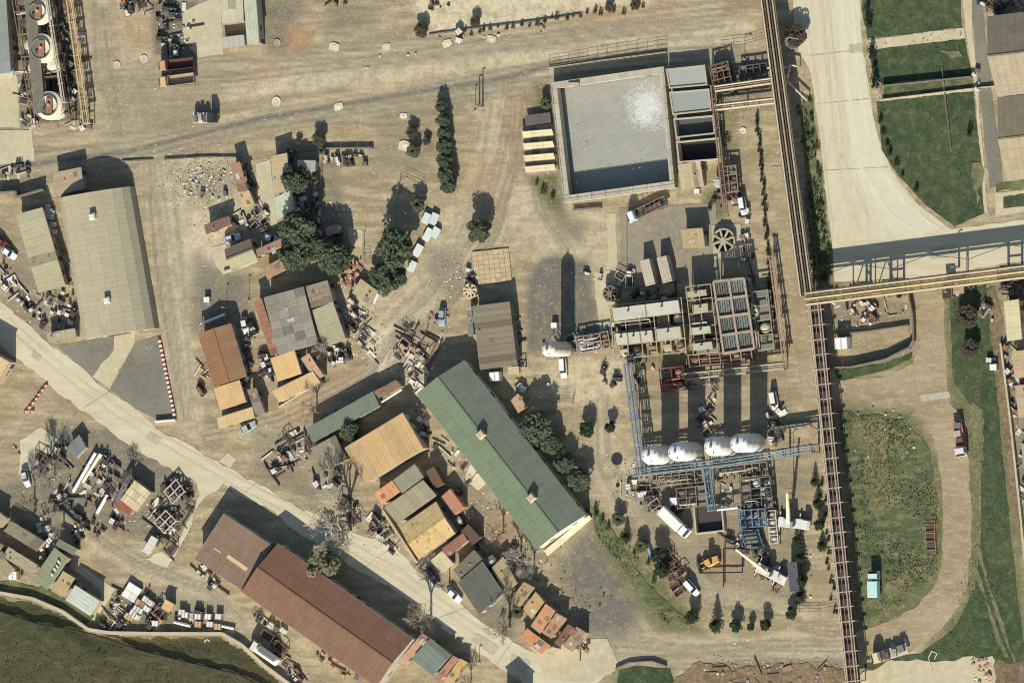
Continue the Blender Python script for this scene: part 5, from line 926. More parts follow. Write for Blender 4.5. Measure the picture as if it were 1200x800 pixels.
# ------------------------------------------------------------------ basin
def basin():
    z = 2.1; wl = -1.0; cs = [(645, 97), (778, 78), (791, 220), (661, 238)]; A, B_, C, D = (W(x, y, z) for x, y in cs); c = (A + B_ + C + D) / 4; c.z = 0; r = root('water_basin', c, 0, 'large square concrete basin full of murky grey water', 'water basin')
    q = [p - c for p in (A, B_, C, D)]; th = [1.5, 1.2, 1.7, 1.5]; cen = sum(q, Vector()) / 4
    for i in range(4):
        a, b_ = q[i].copy(), q[(i + 1) % 4].copy(); d = (b_ - a).normalized(); inn = Vector((-d.y, d.x, 0)); inn = inn if inn.dot(cen - a) > 0 else -inn
        ext = 0 if i % 2 == 0 else th[i]; a2 = a + d * (th[0] if i == 3 else 0) ; 
        a, b_ = (a, b_) if i % 2 == 0 else (a + d * th[i - 1], b_ - d * th[(i + 1) % 4]); n = max(3, int((b_ - a).length / 3.4))
        m = CONC; me = MB().slab((0, 0, -2.2), d * ((b_ - a).length / n - .04), inn * th[i], Vector((0, 0, 2.2))).mesh('wall_block', m)
        for k in range(n): inst(me, 'wall_block', r, Vector((a.x, a.y, z)) + d * ((b_ - a).length * k / n))
        w_ = MB(); nn = inn * (th[i] - .15)
        for t_ in (0, 1): p0 = Vector((a.x, a.y, z + 1.0 if t_ else z + .5)) + inn * .12; w_.tube(p0, p0 + d * (b_ - a).length, .035, 4)
        for k in range(n + 1): p0 = Vector((a.x, a.y, z)) + d * ((b_ - a).length * k / n) + inn * .12; w_.tube(p0, p0 + Vector((0, 0, 1.0)), .035, 4)
        w_.build('railing', STEEL, r)
    qq = [Vector((p.x, p.y, 0)).lerp(Vector((cen.x, cen.y, 0)), .03) for p in q]; mb = MB(); N_ = 40
    vs = []; 
    for i in range(N_ + 1):
        for j in range(N_ + 1): u, v = i / N_, j / N_; p = (qq[0] * (1 - u) + qq[1] * u) * (1 - v) + (qq[3] * (1 - u) + qq[2] * u) * v; vs.append((p.x, p.y, wl + random.uniform(-.015, .015)))
    fs = [(i * (N_ + 1) + j, i * (N_ + 1) + j + 1, (i + 1) * (N_ + 1) + j + 1, (i + 1) * (N_ + 1) + j) for i in range(N_) for j in range(N_)]
    mb.v = vs; mb.f = [f[::-1] for f in fs]; m, t, b = nt('murky_water'); geo = N(t, 'ShaderNodeNewGeometry'); pos = geo.outputs['Position']; fp = W(757, 125, 0)
    vd = N(t, 'ShaderNodeVectorMath', operation='DISTANCE', ins={1: (fp.x, fp.y, wl)}); L(t, pos, vd.inputs[0]); n1 = noise(t, pos, .5, 6, .7); n2 = noise(t, pos, 2.6, 6, .8)
    f1 = math_(t, 'SUBTRACT', math_(t, 'ADD', n2, math_(t, 'MULTIPLY', n1, .6)), math_(t, 'MULTIPLY', vd.outputs['Value'], .052)); foam = ramp(t, f1, [(.50, g(0)), (.72, g(.85))])
    n3 = noise(t, pos, .22, 4, .6); c_ = mixc(t, ramp(t, n3, [(.35, g(0)), (.7, g(1))]), C3((152, 151, 135)), C3((161, 160, 146))); c_ = mixc(t, ramp(t, n2, [(.55, g(0)), (.75, g(.35))]), c_, C3((176, 176, 164))); c_ = mixc(t, foam, c_, C3((212, 212, 204)))
    L(t, c_, b.inputs['Base Color']); b.inputs['Roughness'].default_value = .65; b.inputs['Specular IOR Level'].default_value = .2
    mp = N(t, 'ShaderNodeMapping', ins={'Rotation': (0, 0, R(20)), 'Scale': (.6, 2.0, 1)}); L(t, pos, mp.inputs[0]); bump(t, b, noise(t, mp.outputs[0], 1.6, 3, .6), .35, .12); mb.build('water', m, r)
    st = MB()
    for k in range(10): st.box((0, k * .3, z - .2 * k - .1), (1.2, .3, .12))
    o = st.build('stair', STEEL, r); o.location = Vector((q[1].x - 4, q[1].y - 2.2, 0))
    MB().box((q[0].x + 6, q[0].y - 0.4, z + .25), (3, .8, .4)).build('inlet_box', CONC, r)
basin()
def cell(cs, h, wl, rgb, label, foam=0, th=.35):
    A, B_, C, D = (W(x, y, h) for x, y in cs); c = (A + B_ + C + D) / 4; c.z = 0; r = root('settling_cell', c, 0, label, 'tank'); q = [p - c for p in (A, B_, C, D)]
    for i in range(4):
        a, b_ = q[i], q[(i + 1) % 4]; d = (b_ - a).normalized(); inn = Vector((-d.y, d.x, 0)); inn = inn if inn.dot(-a) > 0 else -inn
        if i % 2: a, b_ = a + d * (th + .01), b_ - d * (th + .01)
        MB().slab((a.x, a.y, 0), d * (b_ - a).length, inn * th, Vector((0, 0, h))).build('wall', CONC, r)
    mb = MB(); mb.prism([(p.x * .93, p.y * .93) for p in q], wl - .2, wl); mb.build('water', mat(rgb, 'tank_water', dirt=.4 + foam, rough=.8), r)
    pl = MB(); p = (q[0] + q[3]) / 2; p2 = (q[1] + q[2]) / 2; pl.slab(Vector((p.x, p.y - .35, h)), p2 - p - Vector((0, 0, p2.z - p.z)), (0, .7, 0), (0, 0, .08)); 
    if foam > .9: pl.build('walkway', STEEL, r)
cell([(780, 81), (826, 76), (829, 100), (784, 104)], 2.2, 2.0, (150, 154, 142), 'settling cell with grey water, northernmost beside the basin', -1); cell([(784, 108), (831, 104), (834, 130), (788, 135)], 2.2, 2.0, (146, 150, 138), 'settling cell with grey water, second from the north', -1); cell([(789, 139), (836, 135), (838, 157), (792, 162)], 2.2, .6, (84, 86, 84), 'settling cell with foam, third from the north', .4); cell([(792, 166), (842, 161), (845, 187), (795, 191)], 2.4, .2, (44, 40, 48), 'dark deep settling cell, southernmost beside the basin')
def round_tank(px, py, rad, h, label, rgb=(170, 160, 130)):
    c = W(px, py, 0); r = root('round_tank', c, 0, label, 'tank'); m = mat(rgb, 'concrete', dirt=.5)
    MB().lathe([(rad, 0), (rad, h), (rad - .4, h), (rad - .4, .3)], n=28).build('wall', m, r); MB().tube((0, 0, .2), (0, 0, .6), rad - .42, 24).build('sludge', mat((64, 58, 50), 'sludge', dirt=.5), r)
    MB().tube((0, 0, .6), (0, 0, h + .3), .8, 12).build('centre_column', m, r)
    for k in range(4): MB().box((0, 0, h + .1), (rad * 2, .5, .15), k * .79 + .3).build('radial_beam', m, r)
def flat_tank(px, py, h, rad, label):
    s = W(px, py, h); r = root('flat_tank', Vector((s.x, s.y, 0)), 0, label, 'storage tank'); m = mat((222, 210, 178), 'tank_enamel', dirt=.3, rust=.1)
    MB().lathe([(rad, 0), (rad, h), (rad - .9, h + .12), (.05, h - .2)], n=32).build('shell', m, r); MB().lathe([(rad - 1.0, h - .05), (rad - 1.0, h + .5), (rad - 1.12, h + .5), (rad - 1.12, h - .05)], n=32).build('railing', STEEL, r)
    MB().box((.3, 0, h + .35), (1.6, rad * 1.1, .5)).build('bridge', mat((150, 110, 80), 'bridge_paint', rust=.3), r); MB().tube((.3, .2, h), (.3, .2, h + 1.0), .35, 10).build('motor', mat((190, 160, 120), 'machine_paint', rust=.2), r); MB().box((-.9, -.8, h + .3), (.8, .8, .5)).build('hatch', DARKST, r)
pad = sheet('concrete_pad', [(834, 264), (868, 262), (872, 300), (836, 304)], .1, CONC, .05); round_tank(850, 282, 2.9, 1.2, 'round clarifier tank with radial beams on a concrete pad')
# ------------------------------------------------------------------ cooling cells, process blocks
def rect_local(cs, z):
    c, rz, U, V = frame(cs, z); return c, rz, U, V
def tray_tank(cs, h, rgb, label, n=3):
    c, rz, U, V = frame(cs, h); r = root('covered_tank', c, rz, label, 'tank'); o = -(U + V) / 2; m = mat(rgb, 'tank_cover', dirt=.35, rust=.06); MB().slab(o, U, V, Vector((0, 0, h - .25))).build('body', mat((150, 142, 118), 'tank_side', dirt=.5), r)
    uu, vv = U / n, V; 
    for i in range(n): MB().slab(o + uu * i * 1.0 + uu * .02 + Vector((0, 0, h - .24)), uu * .96, vv * .94, Vector((0, 0, .24))).build('cover', m, r)
    for i in range(n + 1): MB().slab(o + uu * i - U.normalized() * .12 + Vector((0, 0, h)), U.normalized() * .24, vv, Vector((0, 0, .22))).build('rib', mat((170, 156, 122), 'steel_paint', rust=.1), r)
    for i in range(n): p = o + uu * (i + .5) + vv * .3; MB().tube(p + Vector((0, 0, h)), p + Vector((0, 0, h + .7)), .22, 8).build('nozzle', DARKST, r)
tray_tank([(716, 361), (795, 352), (797, 366), (719, 377)], 4.6, (200, 196, 172), 'long pale covered tank, upper one of the western pair', 2); tray_tank([(720, 391), (764, 387), (766, 400), (722, 405)], 4.6, (188, 184, 158), 'pale covered tank at the lower left of the western block', 3); tray_tank([(768, 386), (797, 382), (799, 396), (770, 399)], 4.6, (194, 190, 164), 'pale covered tank at the lower right of the western block', 1)
tray_tank([(804, 342), (827, 339), (828, 346), (805, 349)], 4.6, (176, 170, 140), 'small covered tank at the top of the middle column', 1); tray_tank([(812, 358), (829, 355), (830, 365), (813, 368)], 4.6, (172, 170, 132), 'small covered tank second in the middle column', 1); tray_tank([(810, 384), (832, 382), (833, 390), (811, 393)], 4.6, (180, 176, 148), 'small covered tank third in the middle column', 1); tray_tank([(810, 403), (834, 400), (835, 408), (812, 411)], 4.6, (180, 178, 146), 'small covered tank at the foot of the middle column', 1)
def cooling():
    z = 5.2; cs = [(836, 330), (872, 326), (884, 408), (848, 414)]; A, B_, C, D = (W(x, y, z) for x, y in cs); c = (A + B_ + C + D) / 4; c.z = 0; r = root('cooling_tower', c, 0, 'open-topped cooling block of eight louvred cells in a rusty grid', 'cooling tower'); q = [Vector((p.x - c.x, p.y - c.y, 0)) for p in (A, B_, C, D)]
    fm = mat((170, 150, 124), 'frame_paint', rust=.25, dirt=.4); lm = mat((104, 108, 96), 'louvre', dirt=.5); sl_ = mat((118, 124, 112), 'louvre', dirt=.4)
    def pt(u, v): return (q[0] * (1 - u) + q[1] * u) * (1 - v) + (q[3] * (1 - u) + q[2] * u) * v
    MB().prism([(p.x * .98, p.y * .98) for p in q], 0, 1.0).build('plinth', CONC, r)
    for i in range(2):
        for j in range(4):
            a, b_, d_ = pt(i / 2 + .02, j / 4 + .02), pt(i / 2 + .48, j / 4 + .02), pt(i / 2 + .02, j / 4 + .23); U, V = b_ - a, d_ - a
            me = MB().slab((0, 0, 0), U / 6 * .72, V, Vector((0, 0, .3))).mesh('louvre', sl_ if (i + j) % 2 else lm)
            for k in range(6): inst(me, 'louvre', r, a + U * k / 6 + Vector((0, 0, z - .7 - .05 * (k % 2))))
            MB().slab(a + Vector((0, 0, z - 2)), U, V, Vector((0, 0, .1))).build('fill_deck', mat((50, 52, 50), 'fill', dirt=.5), r)
    for i in range(3):
        a, b_ = pt(i / 2, 0), pt(i / 2, 1); d = (b_ - a); w_ = Vector((.5, 0, 0)); MB().slab(a - w_ / 2 + Vector((0, 0, z - .3)), d, w_, Vector((0, 0, .4))).build('walkway', fm, r)
        for j in range(5): p = pt(i / 2, j / 4); MB().box((p.x, p.y, z / 2 - .2), (.35, .35, z - .4)).build('column', fm, r)
    for j in range(5):
        a, b_ = pt(0, j / 4), pt(1, j / 4); MB().slab(a - Vector((0, .3, 0)) + Vector((0, 0, z - .34)), b_ - a, Vector((0, .6, 0)), Vector((0, 0, .36))).build('cross_beam', fm, r)
cooling()
def frame_block(cs, h, nx, ny, rgb, label, equip=6, cat='process frame', levels=2, name='process_frame', t=.28, plates=.4, pal=None):
    """open steel frame holding vessels, pumps and ducts"""
    c, rz, U, V = frame(cs, h); r = root(name, c, rz, label, cat); o = -(U + V) / 2; m = mat(rgb, 'frame_paint', rust=.15, dirt=.4); z3 = Vector((0, 0, 1)); uu, vv = U.normalized(), V.normalized()
    for i in range(nx + 1):
        for j in range(ny + 1): p = o + U * (i / nx) + V * (j / ny); MB().box((p.x, p.y, h / 2), (t, t, h)).build('column', m, r)
    for l in range(1, levels + 1):
        z = h * l / levels
        for i in range(nx + 1): MB().slab(o + U * (i / nx) - uu * t * .4 + z3 * (z - t), V, uu * t * .8, z3 * t * .9).build('beam', m, r)
        for j in range(ny + 1): MB().slab(o + V * (j / ny) - vv * t * .4 + z3 * (z - t * .95), U, vv * t * .8, z3 * t * .9).build('beam', m, r)
    pal = pal or [(190, 182, 160), (120, 112, 100), (150, 120, 94), (86, 80, 76), (176, 160, 128)]
    for i in range(nx):
        for j in range(ny):
            p = o + U * ((i + .5) / nx) + V * ((j + .5) / ny); cw = min(U.length / nx, V.length / ny) * .36; k = random.random(); mc = mat(random.choice(pal), 'equipment', rust=.2, dirt=.4)
            if k < plates: MB().slab(o + U * (i / nx) + V * (j / ny) + z3 * (h * .6), U / nx * .96, V / ny * .96, z3 * .08).build('deck_plate', mat((130, 122, 104), 'grating', dirt=.6), r)
            elif k < .75:
                MB().lathe([(cw * .9, .3), (cw, .6), (cw, h * .7), (cw * .7, h * .8), (.05, h * .86)], p, 14).build('drum', mc, r)
            else: MB().tbox(p, (cw * 1.8, cw * 1.6, h * .6), (.9, .7), (.1, 0)).build('pump_housing', mc, r)
    for k in range(equip):
        j = random.random(); z = h * random.uniform(.5, 1.0) + .1; a = o + V * j + U * random.uniform(0, .3) + z3 * z; MB().path([a, a + U * random.uniform(.3, .7), a + U * .5 + V * random.uniform(-.2, .2) - z3 * z * .4], random.uniform(.08, .17), 6).build('pipe', mat(random.choice(pal), 'pipe_paint', rust=.15), r)
    return r
frame_block([(714, 358), (798, 349), (804, 412), (720, 421)], 4.0, 5, 4, (176, 162, 126), 'low steel frame around the western covered tanks', 10, levels=1, plates=.55); frame_block([(804, 336), (832, 333), (842, 412), (812, 416)], 4.2, 2, 5, (168, 150, 118), 'steel frame holding the middle column of small tanks', 8, plates=.6, levels=1)
frame_block([(880, 342), (900, 340), (906, 408), (890, 411)], 3.0, 1, 4, (150, 150, 124), 'steel frame with green housings east of the cooling cells', 5, plates=.3, pal=[(112, 138, 116), (130, 150, 130), (196, 190, 150), (84, 86, 76)]); frame_block([(806, 416), (880, 410), (882, 424), (808, 430)], 2.2, 6, 1, (164, 142, 114), 'pinkish pipe frame south of the cooling cells', 8, levels=1, pal=[(140, 104, 84), (110, 98, 84), (186, 162, 126)])
frame_block([(772, 432), (800, 429), (803, 456), (775, 459)], 3.0, 2, 2, (120, 70, 56), 'square red steel frame north of the white vessels', 8, plates=.1, t=.26, pal=[(140, 76, 58), (180, 116, 92), (70, 50, 44)])
frame_block([(760, 556), (822, 550), (824, 564), (762, 572)], 1.8, 7, 1, (140, 130, 108), 'row of pumps west of the short blue rack', 8, levels=1, plates=0); frame_block([(838, 548), (898, 541), (900, 556), (840, 563)], 1.8, 7, 1, (140, 132, 112), 'row of pumps east of the short blue rack', 8, levels=1, plates=0)
frame_block([(792, 572), (826, 569), (828, 592), (794, 596)], 2.2, 3, 2, (120, 108, 92), 'dark pump frame west of the short blue rack', 8, plates=.3, levels=1); frame_block([(866, 562), (902, 558), (905, 594), (869, 598)], 2.6, 3, 3, (110, 104, 94), 'dark process frame with white cabinets east of the short blue rack', 10, plates=.35, pal=[(206, 202, 190), (90, 84, 78), (120, 110, 96)])
frame_block([(864, 598), (896, 596), (898, 616), (866, 618)], 3.0, 4, 2, (114, 130, 142), 'blue steel frame below the dark process frame', 6, plates=.3, pal=[(112, 140, 158), (60, 70, 80), (150, 160, 160)]); frame_block([(869, 622), (888, 620), (894, 640), (873, 641)], 1.6, 1, 4, (104, 132, 152), 'low blue grille frame', 3, plates=.9, levels=1, t=.2)
frame_block([(899, 598), (908, 598), (912, 636), (902, 637)], 1.6, 1, 4, (200, 192, 170), 'pale machinery skid beside the blue frame', 4, levels=1, plates=.3, pal=[(210, 204, 184), (190, 180, 150), (80, 76, 70)]); frame_block([(733, 415), (752, 412), (754, 424), (735, 427)], 1.8, 2, 1, (130, 140, 110), 'green equipment cluster at the head of the blue rack', 4, levels=1, pal=[(104, 132, 100), (70, 90, 70), (180, 180, 160)])
frame_block([(674, 395), (712, 388), (715, 408), (678, 414)], 1.8, 4, 2, (150, 144, 124), 'tangled pump skid east of the tall oxygen tank', 14, levels=1, plates=.1, pal=[(216, 214, 200), (226, 224, 214), (90, 84, 80), (150, 120, 96)]); frame_block([(831, 78), (852, 72), (858, 98), (836, 104)], 2.4, 3, 3, (116, 98, 80), 'brown pump manifold at the north-east of the basin cells', 14, levels=1, plates=.1, pal=[(110, 78, 62), (150, 120, 90), (200, 184, 150), (70, 56, 50)])
frame_block([(866, 78), (898, 74), (900, 92), (868, 97)], 1.6, 4, 2, (96, 86, 80), 'dark transformer enclosure beside the north pipe rack', 4, levels=1, plates=.6, pal=[(90, 82, 78), (110, 104, 96)]); frame_block([(842, 196), (862, 194), (865, 224), (845, 227)], 2.2, 2, 3, (140, 124, 100), 'small pump frame south-east of the basin cells', 7, levels=1, plates=.2); frame_block([(800, 440), (830, 436), (832, 450), (802, 454)], 1.4, 3, 1, (150, 142, 120), 'low valve frame between red frame and vessels', 4, levels=1)
frame_block([(14, -12), (54, -16), (84, 140), (36, 146)], 3.6, 2, 6, (130, 112, 92), 'large steel process frame in the upper left corner', 16, levels=2, plates=.0, name='process_frame', pal=[(110, 96, 82), (190, 176, 144), (84, 72, 66), (206, 196, 168)])
for (x, y, q, lb) in [(44, 14, 3.2, 'northernmost'), (48, 57, 3.5, 'middle'), (57, 124, 3.4, 'southernmost')]: flat_tank(x, y, 4.3, q, lb + ' wide flat white tank in the upper left plant')
B([(-30, -20), (-24, 90), (14, 84), (6, -22)], 4.4, (140, 144, 134), 'blue-grey roof at the upper left frame corner', n=7, rust=0); B([(-20, 84), (16, 82), (16, 88), (-20, 92)], 3.0, (214, 212, 196), 'white narrow canopy in the upper left corner', n=3, rust=0, doors=False)
B([(26, -20), (40, -22), (52, 132), (42, 134)], 4.4, (122, 114, 96), 'long grey conveyor cover inside the upper left plant', n=2, m=12, doors=False, rust=.1)
# pump pit, pole, valves
cell([(812, 592), (846, 590), (849, 622), (815, 626)], 1.4, .1, (70, 64, 62), 'white rimmed pump pit with concrete apron', -1); 
def post(px, py, h, label, name='lamp_post', arm=1.2, rz=0.0, rgb=(150, 146, 134), rad=.1):
    r = root(name, W(px, py, 0), rz, label, name.replace('_', ' ')); m = mat(rgb, 'post_steel', dirt=.3); MB().tube((0, 0, 0), (0, 0, h), rad, 8, rad * .6).build('pole', m, r); MB().box((0, 0, .12), (.5, .5, .24)).build('base', CONC, r)
    a = MB().tube((0, 0, h - .1), (arm, 0, h + .1), .05, 5).build('arm', m, r); MB().box((arm + .2, 0, h + .08), (.6, .25, .14)).build('lamp_head', m, a)
post(735, 314, 8.8, 'tall lamp post beside the shaded container yard'); post(1124, 313, 5.0, 'single thick post shading the pale road', 'steel_post', .4, rad=.3); post(930, 572, 8.0, 'thin mast between the two cranes', 'mast', .3); post(873, 70, 3.4, 'lamp post at the north end of the pipe tracks'); post(557, 130, 3.5, 'short post at the lone cluster on the dirt', 'post', .2); post(566, 125, 5.2, 'taller post of the lone cluster on the dirt', 'post', .2, rad=.22); post(562, 123, 4.0, 'middle post of the lone cluster on the dirt', 'post', .2, rad=.18)
post(527, 683, 2.4, 'short post behind the white parked car', 'post', .1, rad=.2); post(562, 776, 2.4, 'thin post on the bottom verge', 'post', .2); post(414, 672, 1.8, 'short white bollard-like post by the kerb', 'post', .1, rad=.3); post(266, 360, 3.2, 'thin pole north of the brown workshop', 'pole', .1); post(292, 352, 3.4, 'thin pole at the corner of the grey workshop', 'pole', .1)
def palm():
    r = root('cable_reel_frame', (0, 0, 0)); return r
# ------------------------------------------------------------------ walls, fences, kerbs
def wall(pts, h, th, m, label, name='wall', cat='wall', seg=4.0, zf=None, z0=0.0, piece='wall_block'):
    P_ = [W(x, y, 0) for x, y in pts]; o = P_[0].copy(); r = root(name, Vector((o.x, o.y, 0)), 0, label, cat)
    for a, b_ in zip(P_[:-1], P_[1:]):
        d = (b_ - a); ln = d.length; d.normalize(); nr = Vector((-d.y, d.x, 0)); n = max(1, int(ln / seg)); me = MB().slab(-nr * th / 2 + d * .02, d * (ln / n - .04), nr * th, Vector((0, 0, h + .3))).mesh(piece, m)
        for i in range(n): inst(me, piece, r, a + d * (ln * i / n) - Vector((o.x, o.y, .3 - z0)))
    return r
def fence(pts, h, label, step=2.4, rgb=(110, 100, 86)):
    P_ = [W(x, y, 0) for x, y in pts]; o = P_[0].copy(); r = root('fence', Vector((o.x, o.y, 0)), 0, label, 'fence'); m = mat(rgb, 'fence_steel', rust=.2); pm = MB().box((0, 0, h / 2), (.09, .09, h)).mesh('post', m)
    for a, b_ in zip(P_[:-1], P_[1:]):
        d = b_ - a; n = max(1, int(d.length / step))
        for i in range(n + 1): inst(pm, 'post', r, a + d * (i / n) - o)
        for z in (.35, .7, 1.0): MB().tube(a - o + Vector((0, 0, h * z - .05)), b_ - o + Vector((0, 0, h * z - .05)), .03, 4).build('rail', m, r)
LW = mat((186, 174, 140), 'masonry', dirt=.4, var=.05); DW = mat((120, 112, 98), 'masonry', dirt=.5, var=.08)
wall([(-20, 692), (0, 694), (40, 701), (75, 716), (105, 737), (130, 741), (190, 742), (262, 742), (285, 755), (310, 778), (360, 815)], 1.1, .8, LW, 'long pale retaining wall between the yards and the grassy hillside', 'retaining_wall')
wall([(143, 189), (180, 187)], .35, .3, DW, 'yard wall stretch west of the dirt lane gate'); wall([(193, 187), (240, 184), (285, 184)], .45, .3, DW, 'yard wall stretch north of the rubble plot'); wall([(345, 176), (380, 174), (438, 173)], .8, .35, DW, 'yard wall north of the open dirt square')
wall([(503, 41), (560, 33), (612, 27), (680, 17)], .3, .35, DW, 'low wall along the edge of the northern pale ground'); wall([(0, 226), (22, 224)], 1.6, .4, DW, 'short wall at the left frame edge'); wall([(22, 224), (22, 231), (54, 222)], 1.8, .5, DW, 'short dark wall north of the long cream shed')
wall([(963, 431), (1000, 430), (1040, 421), (1068, 407), (1073, 398), (1072, 370), (1066, 340)], 1.5, .4, DW, 'curved bund wall around the small yard under the rack', 'bund_wall', seg=2.5); wall([(980, 392), (1020, 388), (1066, 381)], .8, .35, DW, 'inner divider wall of the small bunded yard')
wall([(644, 80), (700, 72), (782, 61)], .5, .3, LW, 'low kerb wall north of the basin'); wall([(183, 494), (207, 492)], .9, .5, mat((226, 222, 206), 'masonry', dirt=.2), 'short white wall at the foot of the asphalt triangle'); wall([(672, 246), (706, 243)], .7, .4, DW, 'short low wall south of the basin')
wall([(640, 648), (662, 630), (692, 604)], .5, 1.4, mat((218, 208, 172), 'masonry', dirt=.4), 'pale loading ledge at the south-east end of the green warehouse', seg=3); wall([(905, 502), (951, 497)], .9, .9, CONC, 'grey culvert wall between vessels and rack')
wall([(1035, 101), (1140, 90)], 1.2, .3, DW, 'dark wall across the lawns, upper one'); wall([(1034, 117), (1140, 104), (1168, 101)], .7, .25, LW, 'thin pale wall across the lawns, lower one')
wall([(263, 318), (304, 305)], .6, .3, LW, 'low cream wall at the foot of the half olive shed'); wall([(327, 477), (379, 445)], .6, .3, LW, 'cream wall below the long orange lean-to'); wall([(489, 658), (450, 598)], .7, .5, LW, 'cream boundary wall beside the yellow striped shed')
wall([(100, 583), (60, 585), (88, 610), (106, 622)], .6, .3, DW, 'low wall below the long white beams'); wall([(722, 783), (738, 776), (765, 774), (782, 780)], .7, .3, DW, 'dark edging wall round the bottom grass patch')
fence([(465, 256), (470, 212), (478, 207), (497, 216)], 1.4, 'wire fence loop around the small olive trees'); fence([(378, 192), (378, 262)], 1.2, 'fence on the west side of the open dirt square'); fence([(428, 272), (427, 300), (434, 300)], 1.4, 'fence beside the bare concrete pad'); fence([(640, 470), (672, 472), (674, 462), (656, 461)], 1.0, 'small rail pen on the bare soil by the conifer pair'); fence([(738, 468), (775, 468)], 1.0, 'rail fence north of the vessels')
fence([(925, 716), (960, 716), (982, 712)], 1.3, 'wire fence at the south end of the plant'); fence([(848, 118), (850, 170), (858, 200)], 1.2, 'rail fence east of the basin cells'); fence([(644, 78), (700, 68), (782, 55)], 1.6, 'wire fence north of the basin'); fence([(846, 55), (873, 52), (897, 45)], 1.4, 'wire fence by the north pipe tracks'); fence([(1033, 100), (1035, 116)], 1.2, 'short fence at the lawn corner'); fence([(1105, 80), (1108, 110), (1116, 180)], .9, 'thin fence line down the lower lawn', rgb=(150, 150, 120)); fence([(945, 205), (962, 330)], 1.3, 'wire fence along the verge shrubs')
fence([(236, 396), (256, 470)], 1.2, 'fence beside the brown gabled workshop'); fence([(0, 620), (30, 640), (60, 600)], 1.2, 'fence through the lower left yard'); fence([(965, 345), (967, 425)], 1.4, 'wire fence on the west of the bunded yard')
def pipe_thing(pts, r_, rgb, label, name='pipe', cat='pipe', z=.3, hill=False, legs=False):
    P_ = [W(x, y, z) for x, y in pts]
    if hill:
        P_ = []
        for (x0, y0), (x1, y1) in zip(pts[:-1], pts[1:]):
            for k in range(8):
                p = W(x0 + (x1 - x0) * k / 8, y0 + (y1 - y0) * k / 8, 0); h = float(hill_z(p.x, p.y)); p = W(x0 + (x1 - x0) * k / 8, y0 + (y1 - y0) * k / 8, h + z); P_.append(p)
    o = P_[0].copy(); mb = MB().path([p - o for p in P_], r_, 8)
    rr = root(name, o, 0, label, cat) ; mb.build('tube', mat(rgb, 'pipe_paint', rust=.05, dirt=.25), rr)
    for a, b_ in ((P_[0], P_[1]), (P_[-1], P_[-2])):
        d = (b_ - a).normalized(); MB().tube(a - o - d * .02, a - o + d * .12, r_ * 1.25, 8).build('flange', STEEL, rr)
    if z > 1.2:
        for p in (P_[0], P_[-1]): MB().tube(p - o - Vector((0, 0, z)), p - o, .1, 5).build('support', STEEL, rr)
pipe_thing([(-10, 712), (20, 723), (45, 731), (110, 743), (165, 762), (230, 778), (280, 790), (320, 812)], .22, (52, 46, 40), 'long dark tube made up as the shadow line across the grassy hillside', hill=True, z=.7)  # tube is made up to draw a dark shadow line on the slope
pipe_thing([(234, 380), (264, 368)], .32, (224, 222, 214), 'white duct lying north of the brown gabled workshop', 'duct', 'duct', z=1.5); pipe_thing([(437, 357), (443, 343)], .35, (226, 218, 196), 'white pipe at the corner of the low tan lean-to', z=.5); pipe_thing([(447, 471), (471, 456)], .25, (222, 214, 196), 'white pipe beside the small brown shed', z=1.6)
pipe_thing([(85, 577), (112, 530)], .42, (232, 228, 210), 'long white beam, left one of the pair in the scrap yard', 'steel_beam', 'beam', z=.8); pipe_thing([(96, 566), (118, 531)], .42, (226, 216, 192), 'long white beam, right one of the pair in the scrap yard', 'steel_beam', 'beam', z=.8); pipe_thing([(113, 602), (126, 579)], .42, (230, 224, 204), 'shorter white beam at the end of the scrap yard', 'steel_beam', 'beam', z=.7)
pipe_thing([(204, 768 - 40), (224, 733)], .4, (224, 220, 206), 'white pipe lying against the retaining wall', z=.4); pipe_thing([(245, 730), (275, 736)], .0 + .35, (230, 226, 214), 'white pipe beside the crates at the wall end', z=.4); pipe_thing([(818, 671), (870, 670), (870, 642), (848, 642), (848, 671), (848, 688)], .16, (34, 34, 36), 'thin black square pipe loop on legs', z=.9); pipe_thing([(870, 640), (870, 600)], .16, (60, 84, 100), 'dark blue pipe joining the loop to the blue frame', z=1.8); pipe_thing([(840, 597), (866, 594)], .3, (220, 220, 210), 'white horizontal pipe between short blue rack and blue frame', z=2.2)
pipe_thing([(916, 90), (921, 100), (926, 76), (935, 78)], .2, (220, 206, 180), 'pale kinked pipe at the pipe rack crossing', z=1.6); pipe_thing([(899, 80), (906, 78), (912, 78), (925, 79)], .2, (214, 200, 170), 'upper pale branch pipe leaving the rack', z=2); pipe_thing([(906, 95), (922, 95), (946, 118)], .2, (226, 216, 196), 'lower pale branch pipe leaving the rack', z=1.5); pipe_thing([(1093, 785), (1088, 770), (1092, 762), (1098, 765), (1095, 772)], .12, (206, 196, 160), 'pale hose loop lying on the grass at the bottom', 'hose', 'hose', z=.15)
wall([(1174, 402), (1184, 480), (1194, 570), (1203, 660)], 1.0, .5, LW, 'tan boundary wall of the right edge yard')
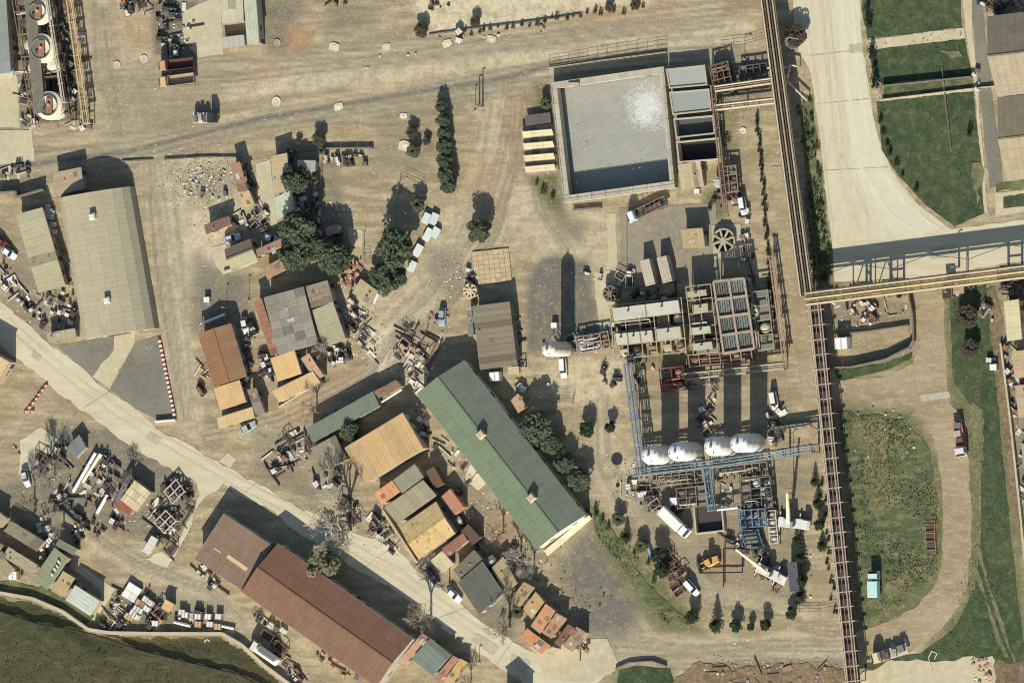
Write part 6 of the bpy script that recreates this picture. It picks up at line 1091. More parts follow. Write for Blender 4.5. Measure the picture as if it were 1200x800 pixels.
# red-white kerb
def kerb():
    r = root('striped_kerb', W(187, 396, 0), 0, 'red and white striped kerb along the asphalt triangle', 'kerb'); a, b_ = W(187, 396, 0), W(205, 487, 0); n = 34; d = (b_ - a) / n; rz = math.atan2(d.y, d.x)
    ms = [MB().box((0, 0, .2), (d.length * .96, .7, .5)).mesh('kerb_stone', m) for m in (mat((150, 52, 46), 'kerb_paint', dirt=.2, var=.05), mat((224, 216, 200), 'kerb_paint', dirt=.2, var=.05))]
    for i in range(n): inst(ms[i % 2], 'kerb_stone', r, d * (i + .5), rz)
kerb()
def manhole(px, py, rad, rgb, label):
    r = root('manhole', W(px, py, 0), 0, label, 'manhole'); MB().lathe([(rad, .0), (rad, .18), (rad * .72, .18), (rad * .72, .05)], n=20).build('ring', mat(rgb, 'concrete', dirt=.3), r); MB().tube((0, 0, .02), (0, 0, .12), rad * .7, 16).build('cover', mat(tuple(v * .9 for v in rgb), 'concrete', dirt=.4), r)
manhole(137, 76, .9, (214, 196, 160), 'pale round concrete manhole on the dirt, left one'); manhole(169, 69, .9, (216, 196, 176), 'pinkish ring manhole on the dirt, right one'); manhole(324, 119, 1.1, (214, 202, 164), 'cream round manhole on the wide dirt road'); manhole(871, 153, .7, (220, 214, 200), 'small white ring cover beside the long hedge'); manhole(243, 752, .7, (220, 216, 200), 'white ring cover on the hillside edge'); manhole(723, 538, 1.4, (60, 58, 56), 'black open round pit west of the blue rack'); manhole(325, 50, .8, (176, 164, 128), 'faint oval cover near the reddish stain on the dirt')
# pallets of road markings: zebra stripes
for k in range(5):
    a = (517 + k * 4.5, 735 - k * 5.2); sheet('road_marking', [(a[0], a[1]), (a[0] + 13, a[1] + 9), (a[0] + 15.5, a[1] + 6.4), (a[0] + 2.5, a[1] - 2.6)], .075, mat((202, 193, 164), 'road_paint', dirt=.5), 0)
sheet('road_marking', [(516, 729), (532, 742), (533, 740), (518, 727)], .075, mat((214, 210, 190), 'road_paint', dirt=.3), 0)
# ------------------------------------------------------------------ loose goods: every piece a thing of its own
def P_crate(rgb, L_=1.4, W_=1.1, H_=1.0):
    def f():
        r = root('crate', (0, 0, 0)); m = mat(rgb, 'crate_board', dirt=.3, rust=.05); d = mat(tuple(v * .7 for v in rgb), 'crate_board', dirt=.3); MB().box((0, 0, H_ / 2), (L_ - .1, W_ - .1, H_ - .06)).build('body', m, r); b_ = MB()
        for x in (-1, 0, 1): b_.box((x * (L_ / 2 - .08), 0, H_), (.14, W_, .06))
        for s in (-1, 1):
            for x in (-1, 1): b_.box((x * (L_ / 2 - .06), s * (W_ / 2 - .03), H_ / 2), (.12, .08, H_))
        b_.build('slat', d, r); return r
    return f
def P_drum(rgb):
    def f():
        r = root('drum', (0, 0, 0)); m = mat(rgb, 'drum_paint', rust=.25); MB().lathe([(.0, 0), (.3, 0), (.3, .3), (.33, .32), (.3, .34), (.3, .6), (.33, .62), (.3, .64), (.3, .9), (.0, .9)], n=10).build('body', m, r); MB().tube((.15, 0, .9), (.15, 0, .94), .05, 6).build('bung', STEEL, r); return r
    return f
def P_pallet(rgb):
    def f():
        r = root('pallet_stack', (0, 0, 0)); m = mat(rgb, 'pallet_wood', dirt=.5)
        for k in range(2):
            b_ = MB(); z = k * .17
            for x in (-.5, 0, .5): b_.box((x, 0, z + .05), (.12, 1.0, .1))
            for y in (-.42, -.21, 0, .21, .42): b_.box((0, y, z + .13), (1.15, .14, .03))
            b_.build('pallet', m, r)
        return r
    return f
def P_beam(rgb, L_=4.0, w=.18):
    def f():
        r = root('scrap_beam', (0, 0, 0)); m = mat(rgb, 'scrap_steel', rust=.4); b_ = MB().box((0, 0, .06), (L_, w * 1.3, .05)); b_.box((0, 0, .2), (L_, .05, .25)); b_.box((0, 0, .34), (L_, w * 1.3, .05)); b_.build('profile', m, r); MB().box((L_ / 2 - .1, 0, .2), (.06, w * 1.8, .42)).build('end_plate', m, r); return r
    return f
def P_sheet(rgb, L_=2.2, W_=1.1):
    def f():
        r = root('scrap_sheet', (0, 0, 0)); m = mat(rgb, 'scrap_sheet', rust=.3, rib=.3); b_ = MB(); n = 8
        for i in range(n): x = -L_ / 2 + i * L_ / n; b_.slab((x, -W_ / 2, .12 + .05 * (i % 2)), (L_ / n, 0, .05 * (1 - 2 * (i % 2))), (0, W_, .12), (0, 0, .02))
        b_.build('sheet', m, r); MB().box((0, 0, .06), (.12, W_, .1)).build('batten', DARKST, r); return r
    return f
def P_tyre():
    def f():
        mb = MB().lathe([(.5, .0), (.52, .12), (.5, .25), (.3, .27), (.26, .12), (.3, .0)], n=12, closed=True); return mb.build('tyre', RUBBER)
    return f
def P_machine(rgb, s=1.0, v=0):
    def f():
        random.seed(70 + v); r = root('machine', (0, 0, 0)); m = mat(rgb, 'machine_paint', rust=.35, dirt=.5); MB().box((0, 0, .2), (2.4 * s, 1.3 * s, .25)).build('base_frame', DARKST, r); MB().tbox((-.4 * s, 0, .3), (1.3 * s, 1.0 * s, .9 * s), (.8, .7), (.1, 0)).build('housing', m, r); MB().tube((.2 * s, -.4 * s, .75 * s), (.2 * s, .5 * s, .75 * s), .36 * s, 10).build('motor', mat(tuple(v_ * .7 for v_ in rgb), 'machine_paint', rust=.3), r)
        MB().tube((.8 * s, .1, .3), (.8 * s, .1, 1.3 * s), .12 * s, 7).build('stack', STEEL, r); MB().lathe([(.42 * s, -.06), (.42 * s, .06), (.3 * s, .06), (.3 * s, -.06)], (0.9 * s, -.3 * s, .6), 12, True).build('flywheel', DARKST, r)
        for k in range(3): MB().tube((random.uniform(-1, 1) * s, random.uniform(-.5, .5) * s, .4), (random.uniform(-1, 1) * s, random.uniform(-.5, .5) * s, random.uniform(.8, 1.4) * s), .07, 5).build('lever', STEEL, r)
        return r
    return f
def P_frame(rgb, L_=3.0, W_=1.8, H_=1.3):
    def f():
        r = root('metal_rack', (0, 0, 0)); m = mat(rgb, 'frame_paint', rust=.3)
        for sx in (-1, 1):
            for sy in (-1, 1): MB().box((sx * L_ / 2, sy * W_ / 2, H_ / 2), (.14, .14, H_)).build('post', m, r)
        for z in (.25, H_):
            for s in (-1, 1): MB().box((0, s * W_ / 2, z - .05), (L_, .1, .12)).build('rail', m, r); MB().box((s * L_ / 2, 0, z - .05), (.1, W_, .11)).build('rail', m, r)
        MB().box((0, 0, .35), (L_ * .9, W_ * .8, .06)).build('deck', DARKST, r); return r
    return f
def P_bag(rgb):
    def f():
        mb = MB(); st = []
        loft(mb, [(-.45, .3, .2, 0, .3), (-.3, .45, .35, 0, .6), (.3, .45, .35, 0, .62), (.45, .3, .2, 0, .3)]); return mb.build('bulk_bag', mat(rgb, 'woven_bag', dirt=.3))
    return f
def P_rock(rgb, v):
    def f():
        random.seed(90 + v); bm = bmesh.new(); bmesh.ops.create_icosphere(bm, subdivisions=1, radius=.5)
        for q in bm.verts: q.co = Vector((q.co.x * random.uniform(.8, 1.3), q.co.y * random.uniform(.6, 1.1), (q.co.z + .3) * random.uniform(.35, .6)))
        me = bpy.data.meshes.new('rubble_block'); bm.to_mesh(me); bm.free(); me.materials.append(mat(rgb, 'rubble', dirt=.5)); return inst(me, 'rubble_block')
    return f
KIN = {'crate_w': (P_crate((226, 218, 202)), 'crate', 'white crate'), 'crate_t': (P_crate((196, 160, 118), 1.5, 1.2, .9), 'crate', 'tan wooden crate'), 'crate_g': (P_crate((120, 114, 104), 1.3, 1.0, .9), 'crate', 'grey crate'), 'drum_r': (P_drum((136, 90, 70)), 'drum', 'rust-red drum'), 'drum_b': (P_drum((90, 104, 122)), 'drum', 'blue-grey drum'), 'drum_w': (P_drum((214, 210, 200)), 'drum', 'white drum'),
       'pallet': (P_pallet((168, 140, 104)), 'pallet stack', 'low wooden pallet stack'), 'beam_r': (P_beam((126, 102, 82)), 'beam', 'rusty steel beam'), 'beam_p': (P_beam((204, 190, 164), 3.4), 'beam', 'pale steel beam'), 'beam_d': (P_beam((72, 64, 60), 4.6), 'beam', 'dark steel beam'), 'sheet_r': (P_sheet((150, 112, 90)), 'metal sheet', 'rusty corrugated sheet'), 'sheet_p': (P_sheet((206, 200, 180)), 'metal sheet', 'pale corrugated sheet'),
       'tyre': (P_tyre(), 'tyre', 'old black tyre'), 'mach_r': (P_machine((150, 100, 76), 1, 0), 'machine', 'rusty brown machine part'), 'mach_w': (P_machine((208, 200, 184), 1, 1), 'machine', 'pale machine part'), 'mach_d': (P_machine((70, 66, 64), 1.15, 2), 'machine', 'dark machine part'), 'frame_r': (P_frame((140, 112, 90)), 'metal rack', 'rusty open metal rack'), 'frame_p': (P_frame((190, 180, 156), 2.4, 1.6, 1.2), 'metal rack', 'pale open metal rack'), 'bag': (P_bag((226, 220, 204)), 'bulk bag', 'white bulk bag'), 'bag_o': (P_bag((186, 134, 102)), 'bulk bag', 'orange-brown bulk bag'), 'rock': (P_rock((190, 178, 148), 0), 'rubble block', 'pale rubble block'), 'rock_d': (P_rock((146, 130, 106), 1), 'rubble block', 'dark rubble block'), 'rock_r': (P_rock((170, 128, 104), 2), 'rubble block', 'reddish rubble block')}
def put(kind, px, py, where, rz=None, s=1.0, grp=True, label=None):
    mk, cat, lab = KIN[kind]
    return place(('k', kind), mk, px, py, random.uniform(0, 6.28) if rz is None else rz, label or f'{lab} {where}', cat, f'{lab}s {where}' if grp else None, s=s)
def yard(poly, n, mix, where, th=None, s=(.45, 1.15), sp=.14):
    ks = [k for k, w in mix for _ in range(w)]; n = int(n * 1.08); th = random.choice((R(5), R(-38), R(38), None)) if th is None and n > 12 else th; x0, x1 = min(p[0] for p in poly), max(p[0] for p in poly); y0, y1 = min(p[1] for p in poly), max(p[1] for p in poly); got = []; tries = 0
    while len(got) < n and tries < n * 40:
        tries += 1; x, y = random.uniform(x0, x1), random.uniform(y0, y1)
        if not inpoly(np.array([x]), np.array([y]), poly)[0]: continue
        k = random.choice(ks); rad = 2.2 if k[:4] in ('tyre', 'drum', 'rock', 'bag') else 5.0
        if any((x - a) ** 2 + (y - b_) ** 2 < ((rad + c) * .5) ** 2 for a, b_, c in got): continue
        got.append((x, y, rad)); put(k, x, y, where, None if th is None else th + random.choice((0, math.pi / 2)) + random.gauss(0, sp), random.uniform(*s))
MIXJ = [('crate_w', 2), ('crate_g', 2), ('drum_r', 2), ('drum_b', 1), ('beam_r', 3), ('beam_p', 2), ('mach_r', 2), ('mach_d', 2), ('mach_w', 1), ('sheet_r', 1), ('sheet_p', 1), ('tyre', 2), ('frame_r', 1), ('pallet', 1)]
MIXP = [('crate_w', 3), ('mach_w', 1), ('sheet_p', 2), ('beam_p', 3), ('frame_p', 2), ('mach_d', 2), ('drum_w', 2), ('crate_g', 1), ('sheet_p', 1), ('tyre', 1)]
MIXR = [('beam_r', 3), ('frame_r', 3), ('mach_r', 3), ('mach_d', 2), ('drum_r', 2), ('sheet_r', 2), ('crate_t', 2), ('beam_p', 1)]
MIXM = [('mach_d', 2), ('beam_d', 4), ('mach_w', 1), ('beam_p', 2), ('mach_r', 1), ('sheet_p', 1), ('pallet', 1), ('drum_b', 1), ('frame_r', 2), ('crate_g', 1), ('tyre', 2)]
MIXT = [('rock', 5), ('rock_d', 4), ('sheet_p', 1), ('crate_g', 1), ('beam_r', 1)]
T1, T2 = R(-38), R(35)
for poly, n, mix, where, th in [
    ([(182, 0), (212, 0), (230, 30), (230, 62), (186, 64)], 42, [('rock_d', 3), ('sheet_p', 2), ('mach_d', 2), ('mach_w', 2), ('beam_d', 2), ('tyre', 2), ('rock', 2)], 'in the grey scrap plot above the lorries', None), ([(214, 192), (268, 190), (272, 232), (236, 240), (212, 230)], 26, MIXT, 'in the rubble plot beside the dirt lane', None), ([(272, 246), (312, 246), (318, 268), (276, 276)], 14, MIXP, 'between the small brown shed and the silver car', T2), ([(278, 190), (288, 188), (304, 238), (296, 242)], 8, MIXM, 'in the shade east of the narrow brown shed', T2),
    ([(346, 225), (374, 222), (378, 286), (352, 240)], 24, MIXM + MIXP, 'in the crowded strip east of the mint-green roof', None), ([(362, 186), (372, 200), (374, 222), (350, 224), (352, 212)], 8, [('crate_w', 1)], 'stacked below the pale grey hut', R(5)), ([(380, 180), (430, 180), (430, 192), (380, 194)], 12, [('crate_w', 2), ('mach_d', 2), ('crate_g', 1), ('mach_w', 1)], 'lined up south of the long yard wall', R(4)), ([(388, 278), (410, 292), (418, 302), (395, 308), (380, 290)], 12, MIXJ, 'below the tiny pinkish hut', None),
    ([(404, 306), (424, 302), (424, 325), (412, 340), (394, 332), (395, 320)], 34, [('rock_r', 4), ('bag_o', 3), ('drum_r', 3), ('sheet_r', 2), ('crate_t', 1)], 'in the red heap beside the big trees', None), ([(408, 352), (422, 356), (440, 395), (440, 425), (418, 398), (406, 372)], 26, MIXR + MIXP, 'in the strip beside the pale olive roof', T1), ([(384, 408), (404, 402), (412, 418), (392, 432), (380, 424)], 22, [('crate_w', 2), ('mach_d', 3), ('drum_b', 2), ('mach_w', 2), ('tyre', 2)], 'in the dark heap south of the pale olive roof', None), ([(308, 415), (316, 415), (322, 446), (310, 442)], 12, [('crate_w', 3), ('mach_d', 2), ('bag', 1)], 'in the white heap west of the orange square roof', None),
    ([(282, 380), (290, 380), (296, 430), (290, 450), (284, 420)], 9, MIXM, 'in the lane beside the brown workshop', T1), ([(232, 420), (244, 428), (250, 452), (236, 458), (230, 430)], 10, MIXR, 'against the west wall of the brown workshop', T1), ([(465, 384), (482, 376), (518, 395), (516, 408), (500, 412), (470, 400)], 22, [('beam_d', 5), ('beam_p', 2), ('beam_r', 4), ('frame_r', 1), ('sheet_p', 1)], 'in the timber heap north of the green warehouse', R(-28)), ([(470, 400), (500, 410), (508, 430), (500, 446), (478, 430), (462, 410)], 28, [('beam_p', 4), ('sheet_p', 3), ('crate_t', 2), ('beam_r', 2), ('mach_w', 1), ('frame_p', 2)], 'in the pale heap at the green warehouse corner', R(-32)), ([(475, 430), (488, 434), (496, 458), (486, 460)], 9, MIXP, 'by the west corner of the green warehouse', R(-40)),
    ([(313, 525), (352, 500), (366, 518), (360, 540), (322, 562), (312, 550)], 34, MIXM, 'in the machinery plot beside the main road', R(30)), ([(370, 562), (398, 548), (404, 560), (374, 578)], 11, MIXP + MIXM, 'south of the square grey-tan shed', R(28)), ([(392, 600), (412, 580), (428, 600), (410, 614), (396, 612)], 13, MIXM, 'in the heap between leafless tree and orange roof', None), ([(428, 606), (446, 600), (468, 640), (462, 650), (444, 636)], 18, MIXM + MIXP, 'along the cream boundary wall', T1), ([(486, 466), (496, 480), (506, 510), (498, 512), (488, 490)], 13, MIXP, 'between the big orange roof and the green warehouse', T1), ([(508, 505), (530, 520), (556, 560), (560, 580), (540, 560), (512, 530)], 12, MIXM + MIXP, 'along the south-west wall of the green warehouse', T1),
    ([(522, 568), (530, 566), (560, 625), (572, 650), (562, 650), (545, 620)], 16, MIXM, 'in the shaded gap behind the container row', T1), ([(488, 655), (505, 640), (512, 652), (500, 666)], 5, MIXP, 'beside the low cream porch', T2), ([(600, 640), (612, 650), (640, 690), (632, 694), (606, 664)], 8, MIXM, 'in the shade behind the stepped row', T1), ([(672, 755), (688, 748), (696, 758), (680, 766)], 8, MIXM, 'at the south end of the stepped row', None),
    ([(42, 540), (66, 524), (78, 520), (84, 540), (60, 556), (44, 556)], 22, MIXP + MIXM, 'at the north-west of the scrap yard', R(52)), ([(96, 545), (128, 530), (146, 545), (120, 595), (98, 590)], 40, MIXJ, 'around the long white beams', R(52)), ([(66, 575), (84, 560), (80, 590), (98, 602), (88, 606)], 10, MIXJ, 'west of the long white beams', None), ([(128, 600), (145, 560), (152, 550), (158, 560), (140, 605), (152, 625), (136, 622)], 26, MIXM + MIXJ, 'in the strip beside the cream slab stack', R(52)), ([(172, 600), (195, 560), (222, 570), (226, 590), (212, 630), (196, 655), (180, 640)], 44, MIXJ + MIXM, 'in the walled corner plot by the road bend', R(52)), ([(86, 600), (110, 606), (130, 620), (118, 630), (96, 616)], 12, [('mach_d', 3), ('tyre', 3), ('crate_g', 1)], 'along the lower edge of the scrap yard', R(-30)), ([(80, 618), (98, 612), (100, 628), (88, 634)], 7, [('bag', 2), ('crate_w', 2), ('mach_d', 1)], 'north of the small green hut', None),
    ([(52, 628), (66, 624), (64, 645), (48, 660), (46, 645)], 10, [('bag', 2), ('crate_w', 2), ('mach_d', 3)], 'between the lower left sheds', None), ([(134, 690), (152, 686), (176, 700), (168, 712), (140, 706), (124, 716)], 18, MIXM + MIXT, 'above the white goods rows', None), ([(122, 716), (140, 706), (152, 728), (148, 736), (118, 732)], 26, [('beam_p', 3), ('beam_r', 3), ('mach_d', 1), ('rock', 1), ('crate_g', 1)], 'in the beam heap by the retaining wall', R(-38)), ([(176, 705), (192, 712), (196, 728), (178, 732), (170, 722)], 13, MIXR, 'beside the small orange box hut', None), ([(200, 716), (236, 712), (240, 722), (206, 726)], 8, MIXP, 'above the white pipe at the retaining wall', R(-5)),
    ([(228, 664), (240, 662), (256, 682), (262, 694), (250, 688), (232, 674)], 12, [('bag', 2), ('mach_w', 2), ('mach_d', 2), ('beam_d', 1), ('crate_w', 1)], 'at the west foot of the brown block', T1), ([(296, 712), (310, 722), (338, 742), (330, 746), (300, 722)], 9, MIXP, 'under the west eave of the red building', T1), ([(328, 768), (342, 776), (362, 796), (352, 800), (336, 786)], 20, MIXP + MIXM, 'at the end of the white tank lorry', T1), ([(370, 760), (384, 758), (430, 790), (436, 800), (400, 792), (372, 772)], 18, [('crate_t', 4), ('beam_r', 1), ('mach_d', 1), ('crate_g', 1), ('pallet', 2)], 'along the south eave of the red building', T1), ([(312, 740), (318, 742), (340, 760), (334, 766), (318, 752)], 5, MIXM, 'above the white tank lorry', T1),
    ([(0, 285), (16, 300), (20, 320), (4, 314)], 5, MIXJ, 'behind the cars at the left frame edge', None), ([(2, 315), (22, 330), (54, 372), (56, 384), (30, 366), (2, 332)], 34, MIXM + MIXP, 'in the left strip along the main road', R(-48)), ([(46, 340), (80, 336), (92, 378), (90, 384), (56, 376)], 24, MIXJ + MIXP, 'between the cream hut and the long cream shed', R(-20)), ([(56, 242), (64, 242), (68, 276), (62, 276)], 3, [('crate_w', 1)], 'east of the long cream shed', R(-12)), ([(72, 290), (78, 300), (88, 350), (82, 340)], 7, MIXJ, 'in the gap west of the hangar', None), ([(0, 194), (38, 192), (38, 206), (0, 212)], 14, MIXP + [('mach_d', 3)], 'along the shaded edge of the pale left pad', R(4)), ([(8, 508), (14, 520), (30, 530), (20, 536)], 3, MIXT, 'on the open dirt below the road', None),
    ([(632, 398), (672, 393), (678, 412), (648, 416)], 7, MIXP, 'at the foot of the tall oxygen tank', None), ([(600, 372), (606, 372), (612, 428), (606, 428)], 12, MIXM + MIXP, 'on the shaded east side of the ribbed shed', None), ([(545, 310), (556, 312), (560, 345), (548, 348)], 11, MIXJ, 'west of the cracked platform', None), ([(500, 362), (530, 360), (536, 388), (500, 378)], 8, [('rock_d', 3), ('tyre', 1)], 'around the lone silver-blue car', None), ([(720, 318), (745, 316), (748, 330), (722, 330)], 6, MIXP, 'at the foot of the tall lamp post', None), ([(672, 320), (715, 316), (716, 332), (700, 330)], 3, [('crate_w', 1), ('mach_w', 1)], 'at the edge of the pale strip near the tank', None),
    ([(735, 340), (795, 336), (795, 350), (735, 352)], 12, MIXM, 'in the dark bay behind the covered tanks', None), ([(716, 372), (795, 366), (796, 384), (718, 390)], 26, MIXJ + MIXP, 'between the two rows of covered tanks', R(6)), ([(868, 240), (876, 240), (888, 335), (876, 335)], 16, MIXM + MIXJ, 'along the inner side of the long hedge', None), ([(846, 95), (862, 92), (885, 90), (890, 98), (850, 104)], 18, MIXJ, 'between the cream pipe tracks', R(5)), ([(840, 228), (865, 225), (870, 255), (845, 258)], 10, MIXM, 'south-east of the settling cells', None), ([(743, 425), (768, 430), (770, 470), (748, 470)], 7, MIXP, 'east of the blue rack head', None), ([(822, 444), (840, 442), (843, 508), (822, 508)], 20, MIXP + MIXM, 'in the gap between second and third vessel', None), ([(700, 432), (726, 436), (722, 452), (704, 452)], 5, [('mach_d', 3), ('drum_r', 1)], 'on the bare soil west of the blue rack', None),
    ([(722, 560), (760, 566), (775, 590), (768, 600), (735, 580), (718, 568)], 20, MIXP + MIXM, 'south-west of the blue rack corner', None), ([(764, 590), (800, 594), (808, 600), (770, 600)], 6, MIXP, 'west of the pump pit', None), ([(900, 480), (918, 470), (916, 520), (900, 520)], 16, MIXP + MIXR, 'east of the easternmost vessel', None), ([(838, 564), (862, 562), (864, 592), (842, 594)], 7, MIXP, 'between short blue rack and dark frame', None), ([(880, 650), (910, 646), (912, 690), (884, 690)], 10, MIXP + MIXR, 'around the southern crane', None), ([(855, 625), (875, 625), (895, 645), (870, 650), (850, 640)], 10, MIXP, 'south of the blue frame', None), ([(770, 640), (782, 648), (806, 672), (800, 684), (784, 668)], 20, [('crate_t', 3), ('frame_r', 3), ('beam_r', 3), ('mach_r', 1)], 'on the bank beside the white van', R(-50)),
    ([(965, 352), (1000, 352), (1030, 356), (1032, 384), (1004, 388), (998, 365)], 24, [('rock_r', 2), ('crate_w', 3), ('mach_r', 3), ('drum_r', 3), ('mach_w', 2), ('bag_o', 2), ('drum_w', 2)], 'in the small bunded yard under the rack', None), ([(1036, 352), (1064, 346), (1066, 372), (1040, 378)], 7, MIXM, 'on the east side of the bunded yard', R(6)), ([(1150, 355), (1162, 352), (1168, 430), (1160, 430)], 4, MIXP, 'on the grass strip beside the right yard', None), ([(1175, 405), (1200, 402), (1204, 480), (1188, 482)], 26, MIXP + MIXR, 'in the right edge yard, upper part', None), ([(1186, 485), (1205, 482), (1210, 640), (1198, 640)], 18, MIXP + MIXR, 'in the right edge yard, lower part', None), ([(1172, 322), (1200, 318), (1200, 350), (1176, 350)], 20, MIXM, 'north of the cream cabin', None), ([(1142, 0), (1200, -6), (1200, 16), (1154, 18)], 16, MIXM, 'north of the right edge halls', None), ([(1136, 80), (1150, 78), (1152, 112), (1140, 112)], 6, MIXP, 'at the junction of the lawn walls', None),
    ([(1140, 770), (1160, 766), (1164, 800), (1142, 800)], 26, [('rock_r', 3), ('rock', 3), ('bag_o', 1)], 'in the pinkish rubble heap at the bottom right', None), ([(820, 778), (990, 778), (1000, 810), (810, 810)], 56, [('rock_d', 4), ('rock', 2), ('beam_r', 2), ('sheet_r', 1)], 'in the brown demolition ground at the bottom', None), ([(1022, 762), (1066, 750), (1064, 764), (1026, 778)], 7, MIXP, 'beside the pale long lorry', None), ([(985, 470), (1060, 480), (1080, 520), (1020, 560), (990, 520)], 16, [('rock', 2), ('rock_d', 1)], 'scattered on the weedy field', None), ([(505, 40), (620, 30), (700, 28), (520, 55)], 12, [('rock', 1), ('crate_w', 1), ('rock_d', 1)], 'scattered along the northern dirt verge', None), ([(500, 4), (530, 2), (534, 8), (506, 12)], 6, MIXM, 'at the top edge on the pale ground', None), ([(138, 0), (180, 0), (178, 14), (142, 14)], 12, MIXM, 'at the top edge above the manholes', None), ([(388, 0), (410, 0), (408, 8), (392, 8)], 5, MIXR, 'at the top edge on the northern dirt', None),
    ([(16, 100), (30, 96), (36, 140), (24, 146)], 9, MIXP, 'at the foot of the upper left plant', None), ([(86, 8), (96, 8), (106, 140), (96, 142)], 14, MIXP + MIXR, 'along the yellow rack of the upper left plant', None), ([(20, 143), (100, 140), (108, 150), (24, 154)], 12, MIXP + MIXT, 'at the south edge of the upper left plant', None), ([(64, 10), (78, 8), (92, 130), (80, 134)], 22, MIXM + MIXP, 'between round tanks and yellow rack', None), ([(1156, 420), (1166, 418), (1168, 432), (1160, 434)], 3, [('crate_w', 1)], 'on the brown strip at the right', None), ([(415, 85), (500, 60), (505, 50), (420, 70)], 5, [('rock', 1)], 'on the wide northern dirt road', None), ([(20, 600), (60, 600), (60, 625), (40, 620)], 8, MIXT + MIXP, 'under the leafless trees at the lower left', None), ([(940, 640), (955, 650), (960, 700), (945, 705)], 4, MIXT, 'near the foot of the lower pipe rack', None), ([(600, 440), (640, 440), (650, 458), (612, 462)], 5, [('rock', 1), ('crate_w', 1)], 'on the open soil below the oxygen tank', None), ([(845, 625), (905, 640), (908, 650), (850, 648)], 5, MIXM, 'between cranes and blue frame', None)]:
    yard(poly, n, mix, where, th)
# specific goods
def panel_rack(px0, py0, px1, py1, rgb, label):
    a, b_ = W(px0, py0, .8), W(px1, py1, .8); c = (a + b_) / 2; r = root('panel_stack', Vector((c.x, c.y, 0)), math.atan2(b_.y - a.y, b_.x - a.x), label, 'panel stack'); ln = (b_ - a).length; m = mat(rgb, 'panel', dirt=.2, rib=.5)
    for k in range(3): MB().box((0, (k - 1) * .04, .55 + .14 * k), (ln, 1.7, .1), 0, R(3)).build('panel', m, r)
    for x in (-.4, .4): MB().box((x * ln, 0, .25), (.15, 1.7, .5)).build('trestle', DARKST, r)
for a in [(497, 262, 502, 250, 'upper left of the pale blue panel stacks'), (506, 263, 511, 250, 'upper right of the pale blue panel stacks'), (498, 282, 505, 268, 'middle left of the pale blue panel stacks'), (507, 278, 513, 267, 'middle right of the pale blue panel stacks'), (486, 300, 493, 287, 'lower pale blue panel stack'), (480, 318, 485, 306, 'lowest pale blue panel stack near the trees')]: panel_rack(*a[:4], (196, 204, 196), a[4])
def slab_stack(cs, h, rgb, nx, ny, label, name='slab_stack', lift=.0):
    c, rz, U, V = frame(cs, h); r = root(name, c, rz, label, name.replace('_', ' ')); o = -(U + V) / 2; me = MB().slab((0, 0, 0), U / nx * .95, V / ny * .95, Vector((0, 0, .18))).mesh('slab', mat(rgb, 'slab', dirt=.35, var=.14)); MB().slab(o + U * .02 + V * .02, U * .96, V * .96, Vector((0, 0, h - .18))).build('base', mat(tuple(v * .75 for v in rgb), 'slab', dirt=.5), r)
    for i in range(nx):
        for j in range(ny): inst(me, 'slab', r, o + U * i / nx + V * j / ny + Vector((0, 0, h - .19 + random.uniform(0, .04))))
slab_stack([(141, 585), (158, 562), (177, 576), (160, 600)], 2.6, (206, 186, 144), 3, 6, 'cream slab-covered block in the walled corner plot'); slab_stack([(553, 295), (596, 291), (600, 329), (557, 334)], .25, (190, 164, 124), 7, 7, 'cracked tan slab platform on the open dirt', 'slab_platform'); slab_stack([(142, 697), (152, 681), (166, 690), (157, 706)], 1.0, (232, 222, 204), 2, 2, 'large white covered load in the goods rows', 'covered_load')
B([(133, 592), (138, 582), (157, 596), (152, 604)], 1.2, (160, 92, 70), 'small rust-red roof below the cream slab block', n=3, rust=.3, doors=False); B([(81, 520), (92, 512), (102, 522), (88, 540)], 1.8, (124, 130, 122), 'grey-blue open-topped bin at the north of the scrap yard', n=2, rust=.1, doors=False); B([(135, 585), (150, 556), (155, 560), (140, 588)], 2.0, (118, 124, 124), 'dark grey narrow roof beside the cream slab block', n=4, rust=.1); B([(166, 646), (178, 627), (186, 632), (175, 650)], 1.6, (224, 216, 192), 'white flat roof at the bottom of the corner plot', n=2, rust=0, doors=False)
B([(189, 713), (194, 701), (204, 708), (199, 717)], 1.9, (222, 178, 112), 'small orange box hut above the retaining wall', n=2, rust=0, rib=0)
frame_block([(192, 575), (206, 562), (216, 575), (202, 590)], 1.8, 2, 2, (190, 180, 160), 'pale steel cage, upper one in the corner plot', 3, levels=1, plates=.2, pal=[(70, 64, 62), (120, 110, 96)]); frame_block([(180, 612), (194, 598), (206, 610), (192, 624)], 1.8, 2, 2, (190, 180, 160), 'pale steel cage, lower one in the corner plot', 3, levels=1, plates=.2, pal=[(70, 64, 62), (120, 110, 96)])
for i, (x, y) in enumerate([(165, 706), (173, 702), (178, 706), (162, 713), (170, 709), (158, 718), (166, 715), (174, 713), (152, 722), (161, 722), (219, 720), (234, 722), (234, 731), (246, 722), (248, 731), (258, 722), (257, 734), (215, 717), (184, 730)]): put('crate_w' if i % 4 else 'crate_t', x, y, 'in the white goods rows by the retaining wall', R(-32) if i < 10 else R(-4), 1.25)
for i, (x, y) in enumerate([(59, 247), (60, 254), (63, 263), (64, 271)]): put('crate_w', x, y, 'beside the long cream shed wall', R(-14), 1.15)
# rooftop boxes
rb = [(69.5, 658), (67.5, 663), (65, 667), (62, 673)]
for i, (x, y) in enumerate(rb): place(('k', 'crate_w'), KIN['crate_w'][0], x, y, R(-60), 'white box on the olive green shed roof', 'box', 'white boxes on the olive shed roof', z=2.95, s=.5)
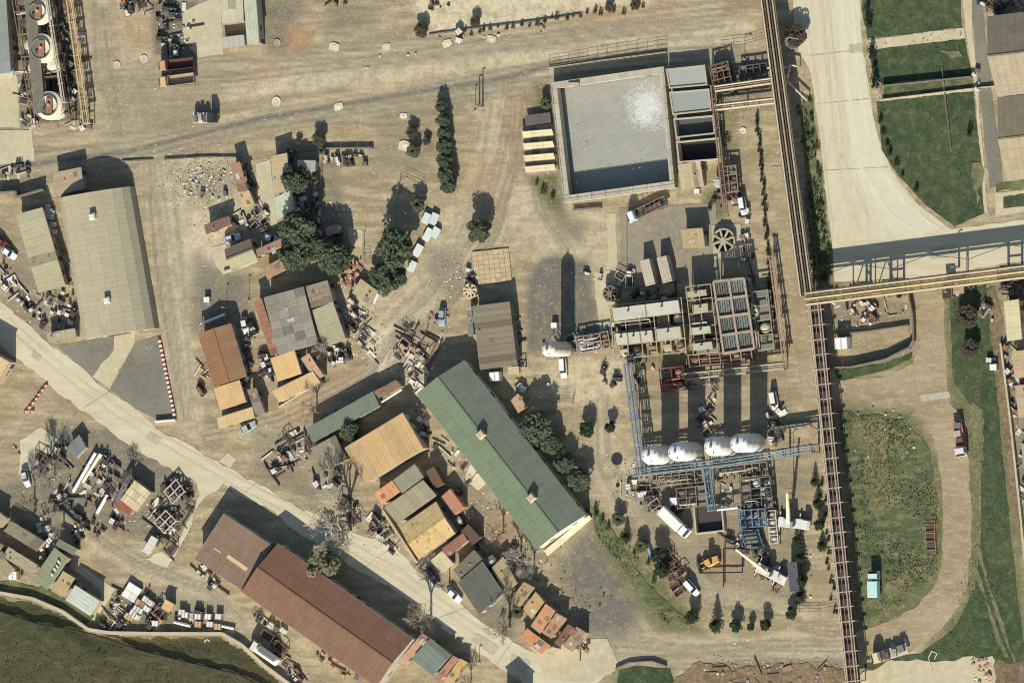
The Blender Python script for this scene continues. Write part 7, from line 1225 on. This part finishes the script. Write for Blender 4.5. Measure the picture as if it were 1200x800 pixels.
# red and white barriers
def barrier():
    r = root('road_barrier', (0, 0, 0)); [MB().box((x, 0, .35), (.45, .45, .7)).build('block', mat(q, 'barrier_paint', dirt=.25, var=.04), r) for x, q in ((-.6, (176, 84, 70)), (0, (226, 220, 208)), (.6, (176, 84, 70)))]; return r
for i, (x, y) in enumerate([(31, 482), (35, 477), (39, 472), (43, 467), (46, 462), (50, 457), (54, 452), (38, 482)]): place('barrier', barrier, x, y, R(42), 'red and white road barrier in the slanting row on dirt', 'barrier', 'red and white barriers below the main road', s=.75)
# timber frames and orange rig on the weedy field
for i, (x, y, lb) in enumerate([(1091, 618, 'upper'), (1091, 629, 'middle'), (1092, 640, 'lower')]): place('rustframe', P_frame((206, 146, 84), 2.4, 1.8, .7), x, y, R(2), lb + ' yellow-orange frame in the stack on the weedy field', 'frame')
for i, (x, y) in enumerate([(786, 664), (789, 676), (792, 687), (797, 694)]): place('timber', P_frame((178, 122, 92), 2.6, 1.5, .9), x, y, R(35), 'brown timber frame in the row on the grassy bank', 'frame', 'brown timber frames on the grassy bank')
def tarp():
    r = root('tarpaulin', (0, 0, 0)); MB().tbox((0, 0, 0), (3.8, 1.3, .8), (.85, .4)).build('cover', mat((130, 160, 176), 'tarpaulin', dirt=.3), r); MB().box((0, 0, .1), (4.0, 1.5, .08)).build('base', DARKST, r); return r
place('tarp', tarp, 762, 645, R(-68), 'pale blue tarpaulin on the grassy bank', 'tarpaulin')
def flat_slab(px, py, s, label): place('fslab', P_rockslab, px, py, random.uniform(-.4, .4), label, 'slab', None, s=s)
def P_rockslab():
    r = root('concrete_slab', (0, 0, 0)); MB().prism([(-1.2, -.7), (.2, -.9), (1.2, -.5), (1.1, .7), (-.3, .9), (-1.1, .6)], 0, .16).build('block', mat((206, 194, 158), 'slab', dirt=.3), r); MB().prism([(-.5, -.3), (.5, -.35), (.45, .4), (-.4, .35)], .16, .22).build('lid', mat((214, 204, 172), 'slab', dirt=.3), r); return r
def white_box(px, py, s, label): place('wbox', P_crate((232, 230, 220), 2.2, 1.8, 1.6), px, py, R(4), label, 'cabinet', None, s=s)
for a in [(793, 587, 1.0, 'white square cabinet near the pumps west of the blue rack'), (899, 576, 1.0, 'white cabinet at the corner of the dark process frame'), (651, 381, .7, 'small white cabinet on the grey yard left of the shadow'), (990, 402, 1.5, 'white two-hatched box in the bunded yard'), (583, 441, 1.2, 'white box in the shade beside the ribbed shed'), (244, 351, .7, 'small white box north of the brown workshop'), (818, 224, .6, 'small white box below the cream ribbed roof'), (1166, 430, .8, 'white box on the brown strip near the right yard'), (18, 674, 1.1, 'white box on the grass by the lower left sheds')]: white_box(*a)
for a in [(473, 136, .8, 'small white slab on the open dirt above the conifers'), (397, 125, 1.0, 'pale square block south of the dirt road'), (475, 171, 1.4, 'pale block beside the small olive trees'), (524, 51, 1.0, 'pale block on the northern dirt verge'), (576, 46, 1.0, 'white block on the northern dirt verge'), (392, 55, 1.1, 'pale irregular block on the northern dirt'), (453, 55, .9, 'cream block on the northern dirt')]: flat_slab(*a)
def reel():
    r = root('cable_reel', (0, 0, 0)); 
    for k in range(6): MB().lathe([(1.5 - .1, -.05), (1.5, 0), (1.5 - .1, .05)], (0, 0, 0), 18, True).build('hoop', STEEL, r).rotation_euler = (R(70), 0, R(k * 30)); r.children[-1].location = (0, 0, 1.5)
    MB().tube((0, 0, 0), (0, 0, 2.6), .12, 6).build('stand', DARKST, r); return r
place('reel', reel, 932, 48, 0, 'round wire hoop frame against the pipe rack at the pale road', 'frame', s=1.3)
for i, (x, y, r_, w_) in enumerate([(553, 341, 2.0, 'round cream tub at the north-west corner of the ribbed shed'), (865, 391, 1.5, '')][:1]): round_tank(x, y, r_ * .9, 1.2, w_, (206, 184, 144))
round_tank(885, 365, 1.9, 3.2, 'cream domed tank east of the cooling cells', (200, 192, 150)); round_tank(846, 214, 1.3, 1.8, 'small round tank on the pump frame south-east of the cells', (196, 188, 170)); round_tank(719, 344, 1.9, 2.0, 'dark round tank at the corner of the dark bay', (120, 106, 90))
# dark platform under the two pale containers
random.seed(3)
def litter(n, name, m, s0, s1, poly=None):
    """countless small stones and scraps over the open ground"""
    mb = MB(); 
    for _ in range(n):
        if poly: x, y = random.choice(poly); x += random.gauss(0, 18); y += random.gauss(0, 14)
        else: x, y = random.uniform(0, 900), random.uniform(70, 700)
        p = W(x, y, 0); q = random.uniform(s0, s1); a = random.uniform(0, 6.28); c_, s_ = math.cos(a) * q, math.sin(a) * q; h = q * random.uniform(.2, .6)
        if -3 < hill_line_y(x) - y < 400 or y < 600: mb.add([(p.x + c_, p.y + s_, 0), (p.x - s_ * .8, p.y + c_ * .8, 0), (p.x - c_, p.y - s_, 0), (p.x + s_ * .8, p.y - c_ * .8, 0), (p.x + c_ * .2, p.y + s_ * .1, h)], [(0, 1, 4), (1, 2, 4), (2, 3, 4), (3, 0, 4)])
    mb.build(name, m, kind='stuff')
cl = [(240, 210), (235, 215), (245, 205), (225, 215), (360, 250), (410, 320), (425, 390), (490, 420), (340, 530), (400, 600), (100, 560), (150, 590), (200, 610), (150, 715), (60, 360), (560, 600), (600, 650), (740, 560), (790, 580), (880, 600), (850, 110), (200, 35), (450, 630), (1010, 370), (860, 790), (950, 790), (540, 320)]
litter(500, 'stones', mat((196, 184, 156), 'stone', dirt=.3), .12, .32); litter(1600, 'rubble', mat((150, 136, 110), 'stone', dirt=.4), .12, .36, cl); litter(1500, 'scrap_bits', mat((108, 96, 82), 'scrap_bits', rust=.4), .10, .30, cl); litter(700, 'scrap_bits', mat((216, 208, 190), 'scrap_bits', dirt=.3), .12, .4, cl)

# ---- labels: where only a few alike things share one, say which by its place
def rank_labels():
    by = {}
    for o in bpy.data.objects:
        if o.parent is None and 'label' in o: by.setdefault(o['label'], []).append(o)
    ORD = ['', 'second', 'third', 'fourth', 'fifth', 'sixth', 'seventh', 'eighth', 'ninth', 'tenth', 'eleventh']
    for lb, os_ in by.items():
        n = len(os_)
        if n < 2 or n > 20 or len(lb.split()) > 13: continue
        xs = [o.location.x for o in os_]; ys = [o.location.y for o in os_]; hor = max(xs) - min(xs) >= max(ys) - min(ys)
        os_.sort(key=lambda o: o.location.x if hor else -o.location.y); a, b_ = ('left', 'right') if hor else ('top', 'bottom')
        for i, o in enumerate(os_):
            w = f'{a}most' if i == 0 and hor else 'topmost' if i == 0 else (f'{b_}most' if hor else 'lowest') if i == n - 1 else f'{ORD[i]} from {a}' if i < n / 2 else f'{ORD[n - 1 - i]} from {b_}'
            o['label'] = f'{w} {lb}'
            if len(o['label'].split()) > 16: o['label'] = lb
rank_labels()
